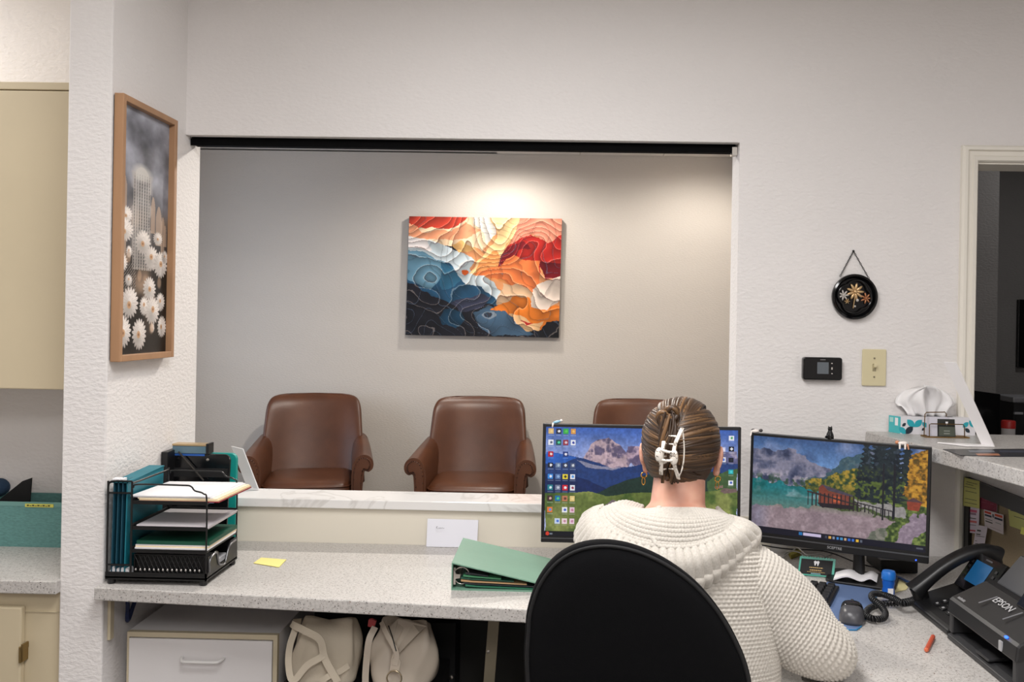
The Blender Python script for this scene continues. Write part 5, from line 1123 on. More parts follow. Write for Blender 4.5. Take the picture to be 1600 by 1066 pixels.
th = [(-.10, .70), (-.02, .62), (.08, .70), (.15, .56), (.12, .36), (.09, .12), (.05, .12), (.02, .38), (-.03, .38), (-.06, .12), (-.10, .14), (-.14, .40), (-.17, .58)]
MB().prism([crd(x-.02, y*0.95, .0012) for x, y in th], n_*0.0005).build('tooth_logo', M_paper, t, world=True)
M_gold = mat('gold_print', (198, 164, 98), 0.5)
rnd = random.Random(3)
for y, x0, x1, h_, nm in ((-.10, -.40, .36, .10, 9), (-.38, -.36, .30, .11, 8), (-.58, -.5, .5, .05, 14)):
    b = MB(); x = x0
    while x < x1:
        l_ = rnd.uniform(.04, .11); b.prism([crd(x, y-h_/2, .0012), crd(min(x+l_, x1), y-h_/2, .0012), crd(min(x+l_, x1), y+h_/2, .0012), crd(x, y+h_/2, .0012)], n_*0.0003); x += l_+.025
    b.build('print_line', M_gold, t, world=True)
MB().prism([crd(-.28, -.80, .0012), crd(.26, -.80, .0012), crd(.26, -.70, .0012), crd(-.28, -.70, .0012)], n_*0.0003).build('print_line', mat('pale_blue_print', (120, 170, 180), .5), t, world=True)
MB().prism([crd(-1, -1)-n_*.003, crd(1, -1)-n_*.003, Vector(crd(1, -1))-n_*.035, Vector(crd(-1, -1))-n_*.035], (0, 0, .002)).build('foot', mat('teal_frame2', (20, 120, 104), 0.35), t, world=True)
b = MB()
for i in range(12): b.prism([crd(-.92+i*.15, 1.0, .0), crd(-.84+i*.15, 1.0, 0), crd(-.84+i*.15, 1.08+.05*(i % 3 == 0), 0), crd(-.92+i*.15, 1.06, 0)], -n_*0.003)
b.build('scalloped_edge', mat('teal_frame', (44, 180, 150), 0.35), t, world=True)
# ---- little open booklet lying over the monitor base
zb_ = CZ+0.0105
b = MB(); pg = [P(1302, 907, Z=zb_), P(1320, 899, Z=zb_+.012), P(1338, 903, Z=zb_+.003), P(1348, 896, Z=zb_+.012), P(1356, 899, Z=zb_+.004)]
t = thing('booklet', 'small white booklet open face down on the right monitor base', 'booklet', (pg[2].x, pg[2].y, zb_))
e_ = Vector((0.03, 0.075, 0)); rings = [[p_, p_+e_, p_+e_+Vector((0, 0, .003)), p_+Vector((0, 0, .003))] for p_ in catmull([Vector((q.x, pg[0].y+(q.x-pg[0].x)*-.25, q.z)) for q in pg], 20)]
MB().loft(rings).build('pages', M_paper, t, smooth=40, world=True)
# ---- black mini PC under the right edge of the monitor
a = P(1376, 896, Z=CZ); b_ = P(1434, 897, Z=CZ)
t = thing('mini_computer', 'low black box with a blue light under the right end of the right monitor', 'computer', ((a.x+b_.x)/2, a.y+0.06, CZ))
ya = a.y; MB().bb(a.x, b_.x, ya, ya+0.13, CZ+0.001, P(1400, 876, Y=ya).z).build('case', M_black, t, world=True, bevel=0.003)
MB().bb(a.x+0.006, b_.x-0.006, ya-0.001, ya, CZ+0.006, CZ+0.012).build('vent', M_gloss, t, world=True)
q = G2[2]*0.935+G2[3]*0.065; q = q+G2[5]*0.007+G2[6]*0.0015
MB().ball(q, (0.0022, 0.0012, 0.0022), 8, 6).build('power_light', mat('blue_led2', (40, 80, 255), 0.3, emit=3), mon2, world=True)
# ---- tangle of cables between the monitors
for i, (lb_, col, pts_) in enumerate((('thin white cable looping behind the teal card stand', (196, 194, 192), [(1222, 872), (1240, 860), (1246, 856), (1262, 868), (1280, 866), (1296, 872)]),
                              ('thin grey cable arching above the teal card stand', (150, 148, 146), [(1225, 868), (1233, 862), (1250, 864), (1270, 878), (1300, 866)]),
                              ('dark cable running behind the right monitor base', (30, 28, 30), [(1190, 852), (1230, 858), (1290, 862), (1340, 880), (1380, 890)]),
                              ('blue cable behind the small blue bottle', (34, 62, 110), [(1395, 900), (1408, 904), (1420, 910), (1432, 912)]))):
    zz = [CZ+0.004+0.02*math.sin(math.pi*j/(len(pts_)-1))*(1 if i < 2 else 0.3) for j in range(len(pts_))]
    pp = []
    for j, (x, y) in enumerate(pts_):
        v = P(x, y, Z=zz[j]); 
        if v.y > WY-0.02: v = P(x, y, Y=WY-0.02)
        pp.append(v)
    tag(MB().tube(catmull(pp, 30), 0.0022 if i < 3 else 0.004, 6).build('cable', mat('cable', col, 0.5), smooth=180), lb_, 'cable', 'cables on the right desk')
tag(MB().prism([P(1232, 868, Z=CZ+.001), P(1248, 862, Z=CZ+.001), P(1252, 868, Z=CZ+.001), P(1236, 874, Z=CZ+.001)], (0, 0, .012)).build('note_pad', mat('olive_pad', (150, 140, 56), 0.7)), 'small olive yellow note pad behind the teal card stand', 'note pad')

# ---- desk phone (faces the seated person)
px0, px1, py0, py1 = 0.925, 1.125, 2.145, 2.392
t = thing('desk_phone', 'black desk telephone with a tilted blue display by the pinboard', 'telephone', ((px0+px1)/2, (py0+py1)/2, CZ))
MB().prism([(px0, py0, CZ+.001), (px1, py0, CZ+.001), (px1, py0, CZ+.085), (px0+.01, py0, CZ+.020), (px0, py0, CZ+.014)], (0, py1-py0, 0)).build('base', M_black, t, world=True, bevel=0.004)
def onp(s_, y, o_=0.0): return Vector((px0+.01+s_*(px1-px0-.01), y, CZ+.020+.065*s_+o_))
M_pk = mat('phone_key', (150, 150, 152), 0.5)
for i in range(4):
    for j in range(3):
        p_ = onp(0.14+i*0.10, py0+0.075+j*0.036); MB().box(p_+Vector((0, 0, .002)), (0.013, 0.019, 0.004), Matrix.Rotation(-math.atan(.065/.19), 3, 'Y')).build('key', M_black, t, world=True, bevel=0.001)
        MB().box(p_+Vector((0, 0, .0046)), (0.006, 0.008, 0.0006), Matrix.Rotation(-math.atan(.065/.19), 3, 'Y')).build('key_legend', M_pk, t.children[-1], world=True)
for i in range(5):
    p_ = onp(0.16+i*0.08, py0+0.035); MB().box(p_+Vector((0, 0, .002)), (0.008, 0.016, 0.004), Matrix.Rotation(-math.atan(.065/.19), 3, 'Y')).build('key', M_blackm, t, world=True)
# display
dA, dB, dC, dD = Vector((1.090, 2.362, .918)), Vector((1.094, 2.205, .920)), Vector((1.036, 2.205, .832)), Vector((1.032, 2.362, .830))
n_ = (dB-dA).cross(dD-dA).normalized(); n_ = n_ if n_.x < 0 else -n_
ds = MB().prism([dA, dB, dC, dD], -n_*0.022).build('display_housing', M_gloss, t, world=True, bevel=0.003)
def dp(u, v, o_=0.0): return dA+(dB-dA)*u+(dD-dA)*v+n_*o_
MB().prism([dp(.20, .20, .0004), dp(.72, .20, .0004), dp(.72, .78, .0004), dp(.20, .78, .0004)], n_*0.0006).build('lcd', mat('blue_lcd', (20, 78, 122), 0.35, emit=0.12), ds, world=True)
for i in range(4):
    for u in (.08, .84): MB().prism([dp(u, .24+i*.14, .0004), dp(u+.06, .24+i*.14, .0004), dp(u+.06, .31+i*.14, .0004), dp(u, .31+i*.14, .0004)], n_*0.0015).build('soft_key', M_blackm, ds, world=True)
MB().prism([dp(.42, .08, .0004), dp(.62, .08, .0004), dp(.62, .12, .0004), dp(.42, .12, .0004)], n_*0.0004).build('brand_strip', mat('dim_grey', (70, 70, 74), .5), ds, world=True)
# handset
hp = catmull([(0.930, 2.362, CZ+.040), (0.955, 2.362, CZ+.066), (1.005, 2.362, CZ+.108), (1.06, 2.362, CZ+.140), (1.11, 2.362, CZ+.152), (1.145, 2.362, CZ+.140)], 22)
rings = []
for i, p_ in enumerate(hp):
    v = i/21; tg = (hp[min(i+1, 21)]-hp[max(i-1, 0)]).normalized(); up_ = Vector((-tg.z, 0, tg.x)); th_ = 0.014+0.010*abs(2*v-1)**3; wd = 0.024+0.004*abs(2*v-1)**2
    rings.append([p_+up_*(th_*supern(a, .6)[1])+Vector((0, wd*supern(a, .6)[0], 0)) for a in [2*math.pi*k_/20 for k_ in range(20)]])
hs = MB().loft(rings).build('handset', M_black, t, smooth=60, world=True)
for i, h_ in ((2, .045), (19, .05)):
    p_ = hp[i]; MB().tube([p_, p_-Vector((-.012, 0, h_*.75))], [0.022, 0.019], 14).build('handset_cup', M_black, hs, smooth=50, world=True)
# ---- document scanner
sy0, sy1, sx0 = 1.815, 2.130, 0.918
t = thing('document_scanner', 'black sheet-fed document scanner in front of the desk phone', 'scanner', (1.03, (sy0+sy1)/2, CZ))
M_sc = mat('scanner_black', (26, 26, 28), 0.42); M_sc2 = mat('scanner_dark_grey', (44, 44, 46), 0.45)
MB().prism([(sx0, sy0, CZ+.001), (1.15, sy0, CZ+.001), (1.15, sy0, CZ+.02), (sx0+.015, sy0, CZ+.018), (sx0, sy0, CZ+.012)], (0, sy1-sy0, 0)).build('base', M_sc2, t, world=True, bevel=0.002)
for y0_, y1_ in ((sy0, sy0+.018), (sy1-.018, sy1)):
    MB().prism([(sx0+.004, y0_, CZ+.018), (1.15, y0_, CZ+.018), (1.15, y0_, CZ+.12), (1.0, y0_, CZ+.118), (sx0+.004, y0_, CZ+.075)], (0, y1_-y0_, 0)).build('side_cheek', M_sc2, t, world=True, bevel=0.003)
MB().prism([(.985, sy0+.018, CZ+.02), (1.148, sy0+.018, CZ+.02), (1.148, sy0+.018, CZ+.10), (.985, sy0+.018, CZ+.10)], (0, sy1-sy0-.036, 0)).build('inner_body', M_blackm, t, world=True)
lid = MB().prism([(sx0, sy0-.002, CZ+.062), (sx0+.004, sy0-.002, CZ+.094), (sx0+.010, sy0-.002, CZ+.100), (1.005, sy0-.002, CZ+.138), (1.04, sy0-.002, CZ+.142), (1.04, sy0-.002, CZ+.125), (1.0, sy0-.002, CZ+.105), (sx0+.012, sy0-.002, CZ+.062)], (0, sy1-sy0+.004, 0)).build('lid', M_sc, t, world=True, bevel=0.004)
sl = (Vector((1.005, 0, .138))-Vector((sx0+.010, 0, .100))).normalized()
text('EPSON', 0.026, frame(Vector((.977, 1.985, CZ+.1272)), (0, -1, 0), sl), mat('silver_print', (186, 186, 188), 0.4), 'brand_lettering', lid, 0.0004)
marks('model_lettering', frame(Vector((sx0+.018, 2.095, CZ+.1037)), (0, -1, 0), sl), 0.034, 0.008, 6, mat('dim_print', (140, 140, 142), 0.4), lid, 7)
MB().ball((sx0+.006, 1.862, CZ+.098), (.004, .006, .003), 8, 6).build('power_light', mat('blue_led3', (40, 90, 255), 0.3, emit=2.5), lid, world=True, smooth=180)
MB().bb(sx0-.0015, sx0+.002, 1.868, 1.880, CZ+.066, CZ+.086).build('sticker', mat('grey_label', (170, 170, 172), 0.5), lid, world=True)
for y in (2.03, 1.92): MB().prism([(.945, y, CZ+.1150), (.985, y-.004, CZ+.1312), (.985, y, CZ+.1312), (.945, y+.004, CZ+.1150)], (0, 0, .001)).build('guide_mark', mat('guide_grey', (110, 110, 114), 0.5), lid, world=True)
MB().prism([(sx0+.002, 1.93, CZ+.02), (sx0+.06, 1.93, CZ+.024), (sx0+.06, 1.93, CZ+.03), (sx0+.002, 1.93, CZ+.026)], (0, .06, 0)).build('output_flap', M_sc2, t, world=True, bevel=.002)
fl = MB().prism([(.992, sy0+.0, CZ+.134), (1.090, sy0+.0, CZ+.285), (1.104, sy0+.0, CZ+.285), (1.03, sy0+.0, CZ+.140)], (0, .150, 0)).build('control_flap', M_gloss, t, world=True, bevel=.004)
for i in range(4):
    q = Vector((.992, sy0+.135, CZ+.134))+Vector((.098, 0, .151))*(.22+.18*i)+Vector((-.001, 0, .001)); MB().ball(q, (.003, .005, .004), 8, 6).build('button', M_sc2, fl, world=True, smooth=180)
gd = MB().prism([(1.02, sy0+.165, CZ+.140), (1.075, sy0+.165, CZ+.205), (1.085, sy0+.165, CZ+.205), (1.04, sy0+.165, CZ+.140)], (0, .13, 0)).build('paper_support', mat('smoke_plastic', (60, 60, 62), 0.2), t, world=True, bevel=.004)

# ============================================================ notes on the pinboard
def pinned(name, label, cat, quad, col, marks=(), th=0.0012, off=0.0):
    xo = PXW-0.0015-off; q = [P(x, y, X=xo) for x, y in quad]
    t = thing(name, label, cat, q[0], group='papers pinned to the partition')
    MB().prism(q, (-th, 0, 0)).build('paper', mat('pinned_paper', col, 0.85), t, world=True)
    def at(u, v): 
        p_ = (q[0]*(1-u)+q[1]*u)*(1-v)+(q[3]*(1-u)+q[2]*u)*v; p_.x -= th+.0001; return p_
    for (u0, u1, v0, v1, c) in marks:
        MB().prism([at(u0, v0), at(u1, v0), at(u1, v1), at(u0, v1)], (-0.0003, 0, 0)).build('print', mat('print_ink', c, 0.8), t, world=True)
    return t
def z2(x, y): return (1480+x/6.667, 720+y/6.667)
ink = (70, 72, 66)
def scrib(rows, c=ink): 
    rn = random.Random(len(rows)); return [(rn.uniform(.06, .2), rn.uniform(.5, .95), v, v+.018, c) for v in rows]
pinned('flyer', 'white flyer with pink lettering pinned under the left yellow note', 'flyer', [z2(188, 470), z2(338, 495), z2(330, 762), z2(190, 745)], (212, 200, 214), [(.2, .85, .1, .2, (196, 92, 120)), (.3, .8, .22, .3, (150, 120, 140)), (.25, .8, .42, .45, ink), (.25, .85, .52, .60, (206, 110, 110)), (.2, .8, .68, .70, ink), (.35, .8, .88, .93, (190, 70, 80))], off=.004)
pinned('sticky_note', 'long yellow-green handwritten note pinned at the left end of the partition', 'note', [z2(180, 175), z2(340, 215), z2(338, 500), z2(168, 468)], (196, 194, 116), scrib((.12, .2, .3, .45, .72, .86)), off=.010)
pinned('flyer', 'maroon and white card pinned between the yellow notes', 'card', [z2(343, 280), z2(528, 335), z2(520, 535), z2(345, 500)], (206, 196, 200), [(.0, 1, .42, 1.0, (122, 40, 62)), (.2, .9, .2, .26, ink), (.1, .9, .5, .53, (200, 150, 160)), (.1, .8, .64, .67, (200, 150, 160)), (.75, .88, .8, .92, (200, 150, 160))], off=.004)
pinned('flyer', 'white card with red and navy blocks pinned below the maroon card', 'card', [z2(386, 508), z2(588, 565), z2(588, 770), z2(396, 690)], (214, 204, 206), [(.04, .38, .06, .18, (196, 66, 50)), (.58, .96, .06, .18, (206, 84, 54)), (.04, .4, .24, .34, (40, 54, 72)), (.56, .96, .24, .34, (40, 54, 72)), (.06, .44, .48, .51, ink), (.06, .44, .6, .66, ink), (.6, .9, .5, .54, (150, 150, 150)), (.3, .9, .86, .88, (170, 150, 156)), (.44, .54, .12, .3, (110, 110, 116))], off=.007)
pinned('paper_strip', 'narrow white printed strip hanging below the pink lettered flyer', 'paper', [z2(308, 668), z2(422, 690), z2(380, 940), z2(268, 930)], (214, 206, 216), [(.15, .5, .18, .24, ink), (.12, .5, .34, .38, ink), (.12, .9, .42, .44, ink), (.1, .3, .62, .64, ink), (.1, .4, .72, .74, ink), (.1, .6, .84, .86, ink)], off=.011)
pinned('sticky_note', 'large yellow-green note pinned at the right end of the partition', 'note', [z2(628, 362), z2(960, 440), z2(960, 790), z2(655, 680)], (192, 192, 118), scrib((.14, .3, .46, .62)), off=.006)
pinned('sticky_note', 'small bright yellow note overlapping the large pinned note at the photo edge', 'note', [z2(780, 690), z2(960, 740), z2(950, 830), z2(765, 760)], (226, 222, 110), (), off=.010)

# ============================================================ on the raised counter
z0 = RZ
c = P(1407, 678, Z=z0); d_ = P(1513, 678, Z=z0); L = d_.x-c.x
t = thing('tissue_box', 'white and teal tissue box with leaf print on the raised counter', 'tissue box', (c.x, c.y, z0), R(-1.5))
L = (d_-c).length; Dp = min(0.105, WY-0.004-c.y-0.006); Hh = P(1407, 651, Y=c.y).z-z0; sk = -0.022
def tb(x, y, z): return (x+sk*(y/Dp), y, z)
b = MB(); fr = [tb(0, 0, 0), tb(L, 0, 0), tb(L, Dp, 0), tb(0, Dp, 0)]
MB().prism(fr, (0, 0, Hh)).build('box', mat('box_white', (224, 222, 226), 0.5), t)
MB().prism([tb(-.0008, 0, 0.0005), tb(-.0008, Dp, 0.0005), tb(-.0008, Dp, Hh-.0005), tb(-.0008, 0, Hh-.0005)], (.0006, 0, 0)).build('end_print', mat('box_teal', (72, 184, 188), 0.5), t)
MB().prism([tb(-.0016, Dp*.2, Hh*.45), tb(-.0016, Dp*.45, Hh*.45), tb(-.0016, Dp*.45, Hh*.9), tb(-.0016, Dp*.2, Hh*.9)], (.0006, 0, 0)).build('end_label', M_paper, t)
MB().prism([tb(-.0016, Dp*.6, Hh*.62), tb(-.0016, Dp*.9, Hh*.62), tb(-.0016, Dp*.9, Hh*.9), tb(-.0016, Dp*.6, Hh*.9)], (.0006, 0, 0)).build('end_label', mat('pale_teal', (170, 216, 210), .5), t)
M_lt = mat('leaf_teal', (40, 166, 180), 0.5); M_ld = mat('leaf_navy', (32, 46, 58), 0.5)
def leaf(cx, cz, s_, quad, mt):
    pts = []; n = 8                                    # rounded square with two pointed corners
    sx_, sz_ = quad
    pl = [(-1, -1)]+[(-.3+1.3*math.cos(a), .3+1.3*math.sin(a)-0.0) if False else (1-1.4+1.4*math.cos(a), -1+1.4+1.4*math.sin(a)) for a in [-math.pi/2+math.pi*.5*i/n for i in range(n+1)]]+[(1, 1)]+[(-1+1.4+1.4*math.cos(a), 1-1.4+1.4*math.sin(a)) for a in [math.pi/2+math.pi*.5*i/n for i in range(n+1)]]
    MB().prism([(cx+sx_*x*s_, -.0004, cz+sz_*y*s_) for x, y in pl], (0, -.0004, 0)).build('leaf_print', mt, t)
k_ = L/0.75
for (fx, fz, s_, q_, mt) in ((.045, .53, .0055, (1, 1), M_ld), (.135, .62, .0115, (-1, 1), M_lt), (.235, .62, .0115, (1, 1), M_lt), (.325, .55, .008, (-1, 1), M_lt), (.115, .22, .0115, (1, 1), M_ld), (.025, .20, .0105, (-1, 1), M_lt), (.305, .30, .0045, (1, 1), M_ld), (.87, .60, .0085, (1, 1), M_lt), (.96, .66, .0105, (-1, 1), M_lt), (.895, .28, .007, (-1, 1), M_ld)):
    leaf(L*fx, Hh*fz, s_, q_, mt)
MB().prism([tb(x, y, Hh+.0002) for x, y in [(L*.5+L*.28*math.cos(a), Dp*.5+Dp*.22*math.sin(a)) for a in [2*math.pi*i/24 for i in range(24)]]], (0, 0, .0006)).build('slot', mat('slot_dark', (70, 70, 72), .8), t)
tt = thing('tissue', 'white tissue fanned out of the leaf print box', 'tissue', (c.x+L/2, c.y+Dp/2, z0+Hh+.001))
prof = [(1382+0, 0)]
rings = []
cxm = c.x+L*0.40; ym = c.y+Dp*.45
for j in range(11):
    v = j/10; z = z0+Hh+.0012+v*(P(1440, 603, Y=ym).z-z0-Hh)
    hw = 0.060+0.038*min(1, v/0.5)**1.2 if v < .5 else 0.098*math.sqrt(max(0.03, 1-((v-.5)/.52)**2))
    row = []
    for i in range(33):
        u = -1+2*i/32; row.append((cxm+u*hw, ym+0.018*math.sin(u*7+v*2)*(0.4+v)+0.012*math.cos(u*13), z-(0.010*u*u if v > .3 else 0)))
    rings.append(row)
o = MB().loft(rings, closed=False, caps=False).build('sheet', mat('tissue_white', (238, 236, 236), 0.9), tt, smooth=180, world=True)
sm = o.modifiers.new('solid', 'SOLIDIFY'); sm.thickness = .0012
# ---- gold wire business card holder
a = P(1450, 684, Z=z0); b_ = P(1500, 683, Z=z0)
ya = a.y; xw = b_.x-a.x
t = thing('card_holder', 'gold wire card holder with a dark business card before the tissue box', 'card holder', ((a.x+b_.x)/2, ya+.02, z0), 0)
w1 = MB(); hb = P(1460, 645, Y=ya+.03).z-z0
M_br = mat('dark_brass', (120, 96, 62), 0.3, 0.9)
w1.tube([(a.x+.0, ya+.03, z0+.002), (a.x+.003, ya+.034, z0+hb-.006), (a.x+.008, ya+.034, z0+hb), (a.x+xw*.58, ya+.034, z0+hb+.002), (a.x+xw*.62, ya+.034, z0+hb-.004), (a.x+xw*.64, ya+.03, z0+.002)], .0016, 6)
w1.build('back_wire', M_br, t, world=True)
w2 = MB(); w2.tube([(a.x+.004, ya, z0+.002), (a.x+.002, ya-.004, z0+hb*.55), (a.x+.008, ya-.004, z0+hb*.58), (b_.x-.008, ya-.006, z0+hb*.58), (b_.x-.003, ya-.004, z0+hb*.5), (b_.x, ya, z0+.002)], .0016, 6); w2.build('front_wire', M_br, t, world=True)
MB().tube([(a.x-.01, ya-.002, z0+.002), (b_.x+.014, ya-.002, z0+.002), (b_.x+.012, ya+.036, z0+.002), (a.x-.008, ya+.036, z0+.002)], .0018, 6, closed=True).build('base_wire', M_brass, t, world=True)
MB().bb(a.x+.006, a.x+xw*.60, ya+.006, ya+.028, z0+.004, z0+hb*.84).build('card_stack', mat('card_edge', (206, 204, 214), .7), t, world=True)
ca = P(1466, 655, Y=ya+.002); cb = P(1492, 680, Y=ya+.002)
cd = MB().prism([(ca.x, ya+.004, z0+.004), (cb.x+.002, ya+.001, z0+.004), (cb.x-.001, ya+.003, ca.z), (ca.x-.001, ya+.006, ca.z)], (0, .0012, 0)).build('front_card', mat('card_dark', (38, 40, 36), .5), t, world=True)
MB().bb(ca.x+.002, cb.x-.001, ya-.0005, ya+.0012, z0+.006, z0+(ca.z-z0)*.60).build('card_face', mat('card_olive', (78, 84, 74), .5), cd, world=True)
cm = (ca.x+cb.x)/2; zc = z0+(ca.z-z0)*.80
MB().prism([(cm-.004, ya+.0015, zc+.004), (cm+.004, ya+.0015, zc+.004), (cm+.003, ya+.0015, zc-.003), (cm+.001, ya+.0015, zc-.006), (cm-.001, ya+.0015, zc-.006), (cm-.003, ya+.0015, zc-.003)], (0, -.0006, 0)).build('tooth_print', M_paper, cd, world=True)
for k_ in range(2): MB().bb(cm-.009, cm+.009, ya-.0010, ya-.0004, z0+.012+k_*.008, z0+.015+k_*.008).build('print_line', mat('card_grey', (140, 144, 136), .5), cd, world=True)
# ---- tall slanted sign holder
F1 = P(1554, 699, Z=z0+.001); F2 = P(1534, 688, Z=z0+.001); 
t = thing('sign_holder', 'tall white slanted sign holder seen from the side on the raised counter', 'sign holder', (F1.x, F1.y, z0))
ydir = Vector((-0.02, 0.115, 0)); T1 = P(1489, 566.5, Y=F1.y+.02)
B1 = F1; B2 = F1+Vector((0.01, 0.09, 0)); tv = Vector((T1.x-F1.x, 0.0, T1.z-F1.z)); tv2 = tv+Vector((-0.045, .03, 0.0)); sk_ = Vector((-0.035, 0.03, 0))
B2 = F1+Vector((-.022, .030, 0)); T1 = F1+tv; T2 = B2+tv
nrm = (B2-B1).cross(tv).normalized()
MB().prism([B1, B2, T2, T1], nrm*0.003).build('panel', M_white, t, world=True)
MB().prism([B1, B2, B2+Vector((-.115, .03, 0)), B1+Vector((-.075, -.002, 0))], (0, 0, .004)).build('foot', M_white, t, world=True, bevel=.001)
# ---- dark leaflet
lf = [P(x, y, Z=z0+.0005) for x, y in ((1473, 702.5), (1612, 702), (1640, 714), (1560, 714), (1500, 712))]
t = thing('leaflet', 'dark printed leaflet lying along the edge of the raised counter', 'leaflet', lf[0])
MB().prism(lf, (0, 0, .0012)).build('paper', mat('leaflet_dark', (38, 38, 44), .35), t, world=True)
for (x0_, x1_, c_) in ((1512, 1552, (104, 108, 116)), (1524, 1560, (170, 112, 80)), (1560, 1600, (54, 56, 70))):
    y_ = 706 if c_[0] < 150 else 711; MB().prism([P(x0_, y_-2, Z=z0+.0018), P(x1_, y_-2, Z=z0+.0018), P(x1_+3, y_+1, Z=z0+.0018), P(x0_+4, y_+1, Z=z0+.0018)], (0, 0, .0003)).build('print', mat('leaflet_print', c_, .4), t, world=True)

# ============================================================ figurines on the monitors
tl, tr_, br_, bl_, r_, u_, n_ = G2
def ontop(f): return tl+(tr_-tl)*f
q = ontop((1302-1173.5)/(1456-1173.5))-n_*.008
t = thing('cat_figurine', 'tiny black cat figurine sitting on top of the right monitor', 'figurine', q)
MB().lathe([(.0105, .0), (.0115, .004), (.010, .012), (.0065, .020), (.0055, .024)], q, 14).build('body', M_gloss, t, smooth=60, world=True)
hd = MB().ball(q+Vector((0, 0, .028)), (.0068, .006, .006), 12, 8); 
for s_ in (-1, 1): hd.lathe([(.0025, 0), (.0001, .0065)], q+Vector((s_*.0042, 0, .031)), 6)
hd.build('head', M_gloss, t, smooth=60, world=True)
MB().tube(catmull([q+Vector((-.008, 0, .003)), q+Vector((-.014, -.003, .004)), q+Vector((-.012, -.006, .008))], 8), .002, 6).build('tail', M_gloss, t, smooth=180, world=True)
q = ontop((1413-1173.5)/(1456-1173.5))-n_*.006
t = thing('cat_figurine', 'tiny white and ginger cat figurine draped over the right monitor corner', 'figurine', q)
M_wc = mat('white_ceramic', (236, 228, 222), .3); M_gc = mat('ginger_ceramic', (206, 140, 104), .35)
MB().ball(q+r_*.001+Vector((0, 0, .004)), (.014, .008, .0055), 12, 8).build('body', M_wc, t, smooth=180, world=True)
for d_ in (-.006, .008): MB().tube([q+r_*d_+n_*.009+Vector((0, 0, .003)), q+r_*d_+n_*.012-Vector((0, 0, .012))], [.0032, .0026], 8).build('leg', M_wc, t, smooth=60, world=True)
MB().ball(q-r_*.014+Vector((0, 0, .005)), (.006, .005, .0055), 10, 7).build('head', M_gc, t, smooth=180, world=True)
MB().tube([q+r_*.014+n_*.009+Vector((0, 0, .003)), q+r_*.017+n_*.012-Vector((0, 0, .012))], [.003, .0018], 8).build('tail', M_gc, t, smooth=60, world=True)
q = ontop(.028)-n_*.006
t = thing('cat_figurine', 'tiny white and black cat figurine on the left corner of the right monitor', 'figurine', q)
MB().ball(q+Vector((-.002, 0, .004)), (.012, .007, .0055), 12, 8).build('body', M_wc, t, smooth=180, world=True)
MB().ball(q+r_*.014+Vector((0, 0, .007)), (.006, .006, .005), 10, 7).build('head', mat('dark_ceramic', (60, 56, 56), .4), t, smooth=180, world=True)
MB().ball(q-r_*.009+Vector((0, 0, .008)), (.006, .005, .003), 10, 7).build('patch', mat('grey_ceramic', (86, 80, 82), .4), t, smooth=180, world=True)
MB().tube([q-r_*.012+Vector((0, 0, .004)), q-r_*.015+n_*.01-Vector((0, 0, .012))], [.003, .002], 8).build('tail', M_wc, t, smooth=60, world=True)
q = G1[0]+G1[4]*.038-G1[6]*.006
t = thing('bird_figurine', 'tiny blue and white figurine clipped on top of the left monitor', 'figurine', q)
MB().ball(q+Vector((0, 0, .004)), (.013, .006, .0042), 12, 8, Matrix.Rotation(R(-16), 3, 'Y')).build('body', mat('pale_blue_ceramic', (128, 176, 200), .35), t, smooth=180, world=True)
MB().ball(q+Vector((.012, 0, .008)), (.0045, .004, .004), 10, 7).build('head', M_wc, t, smooth=180, world=True)
MB().tube([q+Vector((-.010, -.006, .002)), q+Vector((-.012, -.010, -.010))], [.0028, .002], 6).build('tail', M_wc, t, smooth=180, world=True)
# ============================================================ office chair
M_fab = mat('black_chair_fabric', (7, 7, 9), 0.95, noise=600, nstr=0.3, ndist=0.002, spec=0.15)
CY = 1.50
oc = thing('office_chair', 'black fabric office chair with a rounded back in front of the seated person', 'chair', (0.15, 1.72, 0))
out = [(819, 1000), (822, 965), (836, 920), (862, 882), (896, 859), (935, 850), (975, 853), (1015, 866), (1055, 888), (1095, 920), (1130, 962), (1158, 1010), (1178, 1060), (1186, 1110), (1180, 1170), (1150, 1220), (1090, 1255), (1000, 1268), (910, 1250), (850, 1200), (824, 1120), (817, 1050)]
oc_pts = [P(x, y, Y=CY) for x, y in out]
cl = [Vector(p_) for p_ in oc_pts]; cl = catmull(cl+[cl[0]], 90)[:-1]
cc = sum(cl, Vector((0, 0, 0)))/len(cl)
def cring(f, yo): 
    r_ = []
    for p_ in cl:
        q = cc+(p_-cc)*f; q.y = CY+yo+0.35*((q.x-cc.x)**2)-0.05*(q.z-cc.z); r_.append(q)
    return r_
rings = [cring(f, y) for f, y in ((.001, .0), (.35, .001), (.70, .004), (.86, .010), (.945, .018), (.975, .026))]
MB().loft(rings, caps=False).build('back_shell', M_fab, oc, smooth=180, world=True)
rings = [cring(f, y) for f, y in ((.955, .022), (.972, .017), (.992, .020), (1.0, .030), (.995, .045), (.97, .058), (.80, .072), (.4, .08), (.001, .08))]
MB().loft(rings, caps=False).build('back_cushion', M_fab, oc, smooth=180, world=True)
MB().tube([p_ for p_ in cring(.965, .020)], 0.004, 6, closed=True).build('back_piping', M_blackm, oc, smooth=180, world=True)
MB().prism([(x, y, 0.43) for x, y in rrect(0.21, 1.80, 0.48, 0.46, 0.10)], (0, 0, 0.075)).build('seat', M_fab, oc, world=True, bevel=0.025, seg=4)
MB().tube(catmull([(0.17, 1.75, .42), (0.17, 1.56, .41), (0.17, 1.525, .50), (0.17, CY+.07, .70)], 16), 0.02, 8, flat=.5).build('back_bar', M_black, oc, smooth=60, world=True)
MB().tube([(0.21, 1.80, .43), (0.21, 1.80, .10)], 0.028, 14).build('gas_column', M_black, oc, smooth=60, world=True)
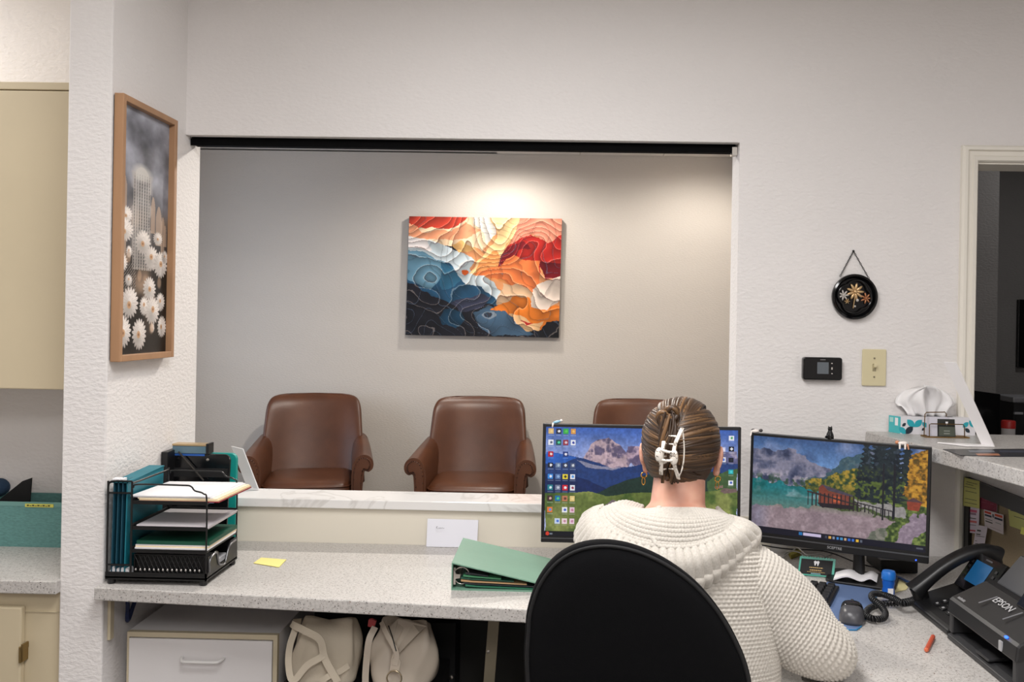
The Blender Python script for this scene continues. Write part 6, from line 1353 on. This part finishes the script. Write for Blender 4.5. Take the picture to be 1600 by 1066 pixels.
for i in range(5):
    a = 2*math.pi*i/5+.3; e_ = Vector((0.21+.29*math.cos(a), 1.80+.29*math.sin(a), .075)); lg = MB().tube([(0.21, 1.80, .11), e_], [.026, .016], 8).build('base_arm', M_black, oc, smooth=60, world=True)
    MB().lathe([(.012, -.012), (.027, -.010), (.027, .010), (.012, .012)], e_+Vector((0, 0, -.047)), 14, axis='X').build('caster', M_black, lg, smooth=40, world=True)

# ============================================================ the seated person
def skinmat():
    k = N('skin'); k.b.inputs['Base Color'].default_value = lin((210, 156, 134)); k.b.inputs['Roughness'].default_value = 0.5
    k.b.inputs['Subsurface Weight'].default_value = 0.12; k.b.inputs['Subsurface Radius'].default_value = (0.01, 0.004, 0.002)
    co = k.coord(); nz = k.n('ShaderNodeTexNoise'); nz.inputs['Scale'].default_value = 25; k.l(co, nz.inputs['Vector'])
    k.l(k.ramp(nz.outputs[0], [(0.35, lin((202, 146, 125))), (0.65, lin((216, 166, 144)))]), k.b.inputs['Base Color']); return k.m
M_skin = skinmat()
HC = Vector((P(1066, 690, Y=1.93).x, 1.945, P(1066, 688, Y=1.93).z-0.021))        # head centre
pr = thing('person', 'person with a clipped-up brown bun and cream knit sweater, seated facing the monitors', 'person', (0.24, 1.85, 0))
hrot = Matrix.Rotation(R(-12), 3, 'Z') @ Matrix.Rotation(R(-6), 3, 'X')
def H(x, y, z): return HC+hrot@Vector((x, y, z))
bd = MB()
def cap(a, b, ra, rb, n=16):
    a = Vector(a); b = Vector(b); pts = [a.lerp(b, t_) for t_ in (0, .25, .5, .75, 1)]; bd.tube(pts, [ra+(rb-ra)*t_ for t_ in (0, .25, .5, .75, 1)], n); bd.ball(a, ra, n, 10); bd.ball(b, rb, n, 10)
# skull, jaw, nose, ears, neck
bd.ball(H(0, -.004, .022), (.073, .090, .084), 28, 20, hrot); bd.ball(H(0, .030, -.042), (.056, .060, .062), 24, 16, hrot); bd.ball(H(0, .058, -.088), (.027, .024, .022), 16, 10, hrot)
bd.ball(H(0, .096, -.020), (.011, .014, .022), 12, 10, hrot); bd.ball(H(0, .100, -.034), (.014, .012, .009), 12, 8, hrot)
for s_ in (-1, 1):
    bd.ball(H(s_*.045, .062, -.030), (.024, .024, .024), 12, 10, hrot)            # cheeks
    er = hrot @ Matrix.Rotation(R(s_*22), 3, 'Z') @ Matrix.Rotation(R(s_*8), 3, 'Y')
    bd.ball(H(s_*.080, -.002, -.016), (.008, .019, .029), 14, 12, er); bd.ball(H(s_*.076, .004, -.044), (.008, .010, .013), 12, 10, er)
bd.ball(H(0, .084, -.058), (.022, .012, .006), 14, 8, hrot); bd.ball(H(0, .082, -.067), (.019, .012, .006), 14, 8, hrot)
NB = Vector((0.245, 1.885, 1.075))
cap(H(0, -.018, -.045), NB, .054, .060, 22); cap(H(0, -.005, -.03), NB+Vector((0, .01, 0)), .052, .058, 20)
# torso and arms under the sweater
SHR, SHL = Vector((.350, 1.875, .985)), Vector((.130, 1.882, .985))
cap(SHL, SHR, .048, .048); cap(NB-Vector((0, 0, .02)), (.24, 1.87, .80), .085, .11); cap((.17, 1.87, .92), (.17, 1.86, .62), .085, .10); cap((.31, 1.87, .92), (.31, 1.86, .62), .085, .10)
ELR, ELL = Vector((.555, 1.865, .818)), Vector((.030, 1.960, .815))
WRR, WRL = Vector((.515, 2.135, .812)), Vector((.300, 2.215, .812))
cap(SHR, ELR, .047, .038); cap(ELR, WRR, .036, .026); cap(SHL, ELL, .047, .038); cap(ELL, WRL, .036, .026)
def hand(w_, d_, side):
    d_ = Vector(d_).normalized(); sd = Vector((d_.y, -d_.x, 0))*side              # towards the thumb side
    pc = w_+d_*.05; pc.z -= .006
    rot_ = frame((0, 0, 0), sd, d_).to_3x3(); bd.ball(pc, (.036, .048, .014), 18, 12, rot_); cap(w_, pc, .022, .018)
    for i, (o_, l_) in enumerate(((.028, .066), (.010, .076), (-.009, .070), (-.027, .055))):
        k0_ = pc+d_*.038+sd*o_; k1_ = k0_+d_*l_*.45+Vector((0, 0, .010)); k2_ = k1_+d_*l_*.32+Vector((0, 0, -.008)); k3_ = k2_+d_*l_*.16+Vector((0, 0, -.014))
        cap(k0_, k1_, .0088, .0080, 10); cap(k1_, k2_, .0080, .0072, 10); cap(k2_, k3_, .0072, .0064, 10)
    t0 = pc+sd*.026-d_*.022; t1 = t0+sd*.024+d_*.022; t2 = t1+d_*.026+sd*.006-Vector((0, 0, .008)); cap(t0, t1, .011, .0095, 10); cap(t1, t2, .0095, .008, 10)
hand(WRR, (-.10, 1, 0), -1); hand(WRL, (.35, 1, 0), 1)
o = bd.build('body', M_skin, pr, smooth=180, world=True)
rm = o.modifiers.new('remesh', 'REMESH'); rm.mode = 'VOXEL'; rm.voxel_size = 0.0042; rm.use_smooth_shade = True
sm = o.modifiers.new('smooth', 'SMOOTH'); sm.factor = 0.5; sm.iterations = 4
M_eye = mat('eye_white', (232, 230, 226), .2); M_iris = mat('iris', (70, 60, 48), .2)
for s_ in (-1, 1):
    ey = MB().ball(H(s_*.031, .076, .002), (.013, .010, .009), 14, 10, hrot).build('eye', M_eye, pr, smooth=180, world=True)
    MB().ball(H(s_*.031, .0835, .002), (.005, .0035, .005), 10, 8, hrot).build('iris', M_iris, ey, smooth=180, world=True)
    MB().tube(catmull([H(s_*.016, .092, .018), H(s_*.033, .088, .024), H(s_*.048, .076, .018)], 10), .003, 6, flat=.6).build('eyebrow', mat('brow', (88, 62, 40), .8), pr, smooth=180, world=True)
# trousers
lg = MB(); bd_save = bd; bd = lg
for s_, kx_ in ((-1, .14), (1, .34)):
    cap((.24+s_*.09, 1.80, .585), (kx_, 2.18, .575), .088, .066); cap((kx_, 2.18, .575), (kx_, 2.20, .12), .060, .045); cap((kx_, 2.19, .045), (kx_, 2.33, .035), .042, .032)
cap((.16, 1.79, .60), (.32, 1.79, .60), .10, .10)
o = lg.build('trousers', mat('dark_trousers', (36, 38, 46), .8), pr, smooth=180, world=True)
rm = o.modifiers.new('remesh', 'REMESH'); rm.mode = 'VOXEL'; rm.voxel_size = 0.008; rm.use_smooth_shade = True
bd = bd_save
# ---- knit sweater: lofted surfaces with real stitch relief
def knitmat(name, c1, c2):
    k = N(name); k.b.inputs['Roughness'].default_value = 0.95; k.b.inputs['Sheen Weight'].default_value = 0.25; k.b.inputs['Specular IOR Level'].default_value = .15
    co = k.coord(); nz = k.n('ShaderNodeTexNoise'); nz.inputs['Scale'].default_value = 260; nz.inputs['Detail'].default_value = 3; k.l(co, nz.inputs['Vector'])
    k.l(k.ramp(nz.outputs[0], [(0.3, lin(c1)), (0.7, lin(c2))]), k.b.inputs['Base Color']); k.bump(nz.outputs[0], .3, .002); return k.m
M_knit = knitmat('cream_knit', (184, 178, 169), (204, 198, 189))
def np_grid(name, G, mt, parent, closed_u=True):
    """G: (nv, nu, 3) world grid -> mesh"""
    nv, nu = G.shape[:2]; inv = np.array(MW[parent.name].inverted()); pts = G.reshape(-1, 3)@inv[:3, :3].T+inv[:3, 3]
    i = np.arange(nv-1)[:, None]*nu; jn = nu if closed_u else nu-1; j = np.arange(jn)[None]; j2 = (j+1) % nu
    q = np.stack([i+j, i+j2, i+nu+j2, i+nu+j], -1).reshape(-1, 4)
    return pts, q
def join_grids(name, parts_, mt, parent):
    vs = []; fs = []; o_ = 0
    for pts, q in parts_: vs.append(pts); fs.append(q+o_); o_ += len(pts)
    V_ = np.concatenate(vs); F_ = np.concatenate(fs); me = bpy.data.meshes.new(name)
    me.vertices.add(len(V_)); me.vertices.foreach_set('co', V_.reshape(-1).astype(np.float32)); me.loops.add(len(F_)*4); me.loops.foreach_set('vertex_index', F_.reshape(-1).astype(np.int32))
    me.polygons.add(len(F_)); me.polygons.foreach_set('loop_start', (np.arange(len(F_))*4).astype(np.int32)); me.update(calc_edges=True)
    me.polygons.foreach_set('use_smooth', [True]*len(F_)); me.materials.append(mt)
    o = bpy.data.objects.new(name, me); COL.objects.link(o); o.parent = parent; MW[o.name] = MW[parent.name]; return o
def dense(rings, nv, nu, closed=True):
    """coarse rings (list of list of points) -> dense (nv, nu, 3) grid by Catmull-Rom along both directions"""
    A = np.array([[tuple(p_) for p_ in r_] for r_ in rings])
    def cr(A, n, axis, closed):
        A = np.moveaxis(A, axis, 0); m_ = len(A)
        if closed: t = np.arange(n)/n*m_; i = t.astype(int); f = t-i; idx = [(i+k_) % m_ for k_ in (-1, 0, 1, 2)]
        else: t = np.linspace(0, m_-1-1e-6, n); i = t.astype(int); f = t-i; idx = [np.clip(i+k_, 0, m_-1) for k_ in (-1, 0, 1, 2)]
        f = f.reshape((-1,)+(1,)*(A.ndim-1)); a, b, c, d = [A[k_] for k_ in idx]
        r_ = 0.5*(2*b+(c-a)*f+(2*a-5*b+4*c-d)*f*f+(3*b-a-3*c+d)*f**3); return np.moveaxis(r_, 0, axis)
    return cr(cr(A, nv, 0, False), nu, 1, closed)
def normals(G, closed=True):
    dv = np.gradient(G, axis=0); du = (np.roll(G, -1, 1)-np.roll(G, 1, 1)) if closed else np.gradient(G, axis=1)
    n_ = np.cross(du, dv); return n_/(np.linalg.norm(n_, axis=-1, keepdims=True)+1e-9)
def moss(G, pitch_v, pitch_u, amp, closed=True, sign=1, fold=None):
    """garter / waffle stitch relief: arc-length based rows and offset loops"""
    nv, nu = G.shape[:2]; lv = np.concatenate([[0], np.cumsum(np.linalg.norm(np.diff(G.mean(1), axis=0), axis=-1))])[:, None]
    per = np.linalg.norm(np.diff(np.concatenate([G, G[:, :1]], 1) if closed else G, axis=1), axis=-1).sum(1).mean()
    nst = round(per/pitch_u); u = (np.arange(nu)/(nu if closed else nu-1))[None]
    row = lv/pitch_v; rid = np.floor(row); ph = (rid % 2)*0.5
    h_ = np.abs(np.sin(math.pi*row))**0.8*(0.30+0.70*np.abs(np.sin(math.pi*(u*nst+ph)))**0.8)
    d_ = amp*h_
    if fold is not None: d_ = d_+fold
    return G+sign*normals(G, closed)*d_[..., None]
def ell_ring(c, a, b, e=0.85, n=28, tilt=0.0, rotz=0.0):
    r_ = []
    for i in range(n):
        t_ = 2*math.pi*i/n; x, y = supern(t_, e); p_ = Vector((a*x, b*y, 0)); p_ = Matrix.Rotation(rotz, 3, 'Z')@(Matrix.Rotation(tilt, 3, 'X')@p_); r_.append(Vector(c)+p_)
    return r_
TX_ = 0.240
tr_rings = [ell_ring((TX_, 1.835, .56), .205, .130), ell_ring((TX_, 1.835, .62), .210, .130), ell_ring((TX_, 1.845, .72), .208, .128), ell_ring((TX_+.004, 1.855, .82), .206, .124, tilt=-.05), ell_ring((TX_+.006, 1.866, .91), .204, .116, tilt=-.08), ell_ring((TX_+.008, 1.874, .98), .196, .106, tilt=-.12),
            ell_ring((TX_+.008, 1.880, 1.030), .172, .094, tilt=-.15), ell_ring((TX_+.006, 1.886, 1.062), .128, .082, tilt=-.18), ell_ring((TX_+.004, 1.892, 1.082), .090, .074, tilt=-.2), ell_ring((TX_+.004, 1.896, 1.095), .066, .066, tilt=-.2)]
Gt = dense(tr_rings, 330, 520)
def outward(G):
    c = G.mean((0, 1)); n_ = normals(G); s_ = np.sign(((G-G.mean(1, keepdims=True))*n_).sum(-1).mean()); return s_
uu = np.linspace(0, 2*math.pi, 520, endpoint=False)[None]; vv = np.linspace(0, 1, 330)[:, None]
fold = 0.004*np.sin(uu*5+vv*9)*np.sin(vv*math.pi)
Gt = moss(Gt, .0076, .0080, .0054, sign=outward(Gt), fold=fold)
def sleeve(path, rads, nv, nu, seed, fl=None):
    path = [Vector(p_) for p_ in path]; rings = []; prev = Vector((0, -1, 0.3))
    for i, p_ in enumerate(path):
        tg = (path[min(i+1, len(path)-1)]-path[max(i-1, 0)]).normalized(); q_ = (prev-tg*prev.dot(tg)).normalized(); prev = q_; w_ = tg.cross(q_)
        rr_ = rads[i] if isinstance(rads[i], tuple) else (rads[i], rads[i])
        rings.append([p_+q_*rr_[0]*math.cos(2*math.pi*k_/24)+w_*rr_[1]*math.sin(2*math.pi*k_/24) for k_ in range(24)])
    G = dense(rings, nv, nu); u_ = np.linspace(0, 2*math.pi, nu, endpoint=False)[None]; v_ = np.linspace(0, 1, nv)[:, None]
    f_ = 0.005*np.sin(u_*2+v_*14+seed)*np.sin(v_*math.pi)**.5+0.003*np.sin(u_*3-v_*23)*v_
    G = moss(G, .0076, .0080, .0054, sign=outward(G), fold=f_); G[..., 2] = np.maximum(G[..., 2], CZ+.0015) if fl else G[..., 2]
    return G
Gr = sleeve([(.330, 1.868, .985), (.375, 1.866, .965), (.425, 1.862, .930), (.475, 1.858, .888), (.520, 1.856, .850), (.548, 1.866, .826), (.556, 1.905, .818), (.550, 1.965, .818), (.535, 2.04, .816), (.522, 2.10, .814), (.518, 2.128, .813)],
            [(.076, .082), (.078, .084), (.079, .084), (.077, .080), (.070, .072), (.062, .062), (.058, .058), (.054, .056), (.047, .050), (.038, .042), (.034, .038)], 330, 230, 1.0, True)
Gl = sleeve([(.150, 1.872, .985), (.105, 1.874, .965), (.070, 1.885, .925), (.045, 1.91, .88), (.030, 1.945, .84), (.030, 1.975, .825), (.075, 2.02, .818), (.15, 2.09, .816), (.23, 2.16, .814), (.280, 2.20, .813)],
            [(.074, .080), (.076, .080), (.074, .076), (.068, .070), (.060, .062), (.056, .058), (.054, .054), (.050, .050), (.042, .042), (.036, .038)], 300, 220, 2.2)
join_grids('sweater', [np_grid('t', g, None, pr) for g in (Gt, Gr, Gl)], M_knit, pr)
# ---- hood lying flat over the shoulders: smooth knit yoke, rolled seam, ribbed band
def loc3(lst): return [P(x, y, Y=yy) for x, y, yy in lst]
neck = loc3([(1004, 793, 1.975), (1000, 800, 1.930), (1012, 800, 1.880), (1035, 797, 1.842), (1062, 797, 1.828), (1090, 797, 1.838), (1112, 800, 1.872), (1122, 802, 1.920), (1120, 795, 1.970)])
mid = loc3([(945, 796, 1.965), (938, 806, 1.905), (950, 826, 1.840), (985, 846, 1.790), (1030, 856, 1.765), (1080, 856, 1.765), (1125, 840, 1.790), (1150, 820, 1.850), (1136, 812, 1.915)])
oute = loc3([(918, 806, 1.985), (906, 838, 1.910), (924, 872, 1.835), (965, 896, 1.778), (1030, 908, 1.752), (1088, 903, 1.752), (1140, 872, 1.785), (1180, 834, 1.850), (1160, 828, 1.92)])
bulge = [(a*.5+b*.5)+Vector((0, -.012, .016*w_)) for a, b, w_ in zip(neck, mid, (.9, 1, 1, 1, 1, 1, .7, .2, .0))]
Gy = dense([neck, bulge, mid], 110, 420, False); sg = 1 if normals(Gy, False)[50, 200, 1] < 0 else -1
Gy = moss(Gy, .0062, .0066, .0036, False, sg)
under = [Vector((p_.x, p_.y+.012, p_.z-.022)) for p_ in oute]; turn = [Vector((p_.x, p_.y-.002, p_.z-.008)) for p_ in oute]
Gb = dense([[p_+Vector((0, .004, 0)) for p_ in mid], [(a*.5+b*.5)+Vector((0, -.010, .006)) for a, b in zip(mid, oute)], oute, turn, under], 70, 700, False)
u_ = np.linspace(0, 1, 700)[None]; rib = 0.0085*np.abs(np.sin(math.pi*u_*34))**.5*np.ones((70, 1)); nb_ = normals(Gb, False); sg = 1 if nb_[30, 350, 1] < 0 else -1
Gb = Gb+sg*nb_*rib[..., None]
hd = join_grids('hood', [np_grid('t', g, None, pr, False) for g in (Gy, Gb)], M_knit, pr)
s_ = hd.modifiers.new('solid', 'SOLIDIFY'); s_.thickness = .004; s_.offset = -1
hx = helix([p_+Vector((0, -.004, .003)) for p_ in mid], .0022, 95, 900)
MB().tube(hx, .0042, 6).build('hood_seam', M_knit, pr, smooth=180, world=True)
cen = [neck[3].lerp(neck[4], .0)*(1-t_)**2+2*t_*(1-t_)*(bulge[3]*.5+bulge[4]*.5)+mid[4]*t_*t_ for t_ in [i/10 for i in range(11)]]
cen = [Vector(P(x, y, Y=yy)) for x, y, yy in ((1030, 793, 1.842), (1027, 806, 1.815), (1023, 825, 1.790), (1020, 840, 1.775), (1026, 853, 1.762))]
MB().tube(helix(cen, .0022, 26, 260), .0045, 6).build('hood_centre_seam', M_knit, pr, smooth=180, world=True)

# ---- hair
def hairmat():
    k = N('brown_hair'); a = k.n('ShaderNodeVertexColor', layer_name='Col'); k.l(a.outputs[0], k.b.inputs['Base Color'])
    k.b.inputs['Roughness'].default_value = 0.42; k.b.inputs['Specular IOR Level'].default_value = .4
    k.b.inputs['Anisotropic'].default_value = 0.3
    return k.m
M_hair = hairmat(); M_hairb = mat('hair_base', (60, 40, 24), .6)
RX, RY, RZ_ = .0815, .101, .087
HO = Vector((0, -.006, .022))
def onhead(d_, f=1.0):                                # direction in head space -> point on the hair ellipsoid
    d_ = d_.normalized(); t_ = 1/math.sqrt((d_.x/RX)**2+(d_.y/RY)**2+(d_.z/(RZ_ if d_.z > 0 else .122))**2)
    zz = d_*t_*f
    return HO+zz
base = MB(); rings = []
for j in range(26):
    th_ = math.pi*(0.03+0.80*j/25); ring = []
    for i in range(40):
        a = 2*math.pi*i/40; d_ = Vector((math.sin(th_)*math.cos(a), math.sin(th_)*math.sin(a), math.cos(th_)))
        # hairline: shorter in front and at the ears, down to the nape behind
        ymax = d_.y; f = .985
        p_ = onhead(d_, f)
        if p_.y > .03: p_.z = max(p_.z, .045+.35*(p_.y-.03))
        elif p_.y > -.02: p_.z = max(p_.z, -.004+.9*(p_.y+.02))
        else: p_.z = max(p_.z, -.094+abs(p_.x)*.35)
        ring.append(HC+hrot@p_)
    rings.append(ring)
base.loft(rings); hb_ = base.build('hair', M_hairb, pr, smooth=180, world=True)
# locks swept back into a vertical twist
rnd = random.Random(11)
lk_v = []; lk_f = []; lk_c = []
pal = [np.array(lin(c)[:3]) for c in ((48, 32, 19), (62, 43, 27), (76, 54, 34), (94, 68, 42), (55, 38, 24), (112, 82, 53))]
def lock(pts, r, flat=.45, col=None, nseg=18):
    P_ = catmull(pts, nseg); n = 7; rings = []; prev = None; o_ = len(lk_v)
    for i, p_ in enumerate(P_):
        tg = (P_[min(i+1, nseg-1)]-P_[max(i-1, 0)]).normalized(); nr = (p_-HO); q_ = (nr-tg*nr.dot(tg)).normalized(); w_ = tg.cross(q_); v = i/(nseg-1)
        rr_ = r*(0.35+0.65*math.sin(math.pi*(0.12+0.80*v)))
        for k_ in range(n): lk_v.append(p_+q_*rr_*flat*math.cos(2*math.pi*k_/n)+w_*rr_*math.sin(2*math.pi*k_/n))
    for i in range(nseg-1):
        for k_ in range(n): lk_f.append((o_+i*n+k_, o_+i*n+(k_+1) % n, o_+(i+1)*n+(k_+1) % n, o_+(i+1)*n+k_))
    c = pal[rnd.choice((0, 1, 1, 2, 2, 3, 4, 4, 5))] if col is None else col
    lk_c.extend([c]*((nseg-1)*n))
def sweep(d0, d1, d2=None, f0=.99, f1=1.03, r=.006, lift=.02):
    d0 = Vector(d0).normalized(); d1 = Vector(d1).normalized(); pts = []
    for i in range(6):
        t_ = i/5; d_ = d0.lerp(d1, t_)
        if d2: d_ = d0*(1-t_)**2+Vector(d2)*2*t_*(1-t_)+d1*t_*t_
        pts.append(onhead(d_, f0+(f1-f0)*t_+lift*math.sin(math.pi*t_)))
    lock(pts, r)
def tw(z): return Vector((-.010+.010*z*4, -.094, z))-HO           # twist line at the back of the head (head space)
U_ = rnd.uniform
for k_ in range(230):                                  # left side, swept back to the twist
    z0_ = U_(-.035, .085); y0_ = U_(-.015, .05); d0 = Vector((-.078, y0_, z0_-.01)); zt_ = -.050+.10*((z0_+.035)/.12)+U_(-.012, .012)
    sweep(d0, tw(zt_), r=U_(.0024, .0048), lift=U_(.0, .03))
for k_ in range(260):                                  # right side, swept back and upward
    z0_ = U_(-.040, .085); y0_ = U_(-.015, .05); d0 = Vector((.078, y0_, z0_-.01)); zt_ = -.035+.10*((z0_+.035)/.12)+U_(-.012, .012)
    sweep(d0, tw(zt_), Vector((.5, -.8, (z0_-.01)*8)), r=U_(.0024, .0048), lift=U_(.0, .03))
for k_ in range(130):                                  # crown
    x0 = U_(-.06, .06); d0 = Vector((x0, .07, .075)); zt_ = U_(.02, .065); sweep(d0, tw(zt_)+Vector((x0*.4, 0, 0)), Vector((x0*9, -.02*10, .95)), r=U_(.0028, .005), lift=U_(.0, .03))
for k_ in range(110):                                  # nape, swept up
    x0 = U_(-.052, .056); d0 = Vector((x0, -.062, -.112+abs(x0)*.5)); sweep(d0, tw(U_(-.045, .0)), r=U_(.002, .004), lift=U_(.0, .02))
for k_ in range(80):                                   # the rolled twist itself
    a = U_(0, 2*math.pi); rr_ = U_(.008, .020); z0_ = U_(-.075, -.02); z1_ = U_(.03, .075); pts = []
    for i in range(6):
        t_ = i/5; aa = a+t_*2.6; pts.append(Vector((-.014-.008*t_+rr_*math.cos(aa)*(1-.2*t_), -.112-.006*math.sin(math.pi*t_)+rr_*.55*math.sin(aa), z0_+(z1_-z0_)*t_))+HO*0.2)
    lock(pts, U_(.0026, .0046), .7)
for k_ in range(16):                                   # loose loops at the top of the twist
    cx_ = -.022+U_(-.014, .014); cz_ = .066+U_(-.012, .012); r_ = U_(.010, .018); a0 = U_(0, 6.28)
    lock([Vector((cx_+r_*math.cos(a0+t_), -.104-.006*math.sin(t_), cz_+r_*math.sin(a0+t_))) for t_ in (0, .8, 1.6, 2.4, 3.2, 4.0)], U_(.003, .0055), .7)
me = bpy.data.meshes.new('hair_locks'); inv = MW[pr.name].inverted()
me.from_pydata([tuple(inv@(HC+hrot@p_)) for p_ in lk_v], [], lk_f); me.polygons.foreach_set('use_smooth', [True]*len(lk_f))
at = me.color_attributes.new('Col', 'FLOAT_COLOR', 'CORNER'); cA = np.concatenate([np.array(lk_c), np.ones((len(lk_c), 1))], 1).repeat(4, axis=0)
at.data.foreach_set('color', cA.reshape(-1).astype(np.float32)); me.materials.append(M_hair)
o = bpy.data.objects.new('hair_locks', me); COL.objects.link(o); o.parent = hb_; MW[o.name] = MW[pr.name]; o['kind'] = 'stuff'
# ---- claw clip
M_clip = mat('marbled_white_clip', (232, 224, 214), .3, var=.25, vscale=60)
def clipmat():
    k = N('marbled_clip'); co = k.coord(); v = k.n('ShaderNodeTexNoise'); v.inputs['Scale'].default_value = 90; v.inputs['Detail'].default_value = 2; k.l(co, v.inputs['Vector'])
    k.l(k.ramp(v.outputs[0], [(0.0, lin((238, 232, 222))), (0.56, lin((236, 228, 218))), (0.60, lin((70, 56, 46))), (0.66, lin((226, 214, 200)))]), k.b.inputs['Base Color']); k.b.inputs['Roughness'].default_value = .25; return k.m
M_clip = clipmat(); cy_ = 1.782
ck = MB()
def CP(x, y, d=0.0): return P(x, y, Y=cy_+d)
def band(path, r, flat=.5): ck.tube(catmull([CP(*p_) for p_ in path], 16), r, 8, flat=flat)
cko = thing('hair_clip', 'marbled white claw clip holding up the brown hair bun', 'hair clip', CP(1045, 715))
band([(1066, 669, .012), (1060, 682, .004), (1054, 697, .0), (1053, 712, -.002), (1054, 728, .0), (1058, 741, .004), (1060, 748, .012)], .0048)
band([(1066, 669, .012), (1068, 685, .010), (1069, 705, .012), (1067, 728, .012), (1060, 748, .012)], .0030)
ck.build('right_jaw', M_clip, cko, smooth=180, world=True); ck = MB()
band([(1037, 690, .010), (1036, 700, .0), (1034, 715, -.002), (1033, 730, .0), (1033, 742, .008)], .0040)
ck.build('left_jaw', M_clip, cko, smooth=180, world=True); ck = MB()
for (x, y, w_, h_) in ((1030, 711, .0085, .015), (1053, 715, .0085, .016)):
    c = CP(x, y, -.006); ck.ball(c, (w_, .005, h_), 14, 10)
ck.build('grip_plate', M_clip, cko, smooth=180, world=True); ck = MB()
band([(1030, 702, -.006), (1042, 706, -.010), (1053, 708, -.006)], .0036, .8); band([(1034, 719, -.006), (1044, 720, -.010), (1052, 719, -.006)], .0034, .8)
ck.build('hinge_bar', M_clip, cko, smooth=180, world=True); ck = MB()
for i in range(5):
    a_ = CP(1057-abs(i-2)*.5, 682+i*13, .004); ck.tube([a_, a_+Vector((-.012, .016, -.001))], [.0022, .0012], 6)
    b__ = CP(1035, 694+i*10, .004); ck.tube([b__, b__+Vector((.010, .016, -.001))], [.0022, .0012], 6)
ck.build('teeth', M_clip, cko, smooth=180, world=True)
# ---- earrings
M_gd = mat('gold', (206, 164, 84), .22, 1.0)
for px_, sd_ in ((1012, -1), (1110, 1)):
    e_ = H(sd_*.079, .003, -.060); lb_ = 'small gold hoop chain earring on the '+('left' if px_ < 1050 else 'right')+' ear'
    er = thing('earring', lb_, 'earring', e_, group='earrings')
    MB().tube([e_+Vector((.0065*math.cos(a), .003*math.cos(a), .0060*math.sin(a))) for a in [2*math.pi*k_/16 for k_ in range(16)]], .0014, 6, closed=True).build('hoop', M_gd, er, smooth=180, world=True)
    MB().tube([e_+Vector((-.001+.0034*math.cos(a), 0, -.014+.0078*math.sin(a))) for a in [2*math.pi*k_/16 for k_ in range(16)]], .0011, 6, closed=True).build('link', M_gd, er, smooth=180, world=True)
